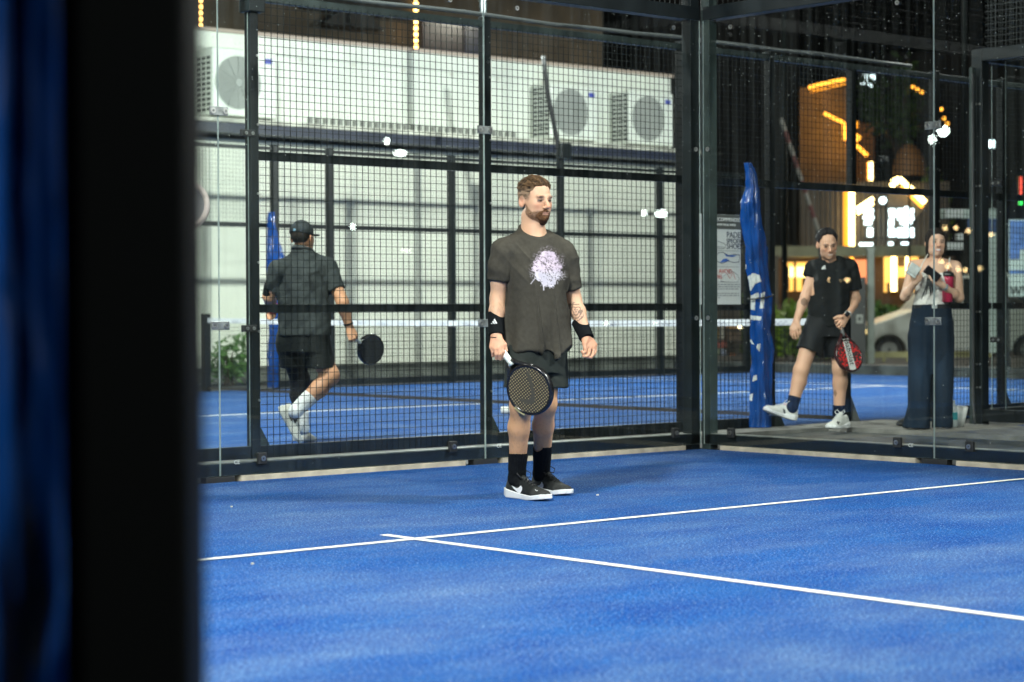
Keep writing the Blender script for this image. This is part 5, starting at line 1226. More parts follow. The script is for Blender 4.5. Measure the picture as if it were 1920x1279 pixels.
    # hair: longer on top, faded sides
    G = Field(C-.16, C+.17, .0028); x, y, zz = G._xyz((slice(None),)*3); X = [(x-C[0])*R[0, i]+(y-C[1])*R[1, i]+(zz-C[2])*R[2, i] for i in range(3)]; X = [q/s for q in X]
    tk = .0015+.0115*smooth01((X[2]-.040)/.05)+.003*smooth01((X[1]-.02)/.05); r_ = [.073, .094, .085]; hl = np.interp(X[1].ravel(), [-.12, -.07, -.035, -.015, .005, .03, .05, .07, .1], [-.045, -.045, -.022, .022, -.004, .010, .052, .078, .082]).reshape(X[1].shape); hl = hl+.012*smooth01((np.abs(X[0])-.022)/.02)*smooth01((X[1]-.035)/.02); tk = .0030+tk*(.25+.75*smooth01((X[2]-hl)/.022)); q = np.sqrt((X[0]/(r_[0]+tk))**2+((X[1]+.012)/(r_[1]+tk))**2+((X[2]-.035)/(r_[2]+tk))**2); d1 = (q-1)*.08
    q2 = np.sqrt((X[0]/(.060+tk))**2+((X[1]-.03)/(.058+tk))**2+((X[2]+.005)/(.088+tk))**2); d2 = (q2-1)*.07; d = np.minimum(d1, d2)
    hl = np.interp(X[1].ravel(), [-.12, -.07, -.035, -.015, .005, .03, .05, .07, .1], [-.045, -.045, -.022, .022, -.004, .010, .052, .078, .082]).reshape(X[1].shape); hl = hl+.012*smooth01((np.abs(X[0])-.022)/.02)*smooth01((X[1]-.035)/.02)
    G.F = np.maximum(d*s, (hl-X[2])*s*.8).astype(np.float32); Ph, Qh = G.mesh(); Ph = relax(Ph, Qh, 1); N = vnormals(Ph, Qh); Lh = ((Ph-C) @ R)/s; nn = vnoise(Lh*np.array([130, 60, 130]), 7); n2 = vnoise(Lh*np.array([60, 30, 60]), 9)
    Ph = Ph+N*(.0055*nn+.0035*n2)[:, None]*smooth01((Lh[:, 2:3]-.02)/.05); topw = smooth01((Lh[:, 2]-.045)/.03)[:, None]; fade = np.array((.19, .125, .08)); hc = fade*(1-topw)+np.array((.075, .043, .021))*topw; hc = hc*(1+.75*nn+.5*n2)[:, None]
    skin_mesh('hair', Ph, Qh, HAIR, t, np.clip(hc, .01, 1))
    # beard
    G = Field(C-.16, C+.14, .0028); G.el(W((0, .029, -.070)), np.array((.0560, .0605, .0500))*s, R, 0); G.rc(W((0, .068, -.104)), W((0, .078, -.096)), .0235*s, .022*s, .02); 
    for q_ in (-1, 1): G.rc(W((0, .0960, -.0515)), W((q_*.026, .081, -.066)), .0080*s, .0075*s, .006)
    x, y, zz = G._xyz((slice(None),)*3); X = [((x-C[0])*R[0, i]+(y-C[1])*R[1, i]+(zz-C[2])*R[2, i])/s for i in range(3)]
    zl_ = np.interp(X[1].ravel(), [-.02, .0, .02, .045, .066, .08, .1], [-.09, -.02, -.040, -.060, -.064, -.050, -.046]).reshape(X[1].shape)
    G.F = np.maximum(G.F, np.maximum((X[2]-zl_)*.7, -.004-X[1])*s).astype(np.float32); G.el(W((0, .098, -.0665)), np.array((.0195, .02, .0070))*s, R, .003, 'sub')
    Pb, Qb = G.mesh(); Pb = relax(Pb, Qb, 1); N = vnormals(Pb, Qb); Lb = ((Pb-C) @ R)/s; nn = vnoise(Lb*150, 3); n2 = vnoise(Lb*70, 4); Pb = Pb+N*(.0022*nn+.0012*n2)[:, None]
    bc_ = np.array((.085, .040, .018))*(1+.5*nn+.3*n2)[:, None]; low = smooth01((-.085-Lb[:, 2])/.02)[:, None]; bc_ = bc_*(1-.55*low)
    skin_mesh('beard', Pb, Qb, HAIR, t, np.clip(bc_, .008, 1))
    # tee
    G = Field(corners.min(0), corners.max(0), h)
    G.loft([sec(1007, 690, .176, .128), sec(1007, 655, .176, .126), sec(1007, 600, .173, .124), sec(1006, 545, .170, .122), sec(1004, 505, .176, .122), sec(1003, 475, .168, .105), sec(1003, 452, .125, .084), sec(1001, 438, .086, .074), sec(1000, 418, .070, .066)], .0)
    G.rc(J(984, 448, .02), J(946, 468, .075), .052, .058, .03); G.rc(J(1020, 449, -.03), J(1056, 470, -.08), .052, .058, .03); G.rc(J(1000, 448, 0), J(999, 420, -.004), .076, .068, .02)
    G.rc(J(944, 472, .085), J(934, 545, .065), .064, .0535, .018); G.rc(J(1059, 475, -.085), J(1076, 556, -.115), .063, .0500, .018)
    # cut the cuffs, hem and neck opening
    def plane(p, n): n = n/np.linalg.norm(n); return lambda x, y, z: (x-p[0])*n[0]+(y-p[1])*n[1]+(z-p[2])*n[2]
    cR, cL = J(934.5, 524, .07), J(1074, 541, -.11); nR = J(933, 560, .05)-J(943, 470, .085); nL = J(1078, 562, -.12)-J(1060, 474, -.085)
    def cuff(x, y, z):
        a = plane(cR, nR+np.array(RH)*.02)(x, y, z); u = (x-cR[0])*RH[0]+(y-cR[1])*RH[1]; f = (x-cR[0])**2+(y-cR[1])**2+(z-cR[2])**2; r = np.where((f < .15**2) & (u < .052), a, -1.)
        b = plane(cL, nL)(x, y, z); u = (x-cL[0])*RH[0]+(y-cL[1])*RH[1]; f = (x-cL[0])**2+(y-cL[1])**2+(z-cL[2])**2; return np.maximum(r, np.where((f < .13**2) & (u > -.048), b, -1.))
    G.keep(); G.cut(cuff)
    hemx = [930, 945, 970, 1000, 1026, 1036, 1046, 1056, 1064, 1075]; hemy = [652, 656, 658, 655, 657, 661, 668, 662, 648, 636]
    def hemz(x, y):
        u = ((x+B[0]-CAM[0])*RH[0]+(y+B[1]-CAM[1])*RH[1]); v = -((x+B[0]-CAM[0])*FH[0]+(y+B[1]-CAM[1])*FH[1]); pxx = 960+FPX*u/v; py = np.interp(np.clip(pxx, 930, 1075).ravel(), hemx, hemy).reshape(pxx.shape); return CAM[2]-B[2]+(580.2-py)/FPX*v*1.0
    G.cut(lambda x, y, z: hemz(x, y)-z); nc = J(1004, 436, .03)
    pc0 = J(1000, 431, 0); fw = FH*math.cos(.52)+RH*math.sin(.52)
    def collar(x, y, z):
        a = (x-pc0[0])*fw[0]+(y-pc0[1])*fw[1]; return np.where((x-pc0[0])**2+(y-pc0[1])**2+(z-pc0[2])**2 < .14**2, (z-pc0[2]+.52*a)*.88, -1.)
    G.cut(collar); G.rc(J(1000, 449, .006), J(999, 408, .0), .0625, .0610, .004, 'sub')
    G.hollow(.010, lambda x, y, z: z-hemz(x, y)-.045)
    def cuffin(x, y, z): f = (x-cR[0])**2+(y-cR[1])**2+(z-cR[2])**2; g = (x-cL[0])**2+(y-cL[1])**2+(z-cL[2])**2; return np.minimum(f-.075**2, g-.07**2)
    G.hollow(.009, cuffin)
    P, Q = G.mesh(); P = relax(P, Q, 2); N = vnormals(P, Q); vx, vy = pn.px(P); u = P @ RH; f = P @ FH; zz = P[:, 2]
    low = smooth01((1.25-zz)/.40); tor = ((vx > 951) & (vx < 1064)).astype(float)
    dr = np.stack([u*19, f*15, zz*2.6], 1); rg = lambda n: np.clip(1-np.abs(n)*2.6, 0, 1)**1.5; dsp = .010*vnoise(dr+40, 11)*low+.021*rg(vnoise(np.stack([u*11+zz*1.0, f*8, zz*1.1], 1)+63, 18))*low+.010*rg(vnoise(np.stack([u*19-zz*2., f*12, zz*2.2], 1)+23, 19))*low
    dg = np.stack([(u+zz*.8)*24, f*18, (zz-u*.6)*8], 1); dsp += .0045*vnoise(dg*.6+20, 13)*(1-.5*low)+.0012*vnoise(dg*2.5, 14)+.010*rg(vnoise(np.stack([(u*np.sign(u-.02)-zz*.9)*11, f*8, (zz+u)*2.5], 1)+7, 24))*np.exp(-((zz-1.20)/.10)**2)
    dg2 = np.stack([(u*.7-zz*.9)*26+3, f*16, (zz+u)*7], 1); dsp += .002*vnoise(dg2+31, 17)*np.exp(-((zz-1.17)/.12)**2)
    slv = ((vx < 955) | (vx > 1058)) & (zz > 1.08); dsp += np.where(slv, .0045*vnoise(np.stack([u*20, f*20, zz*26], 1)+13, 15), 0)
    near_hem = np.clip((zz-(np.array([0.])+.78))/.05, .25, 1); P = P+N*dsp[:, None]
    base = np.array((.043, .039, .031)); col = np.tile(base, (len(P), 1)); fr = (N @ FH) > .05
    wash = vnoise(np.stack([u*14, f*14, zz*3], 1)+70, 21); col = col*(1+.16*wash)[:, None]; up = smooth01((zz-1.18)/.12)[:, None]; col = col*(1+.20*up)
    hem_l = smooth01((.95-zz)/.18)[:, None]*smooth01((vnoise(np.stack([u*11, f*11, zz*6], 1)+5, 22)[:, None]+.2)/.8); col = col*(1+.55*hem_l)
    # splatter print: an off-white disc with a torn lower edge
    px_, py_ = vx-1026.5, vy-504.5; an = np.arctan2(py_, px_); rad = np.hypot(px_/27.5, py_/33.5); pn_ = vnoise(np.stack([vx*.16, vy*.16, vx*0+2], 1), 31); pf = vnoise(np.stack([vx*.42, vy*.42, vx*0+4], 1), 32); pg = vnoise(np.stack([vx*.9, vy*.9, vx*0+6], 1), 33)
    edge = rad+.12*pn_+.10*pf+.06*pg; m = smooth01((1.0-edge)/.10); drip = (np.exp(-((vx-1019.5)/.9)**2)*((vy > 530) & (vy < 544))+np.exp(-((vx-(996+.7*(531-vy)))/.8)**2)*((vy > 521) & (vy < 533))).clip(0, 1)
    halo = smooth01((1.42-edge)/.5)*((pg+pf) > .42)*.55*(py_ < 20); line = np.exp(-((py_+10-.35*px_+4*np.sin(px_*.25))/1.3)**2)*((px_ > -26) & (px_ < -2))+np.exp(-((px_+2-.4*py_)/1.0)**2)*((py_ > -8) & (py_ < 12))
    hole = ((pg+.7*pf+.5*pn_) > (.30+.55*smooth01((py_+4)/18)*smooth01((8-px_)/16)))
    a = np.clip(m*(1-.72*hole)*(1-.75*line.clip(0, 1))+drip*.9+halo*(m < .5), 0, 1)*(fr & (vx > 985) & (vx < 1062)); pc = np.array((.46, .38, .46))+np.array((.12, .15, .13))*smooth01((py_+2)/14)[:, None]
    col = col*(1-a[:, None])+pc*a[:, None]
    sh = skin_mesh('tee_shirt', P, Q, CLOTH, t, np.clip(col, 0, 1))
    # collar rib
    mb = MB(); cc = J(1003, 437.5, .012); Rn = frame(.52, 0, -.0)
    # shorts
    G = Field(corners.min(0), np.array([corners.max(0)[0], corners.max(0)[1], 1.0]), .0042)
    G.loft([sec(1006, 700, .150, .115), sec(1006, 660, .160, .116), sec(1006, 625, .155, .11)], 0); G.rc(J(984, 660, .045), J(979, 742, .08), .098, .102, .02); G.rc(J(1030, 660, -.045), J(1036, 742, -.02), .092, .086, .02)
    G.keep(); zR, zL = J(980, 727, .08)[2], J(1036, 727, -.02)[2]
    G.cut(lambda x, y, z: np.where(((x*RH[0]+y*RH[1]) < J(1009, 700, .02) @ RH), zR, zL)-z); G.hollow(.013, lambda x, y, z: z-zR-.05); P, Q = G.mesh(); P = relax(P, Q, 2); N = vnormals(P, Q); u = P @ RH; f = P @ FH; zz = P[:, 2]
    dsp = .007*vnoise(np.stack([u*16, f*16, zz*5], 1)+3, 41)+.0035*vnoise(np.stack([(u+zz)*30, f*20, (zz-u)*10], 1), 42); P = P+N*dsp[:, None]; col = np.tile(np.array((.017, .021, .019)), (len(P), 1)); skin_mesh('shorts', P, Q, SHEENY, t, col)
    # socks, wristbands
    for an, hip, kn, f0, dd, back, topy, cx_ in ((anR, hipR, knR, fR, dR, bR, 851, 975), (anL, hipL, knL, fL, dL, bL, 844, 1007.5)):
        G = Field(np.minimum(an, f0+dd*.5)-np.array([.13, .13, .10]), np.maximum(an, f0+dd*.5)+np.array([.13, .13, .24]), .0036); tp = J(cx_, topy, 0)
        leg(G, hip, kn, an, back, (.083, .061, .0565, .0385)); G.rc(an, f0+dd*.40+Z3*.055, .037, .030, .02); G.cut(lambda x, y, z: z-tp[2]); P, Q = G.mesh(); P = relax(P, Q, 1); N = vnormals(P, Q); an_ = np.arctan2(P[:, 1]-an[1], P[:, 0]-an[0]); P = P+N*(.0007*np.sin(an_*46)+.0014*vnoise(P*np.array([30, 30, 60]), 4))[:, None]
        skin_mesh('sock', P, Q, KNIT, t, np.tile((.0085, .0095, .0105), (len(P), 1)))
    for a, b, r1, r2, tri in ((J(930, 588, .075), J(930.5, 629, .128), .0440, .0375, True), (J(1086, 603, -.085), J(1101, 635, -.02), .0430, .0360, False)):
        a = np.array(a); b = np.array(b); G = Field(np.minimum(a, b)-.07, np.maximum(a, b)+.07, .003); G.rc(a-(b-a)*.3, b+(b-a)*.3, r1+.0015, r2, 0); n_ = (b-a)/np.linalg.norm(b-a); G.cut(lambda x, y, z: (x-b[0])*n_[0]+(y-b[1])*n_[1]+(z-b[2])*n_[2]); G.cut(lambda x, y, z: -((x-a[0])*n_[0]+(y-a[1])*n_[1]+(z-a[2])*n_[2])); P, Q = G.mesh(); P = relax(P, Q, 2); col = np.tile((.007, .008, .009), (len(P), 1)); vx, vy = pn.px(P)
        if tri:
            w = np.zeros(len(P), bool)
            for poly in ([(920.5, 607), (922.5, 605.5), (923.5, 607.5), (921.5, 607.7)], [(922.8, 603.2), (925, 601), (928.3, 607), (925.4, 607.2)], [(925.6, 599.5), (927.6, 597.6), (932.4, 606.6), (929.3, 607)]): w |= in_poly(vx, vy, poly)
            col[w & (vnormals(P, Q) @ FH > 0)] = (.6, .6, .6)
        skin_mesh('wristband', P, Q, KNIT, t, col)
    mb = MB(); c = J(930.5, 631.5, .13); n = 20; mb.tube([c+RH*.0315*math.cos(2*math.pi*i/n)+FH*.030*math.sin(2*math.pi*i/n)-Z3*.003*math.sin(2*math.pi*i/n) for i in range(n+1)], .0022, 5); o = mb.build('wrist_cord', RUBBER, None, True, base=np.zeros(3)); o.parent = t
    # shoes
    bl = ((.012, .0135, .013), (.030, .031, .030)); LACE = mat('black_lace', (.015, .015, .016), .8); wh = (.66, .66, .68)
    sw1 = [(958, 908.5), (963.5, 913), (968.5, 915.6), (972.5, 914.5), (975, 911.5), (976.6, 910.6), (979, 914), (978.6, 919), (976, 924), (973.4, 925.6), (969, 922), (963, 916)]
    sw2 = [(1003.5, 909), (1009, 910.8), (1013, 909), (1015, 905), (1015.6, 903.4), (1018.6, 908), (1018.8, 913), (1016, 916.2), (1011, 915), (1006, 911.5)]
    tick = [(989, 898), (992.5, 900), (993, 902.5), (990.5, 901)]; tick2 = [(1003, 917), (1005.5, 919.6), (1008, 919.4), (1007.6, 921), (1004.6, 920.6)]
    shoe(pn, fR, dR, Z3, np.linalg.norm(dR), bl, [(sw1, wh), (tick, wh), (tick2, wh)], 'shoe', .0026, None, LACE, 1.06, True)
    shoe(pn, fL, dL, Z3, np.linalg.norm(dL), bl, [(sw2, (.55, .56, .58))], 'shoe', .0026, None, LACE, 1.06, True)
    # racket
    S_ = B
    A = (RH*.578-Z3*.815+FH*.18); Pv = -((RH*.815+Z3*.578)*math.cos(.50)+FH*math.sin(.50))
    tipc = J(1010, 772, .18); A = A/np.linalg.norm(A); he = J(936.5, 650, .150)+B-A*.035
    FM = face_material('racket_face_drilled', (.011, .011, .010), (.34, .27, .14), .0130, .50); FR = mat('racket_gloss_black', (.010, .010, .011), .22, 0, .2, 20)
    def marks(t_, fc, put):
        m = mat('racket_mark_olive', (.050, .046, .034), .4); Mi = np.array(t_.matrix_world); Rm, o_ = Mi[:3, :3], Mi[:3, 3]
        def loc(x, y): d = ray(x, y); n_ = Rm[:, 2]; k = ((o_+n_*.016-CAM) @ n_)/(d @ n_); return tuple(((CAM+d*k-o_) @ Rm)[:2])
        jj = [(986, 695), (991, 696), (996, 708), (1000, 724), (1003, 740), (1003, 751), (1000, 757), (994, 758), (985, 757), (977, 753), (974, 748), (978, 747), (986, 750), (993, 748), (996, 741), (995, 728), (991, 715), (988, 706)]
        q = [loc(x, y) for x, y in jj]
        if sum(q[i-1][0]*q[i][1]-q[i][0]*q[i-1][1] for i in range(len(q))) < 0: q = q[::-1]
        mb = MB(); mb.prism(q, (0, 0, .0157), X3, Y3, .0008); put(mb, 'face_mark', m, fc)
        w = mat('racket_gold_lettering', (.55, .48, .22), .4); mb = MB()
        for k in range(9):
            a = math.pi*1.02-math.pi+k*.052+.15; c, s_ = math.cos(a), math.sin(a); p = np.array([.128*c, .30+.152*s_, .0165]); tn = np.array([-.128*s_, .152*c, 0]); tn /= np.linalg.norm(tn); nn_ = np.array([c, s_, 0])
            mb.obox(p+np.array([0, 0, .001])-nn_*.001, (tn, nn_, Z3), (.0026, .0045, .0012))
        put(mb, 'edge_lettering', w, fc)
    racket('black racket with a gold dotted face held low by the player in olive', he, A, Pv, None, .445, .130, marks, face_m=FM, frame_m=FR)
player()
# ------------------------------------------------------------------ man in the cap, walking away on the neighbouring court
def plane_keep(p, n):
    p = np.asarray(p); n = np.asarray(n, float); n = n/np.linalg.norm(n); return lambda x, y, z: (x-p[0])*n[0]+(y-p[1])*n[1]+(z-p[2])*n[2]
def tube_cloth(pn, name, a, b, ra, rb, col, m=None, h=.005, wr=.0):
    G = Field(np.minimum(a, b)-max(ra, rb)-.03, np.maximum(a, b)+max(ra, rb)+.03, h); v = (b-a); G.rc(a-v*.2, b+v*.2, ra, rb, 0); G.cut(plane_keep(b, v)); G.cut(plane_keep(a, -v)); P, Q = G.mesh(); P = relax(P, Q, 1)
    if wr: P = P+vnormals(P, Q)*(wr*vnoise(P*45, 3))[:, None]
    return skin_mesh(name, P, Q, m or KNIT, pn.t, np.tile(col, (len(P), 1)))
def cap_man():
    pn = Person(atz(572, 832, 0), 'man in a dark cap and grey polo walking away behind the mesh', 14.85); J = pn.J; B = pn.B; t = pn.t; h = .0052
    sk = np.array((.46, .235, .13)); cs = np.array([J(x, y, b) for x in (478, 690) for y in (400, 842) for b in (-.36, .36)]); F = Field(cs.min(0), cs.max(0), h)
    yaw = math.pi-.55; R = frame(yaw+.12, -.02); C = J(567, 446, 0); R0 = frame(yaw); th = math.atan2(R0[1, 0], R0[0, 0])
    def sec(px, py, a, b, nb=0.): p = J(px, py, nb); return (p[2], p[0], p[1], a, b, th)
    F.loft([sec(568, 635, .15, .12), sec(568, 560, .16, .12), sec(567, 500, .16, .10), sec(567, 482, .10, .08)], .03); F.rc(J(567, 486, 0), J(567, 452, 0), .060, .056, .02); head(F, C, R, .99)
    shR, elR, wrR = J(614, 500, -.02), J(642, 566, .05), J(654, 610, .0); limb(F, shR, elR, wrR, .055, .044, .044, .030); shL, elL, wrL = J(520, 505, .02), J(504, 556, -.08), J(513, 580, -.26); limb(F, shL, elL, wrL, .055, .044, .042, .030)
    hand(F, wrR, [J(664, 622, -.01), J(662, 627, .01), J(658, 630, .02), J(654, 631, .02)], None, [[J(668, 629, .0), J(669, 634, -.02), J(666, 636, -.035)], [J(665, 634, .02), J(665, 638, .0), J(663, 638, -.02)], [J(660, 637, .03), J(660, 640, .01), J(659, 639, -.015)], [J(655, 637, .03), J(655, 639, .01), J(655, 637, -.01)]], thumb=[J(659, 616, -.02), J(666, 622, -.03), J(669, 629, -.04), J(667, 634, -.045)])
    hand(F, wrL, [J(512, 588, -.28), J(508, 588, -.28), J(505, 587, -.28), J(502, 585, -.28)], None, [[J(512, 595, -.27), J(511, 598, -.25)], [J(507, 596, -.27), J(507, 599, -.25)], [J(503, 595, -.27), J(503, 598, -.25)], [J(500, 591, -.27), J(501, 595, -.25)]], thumb=[J(514, 585, -.28), J(515, 592, -.27), J(513, 596, -.26)])
    hipR, knR, anR = J(592, 645, .02), J(619, 706, .05), J(553, 772, .14); hipL, knL, anL = J(545, 645, -.02), J(562, 712, -.06), J(567, 803, -.05)
    leg(F, hipR, knR, anR, RH*-.2-Z3*.9, (.09, .066, .060, .040)); leg(F, hipL, knL, anL, -RH*.8, (.09, .064, .058, .038))
    P, Q = F.mesh(); P = relax(P, Q, 1, .4); col = np.tile(sk, (len(P), 1))*(1+.08*vnoise(P*9, 5))[:, None]; paint_head(col, P, C, R, .99, sk, (.02, .015, .012), (.25, .10, .08)); skin_mesh('body', P, Q, SKIN, t, np.clip(col, 0, 1))
    # hair low on the neck under the cap
    G = Field(C-.15, C+.15, .005); G.el(C+R @ np.array((0, -.014, .028)), (.077, .094, .082), R, 0); L = lambda x, y, z: ((x-C[0])*R[0, 2]+(y-C[1])*R[1, 2]+(z-C[2])*R[2, 2]); Ly = lambda x, y, z: ((x-C[0])*R[0, 1]+(y-C[1])*R[1, 1]+(z-C[2])*R[2, 1])
    G.cut(lambda x, y, z: np.maximum(np.where(Ly(x, y, z) < -.03, -.035, .0)-L(x, y, z), Ly(x, y, z)-.01)); P, Q = G.mesh(); P = relax(P, Q, 1); skin_mesh('hair', P, Q, HAIR, t, np.tile((.02, .016, .013), (len(P), 1))*(1+.4*vnoise(P*200, 2))[:, None])
    G = Field(C-.2, C+.22, .0045); G.el(C+R @ np.array((0, -.012, .040)), (.083, .104, .090), R, 0); G.cut(lambda x, y, z: (.018-.18*Ly(x, y, z))-L(x, y, z)); c0 = C+R @ np.array((0, .10, .030)); G.el(c0+R @ np.array((0, .035, -.004)), (.062, .065, .008), R, .006)
    P, Q = G.mesh(); P = relax(P, Q, 1); N = vnormals(P, Q); P = P+N*(.0025*vnoise(P*40, 2))[:, None]; Lc = (P-C) @ R; col = np.tile((.026, .031, .033), (len(P), 1)); seam = np.abs(np.sin(np.arctan2(Lc[:, 0], Lc[:, 1]+.012)*3)) < .05; col[seam] *= .5; strap = (np.abs(Lc[:, 0]) < .035) & (Lc[:, 1] < -.06) & (Lc[:, 2] < .045) & (Lc[:, 2] > .03); col[strap] = (.01, .012, .014); lg = (np.abs(Lc[:, 0]) < .009) & (Lc[:, 1] < -.06) & (np.abs(Lc[:, 2]-.052) < .007); col[lg] = (.18, .32, .42)
    skin_mesh('cap', P, Q, CLOTH, t, col)
    # polo shirt
    G = Field(cs.min(0), cs.max(0), h); G.loft([sec(570, 640, .212, .155), sec(569, 600, .208, .15), sec(568, 555, .202, .142), sec(567, 515, .198, .125), sec(567, 497, .17, .11), sec(567, 482, .12, .09), sec(567, 466, .075, .075)], 0)
    G.rc(J(548, 490, .0), J(521, 505, .02), .062, .066, .03); G.rc(J(587, 488, .0), J(613, 502, -.02), .062, .066, .03); G.rc(J(614, 504, -.02), J(636, 556, .035), .072, .066, .02); G.rc(J(520, 508, .02), J(507, 552, -.06), .070, .062, .02)
    cR, cL = J(631, 544, .03), J(509, 539, -.05)
    def cuff(x, y, z):
        a = plane_keep(cR, elR-shR)(x, y, z); f = (x-cR[0])**2+(y-cR[1])**2+(z-cR[2])**2; u = (x-cR[0])*RH[0]+(y-cR[1])*RH[1]; r = np.where((f < .17**2) & (u > -.065), a, -1.)
        b = plane_keep(cL, elL-shL)(x, y, z); f = (x-cL[0])**2+(y-cL[1])**2+(z-cL[2])**2; u = (x-cL[0])*RH[0]+(y-cL[1])*RH[1]; return np.maximum(r, np.where((f < .15**2) & (u < .03), b, -1.))
    G.keep(); G.cut(cuff); zh = J(568, 628, 0)[2]; G.cut(lambda x, y, z: zh-z); G.rc(J(567, 475, 0), J(567, 455, 0), .063, .066, .004, 'sub'); G.hollow(.014, lambda x, y, z: z-zh-.04)
    P, Q = G.mesh(); P = relax(P, Q, 2); N = vnormals(P, Q); u = P @ RH; f = P @ FH; zz = P[:, 2]; d1 = .010*vnoise(np.stack([(u+zz*.7)*12, f*9, (zz-u*.5)*5], 1)+9, 3)+.007*vnoise(np.stack([(u-zz)*20, f*12, (zz+u)*10], 1)+5, 4)+.004*vnoise(np.stack([u*30, f*30, zz*14], 1), 6); P = P+N*d1[:, None]
    vx, vy = pn.px(P); col = np.tile((.027, .032, .032), (len(P), 1)); col *= (1+.15*vnoise(P*np.array([8, 8, 4]), 7))[:, None]; sw = in_poly(vx, vy, [(578, 512), (598, 508), (610, 530), (612, 560), (590, 562), (580, 540)]); sw2 = smooth01((vnoise(P*14, 8)+.5)/.7)*sw; col = col*(1-.6*sw2)[:, None]; skin_mesh('polo_shirt', P, Q, CLOTH, t, np.clip(col, 0, 1))
    mb = MB(); n = 24; cc = J(567, 468, 0)
    for r, dz in ((.071, 0),): mb.tube([cc+R0 @ np.array((r*math.cos(2*math.pi*i/n), r*math.sin(2*math.pi*i/n), -.018*math.sin(2*math.pi*i/n)+dz)) for i in range(n+1)], .014, 8)
    o = mb.build('collar', mat('polo_collar_grey', (.026, .031, .031), .8, 0, .2, 40), None, True, base=np.zeros(3)); o.parent = t
    # shorts
    G = Field(cs.min(0), np.array([*cs.max(0)[:2], 1.0]), h); G.loft([sec(569, 660, .19, .145), sec(569, 628, .20, .148), sec(569, 610, .19, .14)], 0); G.rc(J(548, 645, -.02), J(558, 705, -.05), .115, .108, .02); G.rc(J(590, 645, .02), J(605, 705, .05), .115, .105, .02); zr = J(570, 690, 0)[2]; G.keep(); G.cut(lambda x, y, z: zr-z); G.cut(lambda x, y, z: z-J(569, 612, 0)[2]); G.hollow(.016, lambda x, y, z: z-zr-.06)
    P, Q = G.mesh(); P = relax(P, Q, 2); N = vnormals(P, Q); u = P @ RH; P = P+N*(.009*vnoise(np.stack([u*13, (P @ FH)*13, P[:, 2]*5], 1), 5))[:, None]; skin_mesh('shorts', P, Q, SHEENY, t, np.tile((.0055, .0075, .0075), (len(P), 1)))
    # knee sleeve, arm sleeve, socks, watch, red wristband
    G = Field(cs.min(0), np.array([*cs.max(0)[:2], .75]), .0052); leg(G, hipL, knL, anL, -RH*.8, (.095, .069, .063, .043)); a, b = J(560, 690, -.05)[2], J(566, 762, -.05)[2]; G.cut(lambda x, y, z: np.maximum(z-a-.08, b-z)); G.cut(lambda x, y, z: -plane_keep(J(540, 760, 0)+0*Z3, Z3)(x, y, z)-.05); P, Q = G.mesh(); P = relax(P, Q, 1); skin_mesh('leg_sleeve', P, Q, SHEENY, t, np.tile((.007, .008, .009), (len(P), 1)))
    tube_cloth(pn, 'arm_sleeve', J(509, 534, -.045), J(504, 554, -.078), .054, .048, (.007, .008, .009))
    for hip, kn, an, back, k0, k1 in ((hipR, knR, anR, RH*-.2-Z3*.9, .30, 1.), (hipL, knL, anL, -RH*.8, .42, 1.)):
        G = Field(np.minimum(an, kn)-.13, np.maximum(an, kn)+.13, .0052); leg(G, hip, kn, an, back, (.1, .070, .064, .0445)); v = an-kn; p0 = kn+v*(.55 if an is anR else .66); G.cut(plane_keep(p0, -v)); G.cut(plane_keep(an+v/np.linalg.norm(v)*.05, v)); P, Q = G.mesh(); P = relax(P, Q, 1); skin_mesh('sock', P, Q, KNIT, t, np.tile((.62, .63, .62), (len(P), 1)))
    tube_cloth(pn, 'watch', wrR+(elR-wrR)*.12, wrR+(elR-wrR)*.02, .036, .035, (.008, .008, .009)); tube_cloth(pn, 'wristband', wrL+(elL-wrL)*.22, wrL+(elL-wrL)*-.06, .040, .038, (.42, .012, .03))
    cr = ((.50, .50, .44), (.46, .46, .41)); blk = (.02, .022, .022); LC = mat('cream_lace', (.5, .5, .46), .8)
    nb = [[(540, 774), (544, 773), (548, 788), (545, 790)], [(544, 775), (547, 773), (556, 792), (553, 795)], [(552, 777), (556, 776), (558, 790), (554, 793)], [(560, 776), (563, 774), (561, 786), (557, 786)]]
    hR = J(520, 766, .15); tR = J(556, 833, .10); upR = RH*.9+Z3*.45+FH*-.15; fd = tR-hR
    shoe(pn, hR, fd, upR, .305, cr, [(q, blk) for q in nb], 'shoe', .0042, mat('cream_sole', (.42, .42, .37), .6, 0, .15, 20), LC, 1.05)
    f0 = atz(556, 826, 0)-B; f1 = atz(610, 833, 0)-B; shoe(pn, f0, f1-f0, Z3, .29, cr, (), 'shoe', .0042, MATS['cream_sole'], LC, 1.05)
    A = RH*.50-Z3*.42-FH*.76; Pv = Z3*.9+RH*.30
    racket('all black racket hanging from the hand of the man in the cap', J(660, 630, -.02)+B-A/np.linalg.norm(A)*.02, A*1., Pv, None, .40, .112, None, face_m=mat('racket_matt_black', (.008, .009, .010), .5, 0, .3, 15), frame_m=MATS['racket_gloss_black'])
cap_man()
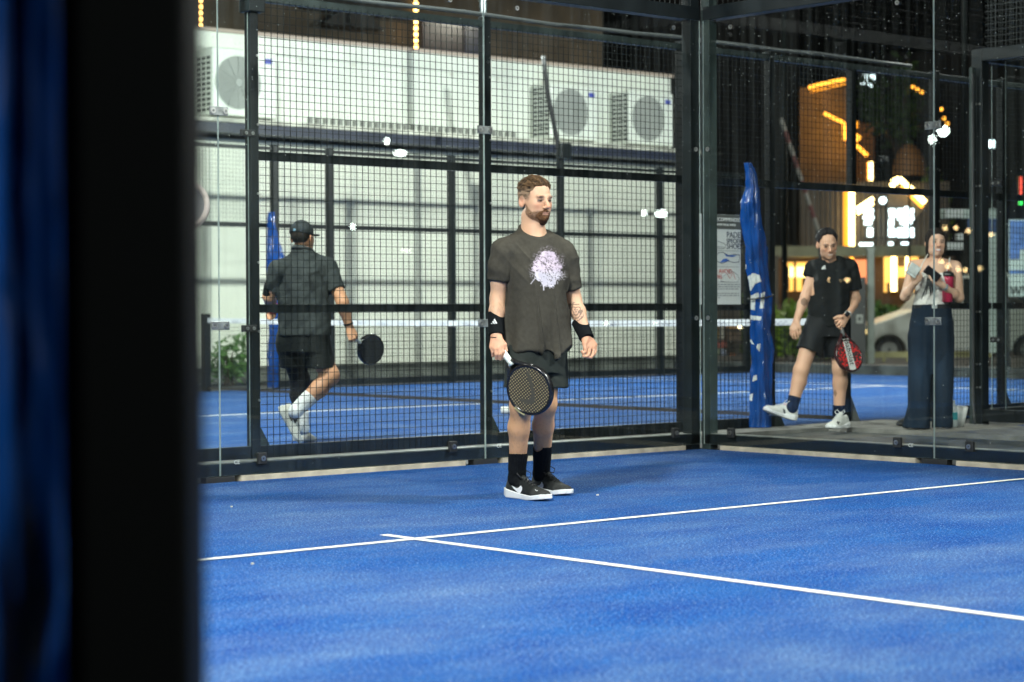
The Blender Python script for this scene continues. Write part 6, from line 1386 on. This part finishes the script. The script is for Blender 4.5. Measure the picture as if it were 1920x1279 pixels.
# ------------------------------------------------------------------ man in black, heel down and toes up, behind the side glass
def black_man():
    pn = Person(atz(1560, 803, .03), 'smiling man in a black tee and shorts looking down, toes of one foot raised', 16.45); J = pn.J; B = pn.B; t = pn.t; h = .0052
    sk = np.array((.56, .32, .21)); cs = np.array([J(x, y, b) for x in (1425, 1630) for y in (408, 815) for b in (-.38, .38)]); F = Field(cs.min(0), cs.max(0), h)
    R = frame(.10, -.27, -.10); C = J(1551, 458, .06); s = .97; R0 = frame(-.12); th = math.atan2(R0[1, 0], R0[0, 0])
    def sec(px, py, a, b, nb=0.): p = J(px, py, nb); return (p[2], p[0], p[1], a, b, th)
    F.loft([sec(1548, 622, .14, .10), sec(1552, 590, .145, .11), sec(1556, 520, .155, .105), sec(1556, 500, .09, .07)], .03); F.rc(J(1556, 505, -.02), J(1553, 470, .02), .060, .055, .02); head(F, C, R, s, smile=.6)
    shR, elR, wrR = J(1527, 503, .0), J(1510, 556, .02), J(1494, 600, .06); limb(F, shR, elR, wrR, .046, .039, .039, .028); shL, elL, wrL = J(1590, 501, -.02), J(1604, 560, -.04), J(1588, 592, .10); limb(F, shL, elL, wrL, .046, .041, .041, .029)
    hand(F, wrR, [J(1494, 617, .085), J(1490, 619, .08), J(1486, 619, .07), J(1483, 616, .06)], None, [[J(1496, 625, .09), J(1497, 631, .085), J(1496, 634, .075)], [J(1491, 629, .085), J(1492, 635, .08), J(1493, 637, .065)], [J(1486, 629, .075), J(1487, 634, .07), J(1489, 636, .055)], [J(1482, 624, .06), J(1483, 629, .055), J(1486, 631, .045)]], thumb=[J(1496, 606, .08), J(1500, 614, .09), J(1501, 621, .09), J(1500, 626, .085)])
    hand(F, wrL, [J(1573, 599, .14), J(1575, 604, .15), J(1578, 609, .15), J(1581, 612, .14)], None, [[J(1567, 602, .155), J(1566, 606, .14)], [J(1569, 609, .165), J(1570, 613, .15)], [J(1573, 614, .165), J(1575, 617, .15)], [J(1577, 617, .155), J(1579, 619, .14)]], thumb=[J(1578, 594, .15), J(1570, 594, .15), J(1564, 597, .15)])
    hipR, knR, anR = J(1528, 615, .02), J(1502, 695, .08), J(1485, 764, .10); hipL, knL, anL = J(1566, 615, -.02), J(1575, 692, .02), J(1573, 776, -.02)
    leg(F, hipR, knR, anR, RH*.5-FH*.5, (.078, .058, .055, .036)); leg(F, hipL, knL, anL, RH*.4-FH*.5, (.076, .056, .054, .035)); P, Q = F.mesh(); P = relax(P, Q, 1, .4); col = np.tile(sk, (len(P), 1))*(1+.08*vnoise(P*9, 5))[:, None]; vx, vy = pn.px(P)
    tat = in_poly(vx, vy, [(1501, 562), (1508, 558), (1514, 562), (1515, 570), (1508, 574), (1502, 570)]); col[tat] *= .35; tl = in_poly(vx, vy, [(1562, 736), (1566, 730), (1570, 738), (1566, 745)]); col[tl] *= .5
    hc = (.016, .014, .015); paint_head(col, P, C, R, s, sk, (.02, .015, .012), (.24, .09, .07), smile=.6, stubble=sk*.75); skin_mesh('body', P, Q, SKIN, t, np.clip(col, 0, 1))
    G = Field(C-.17, C+.18, .0045); x, y, z = G._xyz((slice(None),)*3); X = [((x-C[0])*R[0, i]+(y-C[1])*R[1, i]+(z-C[2])*R[2, i])/s for i in range(3)]; hl = np.interp(X[1].ravel(), [-.12, -.07, -.04, -.02, .0, .02, .035, .05, .06, .075, .1], [-.05, -.05, -.02, .012, .0, -.012, .030, .078, .098, .108, .110]).reshape(X[1].shape); hl = hl+.018*smooth01((np.abs(X[0])-.012)/.03)*smooth01((X[1]-.04)/.02)+.006*np.sin(X[0]*160)*smooth01((X[1]-.04)/.02); tk = .0015+.018*smooth01((X[2]-hl)/.03)*smooth01((X[2]+.01)/.08)
    d = (np.sqrt((X[0]/(.073+tk))**2+((X[1]+.012)/(.094+tk))**2+((X[2]-.035)/(.085+tk))**2)-1)*.08; d2 = (np.sqrt((X[0]/(.060+tk))**2+((X[1]-.03)/(.058+tk))**2+((X[2]+.005)/(.088+tk))**2)-1)*.07; G.F = np.maximum(np.minimum(d, d2), (hl-X[2])*.8).astype(np.float32); P, Q = G.mesh(); P = relax(P, Q, 1); N = vnormals(P, Q); Lh = (P-C) @ R; nn = vnoise(Lh*np.array([90, 25, 60]), 7); P = P+N*(.005*nn)[:, None]; skin_mesh('hair', P, Q, HAIR, t, np.clip(np.array(hc)*(1+.6*nn)[:, None], .004, 1))
    G = Field(cs.min(0), cs.max(0), h); G.loft([sec(1552, 625, .17, .135), sec(1554, 600, .168, .13), sec(1556, 560, .170, .128), sec(1557, 525, .178, .12), sec(1556, 503, .15, .10), sec(1556, 488, .09, .08)], 0); G.rc(J(1543, 494, 0), J(1525, 502, 0), .056, .066, .03); G.rc(J(1570, 492, 0), J(1590, 501, -.02), .050, .058, .03); G.rc(J(1523, 504, 0), J(1513, 545, .015), .070, .060, .02); G.rc(J(1592, 502, -.02), J(1605, 565, -.035), .070, .064, .02)
    cR, cL = J(1516, 519, .01), J(1603, 543, -.03)
    def cuff(x, y, z):
        a = plane_keep(cR, elR-shR)(x, y, z); f = (x-cR[0])**2+(y-cR[1])**2+(z-cR[2])**2; u = (x-cR[0])*RH[0]+(y-cR[1])*RH[1]; r = np.where((f < .16**2) & (u < .035), a, -1.); b = plane_keep(cL, elL-shL)(x, y, z); f = (x-cL[0])**2+(y-cL[1])**2+(z-cL[2])**2; u = (x-cL[0])*RH[0]+(y-cL[1])*RH[1]; return np.maximum(r, np.where((f < .16**2) & (u > -.055), b, -1.))
    G.keep(); G.cut(cuff); zh = J(1552, 612, 0)[2]; G.cut(lambda x, y, z: zh-z); G.rc(J(1556, 500, .02), J(1555, 470, .03), .060, .064, .004, 'sub'); P, Q = G.mesh(); P = relax(P, Q, 2); N = vnormals(P, Q); u = P @ RH; zz = P[:, 2]; P = P+N*(.011*vnoise(np.stack([(u+zz*.4)*12, (P @ FH)*9, (zz-u*.5)*5], 1)+9, 3)+.005*vnoise(np.stack([(u-zz)*22, (P @ FH)*12, (zz+u)*10], 1), 4))[:, None]
    vx, vy = pn.px(P); col = np.tile((.0085, .0095, .010), (len(P), 1))
    for poly in ([(1540, 503.4), (1542, 502), (1543, 504.6), (1541, 504.8)], [(1542, 500.4), (1544.4, 499), (1546.6, 504.8), (1543.6, 504.8)], [(1545, 498), (1547, 497.4), (1548.4, 504.8), (1546.6, 504.8)]): col[in_poly(vx, vy, poly) & (N @ FH > 0)] = (.6, .6, .58)
    pale_mottle = smooth01((vnoise(P*16, 8)-.1)/.5)*in_poly(vx, vy, [(1520, 480), (1540, 478), (1545, 500), (1536, 540), (1525, 530)]); col += pale_mottle[:, None]*.055; skin_mesh('tee_shirt', P, Q, CLOTH, t, np.clip(col, 0, 1))  # mottled lighter patch on one shoulder
    G = Field(cs.min(0), np.array([*cs.max(0)[:2], 1.05]), h); G.loft([sec(1549, 632, .165, .13), sec(1550, 605, .168, .13), sec(1551, 592, .16, .12)], 0); G.rc(J(1530, 620, .02), J(1508, 680, .07), .108, .102, .02); G.rc(J(1564, 620, -.02), J(1572, 690, .01), .108, .102, .02); G.keep(); zr = J(1550, 670, 0)[2]; pr = plane_keep(J(1514, 658, .06), J(1500, 695, .08)-J(1528, 615, .02)); G.cut(lambda x, y, z: np.where(x*RH[0]+y*RH[1] < J(1541, 650, 0) @ RH, pr(x, y, z), zr-z)); G.hollow(.016, lambda x, y, z: z-zr-.07)
    P, Q = G.mesh(); P = relax(P, Q, 2); N = vnormals(P, Q); P = P+N*(.008*vnoise(np.stack([(P @ RH)*14, (P @ FH)*12, P[:, 2]*6], 1), 5))[:, None]; skin_mesh('shorts', P, Q, SHEENY, t, np.tile((.0075, .0085, .010), (len(P), 1)))
    for hip, kn, an, back, fr in ((hipR, knR, anR, RH*.5-FH*.5, .70), (hipL, knL, anL, RH*.4-FH*.5, .80)):
        G = Field(np.minimum(an, kn)-.12, np.maximum(an, kn)+.12, .0048); leg(G, hip, kn, an, back, (.1, .064, .059, .040)); v = an-kn; G.cut(plane_keep(kn+v*fr, -v)); G.cut(plane_keep(an+v/np.linalg.norm(v)*.06, v)); P, Q = G.mesh(); P = relax(P, Q, 1); skin_mesh('sock', P, Q, KNIT, t, np.tile((.008, .013, .030), (len(P), 1)))
    wh = ((.58, .58, .54), (.60, .60, .56)); LC = mat('white_lace', (.6, .6, .58), .8); rd = (.55, .02, .06)
    hR = J(1491, 790, .07); tR = J(1437, 773, .13); d = tR-hR; up = np.cross(np.cross(d, Z3), d); shoe(pn, hR, d, up/np.linalg.norm(up), .285, wh, [([(1468, 766), (1472, 768), (1473, 777), (1469, 774)], (.03, .03, .03)), ([(1470, 757), (1473, 756), (1474, 760), (1471, 760)], rd)], 'shoe', .0042, MATS['white_foam_sole'], LC, 1.1, True)
    f0 = atz(1588, 802, .03)-B; f1 = atz(1541, 805, .03)-B; shoe(pn, f0, (f1-f0)+FH*.10, Z3, .29, wh, [([(1568, 792), (1571, 789), (1573, 792), (1574, 789), (1575, 792), (1572, 797)], (.03, .03, .03)), ([(1558, 782), (1567, 779), (1565, 784), (1558, 786)], rd)], 'shoe', .0042, MATS['white_foam_sole'], LC, 1.1, True)
    a = wrL+(elL-wrL)*.12; tube_cloth(pn, 'watch_strap', a, wrL+(elL-wrL)*-.02, .0345, .034, (.5, .48, .46)); mb = MB(); c = J(1588.5, 589, .145); mb.obox(c, (RH*.8-Z3*.6, RH*.6+Z3*.8, FH), (.018, .021, .006)); o = mb.build('watch', mat('watch_black', (.008, .008, .01), .2), None, base=np.zeros(3), bevel=.004); o.parent = t
    A = RH*.20-Z3*.95+FH*.22; Pv = RH*.86+Z3*.20-FH*.48
    m, tt, b = nodes('racket_red_speckle'); n = tt.nodes.new('ShaderNodeTexNoise'); n.inputs['Scale'].default_value = 55; tc = tt.nodes.new('ShaderNodeTexCoord'); tt.links.new(tc.outputs['Object'], n.inputs['Vector']); cr = tt.nodes.new('ShaderNodeValToRGB'); cr.color_ramp.interpolation = 'CONSTANT'; cr.color_ramp.elements[0].color = (.018, .016, .017, 1); cr.color_ramp.elements[1].position = .53; cr.color_ramp.elements[1].color = (.55, .018, .018, 1); tt.links.new(n.outputs['Fac'], cr.inputs[0]); tt.links.new(cr.outputs[0], b.inputs['Base Color']); b.inputs['Roughness'].default_value = .35
    def marks(t_, fc, put):
        W_ = mat('racket_white_band', (.52, .53, .50), .45)
        for sg in (1, -1):
            mb = MB(); mb.prism([(-.030, .455-.02), (.030, .455-.02), (.028, .175), (-.028, .175)][::1] if sg > 0 else [(-.028, .175), (.028, .175), (.030, .435), (-.030, .435)], (0, 0, .0162 if sg > 0 else -.0168), X3, Y3, .0006); bd = put(mb, 'band', W_, fc)
        for sg in (1, -1):
            o = text_mesh('Babolat', .070, (-.022*sg, .182, .0178*sg) if sg > 0 else (.022, .182, -.0190), Y3 if True else X3, -X3*sg if False else (-X3 if sg > 0 else X3), mat('racket_black_lettering', (.012, .012, .012), .5), 'lettering', None, off=.0)
            o.data.transform(Matrix.Translation((.040*sg, 0, 0))); o.parent = bd
    racket('red and black racket with a white lettered band held by the man in black', J(1575, 604, .13)+B-A/np.linalg.norm(A)*.03, A, Pv, None, .45, .125, marks, face_m=m, frame_m=mat('racket_dark_red_frame', (.035, .008, .009), .25, 0, .3, 10), grip_m=mat('grip_black_grey', (.09, .09, .09), .6))
black_man()
# ------------------------------------------------------------------ woman in white camisole and wide jeans
def woman():
    pn = Person(atz(1742, 803, .03), 'laughing woman in a white camisole and wide dark jeans with hands full', 16.05); J = pn.J; B = pn.B; t = pn.t; h = .0050
    sk = np.array((.62, .38, .265)); cs = np.array([J(x, y, b) for x in (1670, 1830) for y in (412, 812) for b in (-.34, .36)]); F = Field(cs.min(0), cs.max(0), h)
    R = frame(.05, .06, .06); C = J(1754.5, 456, .02); s = .93; R0 = frame(.0); th = math.atan2(R0[1, 0], R0[0, 0])
    def sec(px, py, a, b, nb=0.): p = J(px, py, nb); return (p[2], p[0], p[1], a, b, th)
    F.loft([sec(1748, 640, .15, .11), sec(1748, 575, .125, .092), sec(1748, 545, .118, .09), sec(1750, 520, .13, .095), sec(1752, 502, .135, .08), sec(1753, 490, .09, .065)], .03)
    for q in (-1, 1): F.el(J(1750+q*14, 528, .085), (.052, .045, .050), None, .03)
    F.rc(J(1753, 495, -.01), J(1754, 468, .0), .050, .047, .03); F.rc(J(1740, 494, 0), J(1713, 498, 0), .040, .044, .03); F.rc(J(1766, 494, 0), J(1791, 499, 0), .040, .044, .03); head(F, C, R, s, True, smile=1.)
    shR, elR, wrR = J(1712, 502, 0), J(1697, 556, .02), J(1715, 530, .15); limb(F, shR, elR, wrR, .045, .036, .034, .024); shL, elL, wrL = J(1792, 503, 0), J(1798, 558, .04), J(1768, 536, .17); limb(F, shL, elL, wrL, .046, .038, .036, .024)
    hand(F, wrR, [J(1717, 516, .175), J(1720, 518, .18), J(1723, 521, .18), J(1725, 525, .175)], None, [[J(1716, 509, .185), J(1713, 506, .19)], [J(1722, 511, .195), J(1719, 508, .20)], [J(1727, 515, .195), J(1724, 511, .205)], [J(1729, 520, .19), J(1728, 516, .20)]], thumb=[J(1712, 523, .17), J(1708, 516, .185), J(1708, 510, .195)], s=.88)
    hand(F, wrL, [J(1756, 521, .20), J(1754, 525, .21), J(1753, 529, .21), J(1755, 532, .20)], None, [[J(1749, 516, .215), J(1744, 513, .215)], [J(1746, 521, .225), J(1742, 517, .225)], [J(1746, 526, .225), J(1743, 522, .225)], [J(1749, 530, .215), J(1746, 527, .22)]], thumb=[J(1762, 524, .20), J(1760, 515, .21), J(1756, 509, .215)], s=.88)
    P, Q = F.mesh(); P = relax(P, Q, 1, .4); col = np.tile(sk, (len(P), 1))*(1+.06*vnoise(P*9, 5))[:, None]; paint_head(col, P, C, R, s, sk*np.array([1.05, 1, .98]), (.03, .02, .016), (.36, .10, .09), smile=1.); skin_mesh('body', P, Q, SKIN, t, np.clip(col, 0, 1))
    G = Field(C-.20, C+.17, .0045); x, y, z = G._xyz((slice(None),)*3); X = [((x-C[0])*R[0, i]+(y-C[1])*R[1, i]+(z-C[2])*R[2, i])/s for i in range(3)]; hl = np.interp(X[1].ravel(), [-.12, -.03, .0, .02, .04, .055, .07, .085, .1], [-.10, -.10, -.07, -.045, .02, .050, .062, .074, .08]).reshape(X[1].shape); tk = .005+.010*smooth01((X[2]-hl)/.02)
    d = (np.sqrt((X[0]/(.075+tk))**2+((X[1]+.012)/(.094+tk))**2+((X[2]-.032)/(.085+tk))**2)-1)*.08; d2 = (np.sqrt((X[0]/(.060+tk))**2+((X[1]-.03)/(.058+tk))**2+((X[2]+.005)/(.088+tk))**2)-1)*.07; part_ = np.abs(X[0]); d3 = (np.sqrt((X[0]/.074)**2+((X[1]+.035)/.06)**2+((X[2]+.06)/.07)**2)-1)*.06; G.F = np.maximum(np.minimum(np.minimum(d, d2), d3), (hl-X[2])*.8).astype(np.float32)
    for q in (-1, 1): G.rc(C+R @ np.array((q*.072, .012, -.02))*s, C+R @ np.array((q*.066, -.01, -.115))*s, .016, .012, .02)
    P, Q = G.mesh(); P = relax(P, Q, 1); N = vnormals(P, Q); Lh = (P-C) @ R; nn = vnoise(Lh*np.array([110, 40, 20]), 7); P = P+N*(.003*nn)[:, None]; skin_mesh('hair', P, Q, HAIR, t, np.clip(np.array((.020, .015, .013))*(1+.7*nn)[:, None], .004, 1))
    # camisole
    G = Field(cs.min(0), cs.max(0), h); G.loft([sec(1745, 574, .136, .104), sec(1746, 555, .130, .102), sec(1749, 535, .136, .108), sec(1750, 515, .142, .108), sec(1751, 505, .14, .1)], 0)
    for q in (-1, 1): G.el(J(1750+q*14, 528, .092), (.056, .048, .054), None, .03)
    zt = J(1750, 514, .1)[2]; G.cut(lambda x, y, z: z-zt-.12*np.abs((x-J(1750, 514, 0)[0])*RH[0]+(y-J(1750, 514, 0)[1])*RH[1])); G.cut(lambda x, y, z: J(1745, 572, .08)[2]-z); P, Q = G.mesh(); P = relax(P, Q, 2); N = vnormals(P, Q); u = P @ RH; P = P+N*(.006*vnoise(np.stack([(u+P[:, 2])*22, (P @ FH)*15, (P[:, 2]-u)*16], 1), 3)+.003*vnoise(P*60, 5))[:, None]; skin_mesh('camisole', P, Q, CLOTH, t, np.tile((.60, .58, .54), (len(P), 1)))
    for a, b, c in ((J(1739.5, 480, .055), J(1731, 491, .105), J(1723, 512, .13)), (J(1781, 486, .05), J(1779, 496, .09), J(1774, 512, .125))):
        mb = MB(); back = np.array([0, 0, .0])+a-FH*.10-Z3*.03; mb.tube([back, a+Z3*.012, b, c], .0042, 6); o = mb.build('strap', mat('camisole_strap', (.62, .60, .55), .7), None, True, base=np.zeros(3)); o.parent = t
    # jeans
    G = Field(cs.min(0), np.array([*cs.max(0)[:2], 1.1]), h); G.loft([sec(1746, 700, .080, .05), sec(1747, 665, .150, .105), sec(1747, 640, .170, .122), sec(1747, 610, .168, .125), sec(1747, 590, .152, .112), sec(1747, 572, .142, .104)], 0); G.rc(J(1726, 635, .0), J(1722, 800, .02), .096, .088, .03); G.rc(J(1767, 635, 0), J(1767, 800, -.01), .092, .080, .006); G.rc(J(1715, 775, .02), J(1708, 800, .03), .06, .07, .05); zb = .012; G.cut(lambda x, y, z: zb-z); P, Q = G.mesh(); P = relax(P, Q, 2); N = vnormals(P, Q); u = P @ RH; f = P @ FH; zz = P[:, 2]
    P = P+N*(.011*vnoise(np.stack([u*14, f*12, zz*2.2], 1), 3)+.006*vnoise(np.stack([u*26, f*20, zz*6], 1), 4)+.008*vnoise(np.stack([(u+zz)*12, f*12, (zz-u)*14], 1), 6)*smooth01((.25-zz)/.2))[:, None]; P[:, 2] = np.maximum(P[:, 2], .006)
    vx, vy = pn.px(P); col = np.tile((.009, .017, .030), (len(P), 1)); wash = smooth01((vnoise(np.stack([u*9, f*9, zz*2.4], 1)+4, 9)+.2)/.8)*smooth01((.75-zz)/.3)*smooth01((zz-.15)/.3); col = col*(1+.9*wash)[:, None]; seam = (np.abs(vx-1745) < 1.2) & (vy < 660) & (vy > 590); col[seam] *= .6; pk = np.abs((vy-600)-(np.abs(vx-1747)-34)*-.55) < 1.; col[pk & (np.abs(vx-1747) > 20) & (vy < 612)] *= 1.7; skin_mesh('jeans', P, Q, CLOTH, t, np.clip(col, 0, 1))
    mb = MB(); n = 40; c = J(1747, 574.5, 0)
    V = []
    for dz in (-.016, .016):
        for i in range(n): a = 2*math.pi*i/n; V.append(c+RH*.147*math.cos(a)+FH*.109*math.sin(a)+Z3*dz)
    mb.add(V, [(i, (i+1) % n, n+(i+1) % n, n+i) for i in range(n)]); o = mb.build('belt', mat('black_belt', (.012, .012, .013), .4), None, True, base=np.zeros(3)); o.parent = t; mb = MB(); mb.obox(c+FH*.112, (RH, Z3, FH), (.022, .018, .004)); b2 = mb.build('buckle', INOX, None, base=np.zeros(3), bevel=.004); b2.parent = o
    bl = ((.012, .012, .013), (.014, .014, .015)); 
    f0 = atz(1716, 797, .03)-B; shoe(pn, f0, FH*.8-RH*.75, Z3, .245, bl, (), 'shoe', .0045, mat('black_sole', (.02, .02, .02), .6), None, .9)
    f0 = atz(1762, 797, .03)-B; shoe(pn, f0, FH*.95+RH*.1, Z3, .245, bl, (), 'shoe', .0045, MATS['black_sole'], None, .9)
    a = wrL+(elL-wrL)*.16; tube_cloth(pn, 'watch', a, wrL+(elL-wrL)*.03, .0305, .0295, (.34, .35, .36), SHEENY)
    # things in her hands
    o = J(1748, 513, .225)+B; ax = RH*.72-Z3*.60+FH*.2; ax /= np.linalg.norm(ax); u2 = np.cross(ax, FH); u2 /= np.linalg.norm(u2)
    ph = thing('phone', o, 'dark phone held up by the laughing woman', 'phone'); mb = MB(); mb.obox(o, (ax, u2, np.cross(ax, u2)), (.068, .034, .0045)); mb.build('case', mat('phone_case_dark_red', (.045, .012, .014), .35), ph, bevel=.004); mb = MB(); nn = np.cross(ax, u2); nn = nn if nn @ FH > 0 else -nn; mb.obox(o+nn*.0052, (ax, u2, nn), (.062, .030, .0006)); mb.build('screen', mat('phone_glass', (.008, .008, .01), .1), ph)
    mb = MB(); mb.disc(o+nn*.0055+ax*.03, nn, .008, .002, 14); mb.build('camera_lens', mat('phone_glass', ()), ph)
    o = J(1713, 506, .205)+B; tw = thing('folded_towel', o, 'folded white ribbed cloth in the raised hand of the woman', 'towel'); ax = RH*.80-Z3*.55; ax /= np.linalg.norm(ax); u2 = RH*.55+Z3*.83; u2 /= np.linalg.norm(u2); V = []; m_ = 24
    mb = MB()
    for i in range(7): mb.tube([o+ax*(.0)+u2*(-.045+.015*i)*.0+ax*(-.036+.012*i)+u2*-.042, o+ax*(-.036+.012*i)+FH*.006, o+ax*(-.036+.012*i)+u2*.042], .0078, 8)
    mb.build('ribbed_cloth', mat('ribbed_white_cloth', (.50, .52, .50), .85, 0, .15, 40), tw, True)
    mb = MB(); mb.obox(o+u2*-.046, (ax, u2, FH), (.044, .006, .012)); mb.build('hem_band', mat('ribbed_white_cloth', ()), tw, bevel=.004)
    o = J(1777, 519, .095)+B; b = J(1776.5, 567, .105)+B; dv = (o-b)/np.linalg.norm(o-b); tb = thing('tumbler', b, 'pink tumbler with black lid and red straw tucked under the arm of the woman', 'tumbler')
    mb = MB(); mb.tube([b, b+(o-b)*.02, b+(o-b)*.9, o], [.034, .039, .047, .047], 20); mb.build('cup', mat('tumbler_pink', (.36, .015, .055), .35, 0, .1, 6), tb, True); mb = MB(); mb.tube([o, o+dv*.010, o+dv*.03, o+dv*.042], [.0485, .050, .046, .030], 20); mb.build('lid', mat('tumbler_black', (.012, .012, .013), .4), tb, True); mb = MB(); mb.tube([o+dv*.04, o+dv*.10], .006, 8); mb.build('straw', mat('straw_red', (.55, .02, .07), .4), tb, True)
    o = J(1741, 522, .225)+B; ly = thing('lanyard', o, 'black straps hanging down from the phone of the woman', 'strap')
    for k, (dx, L, sw) in enumerate(((-2, .165, -.05), (2, .135, .01), (4, .10, .02), (0, .12, -.02))):
        mb = MB(); p = o+RH*dx*.004; mb.tube([p, p-Z3*L*.3+RH*sw*.1, p-Z3*L*.65+RH*sw*.5+FH*.004, p-Z3*L+RH*sw], [.006, .008, .0065, .0025], 6); mb.build('strap', RUBBER, ly, True)
woman()
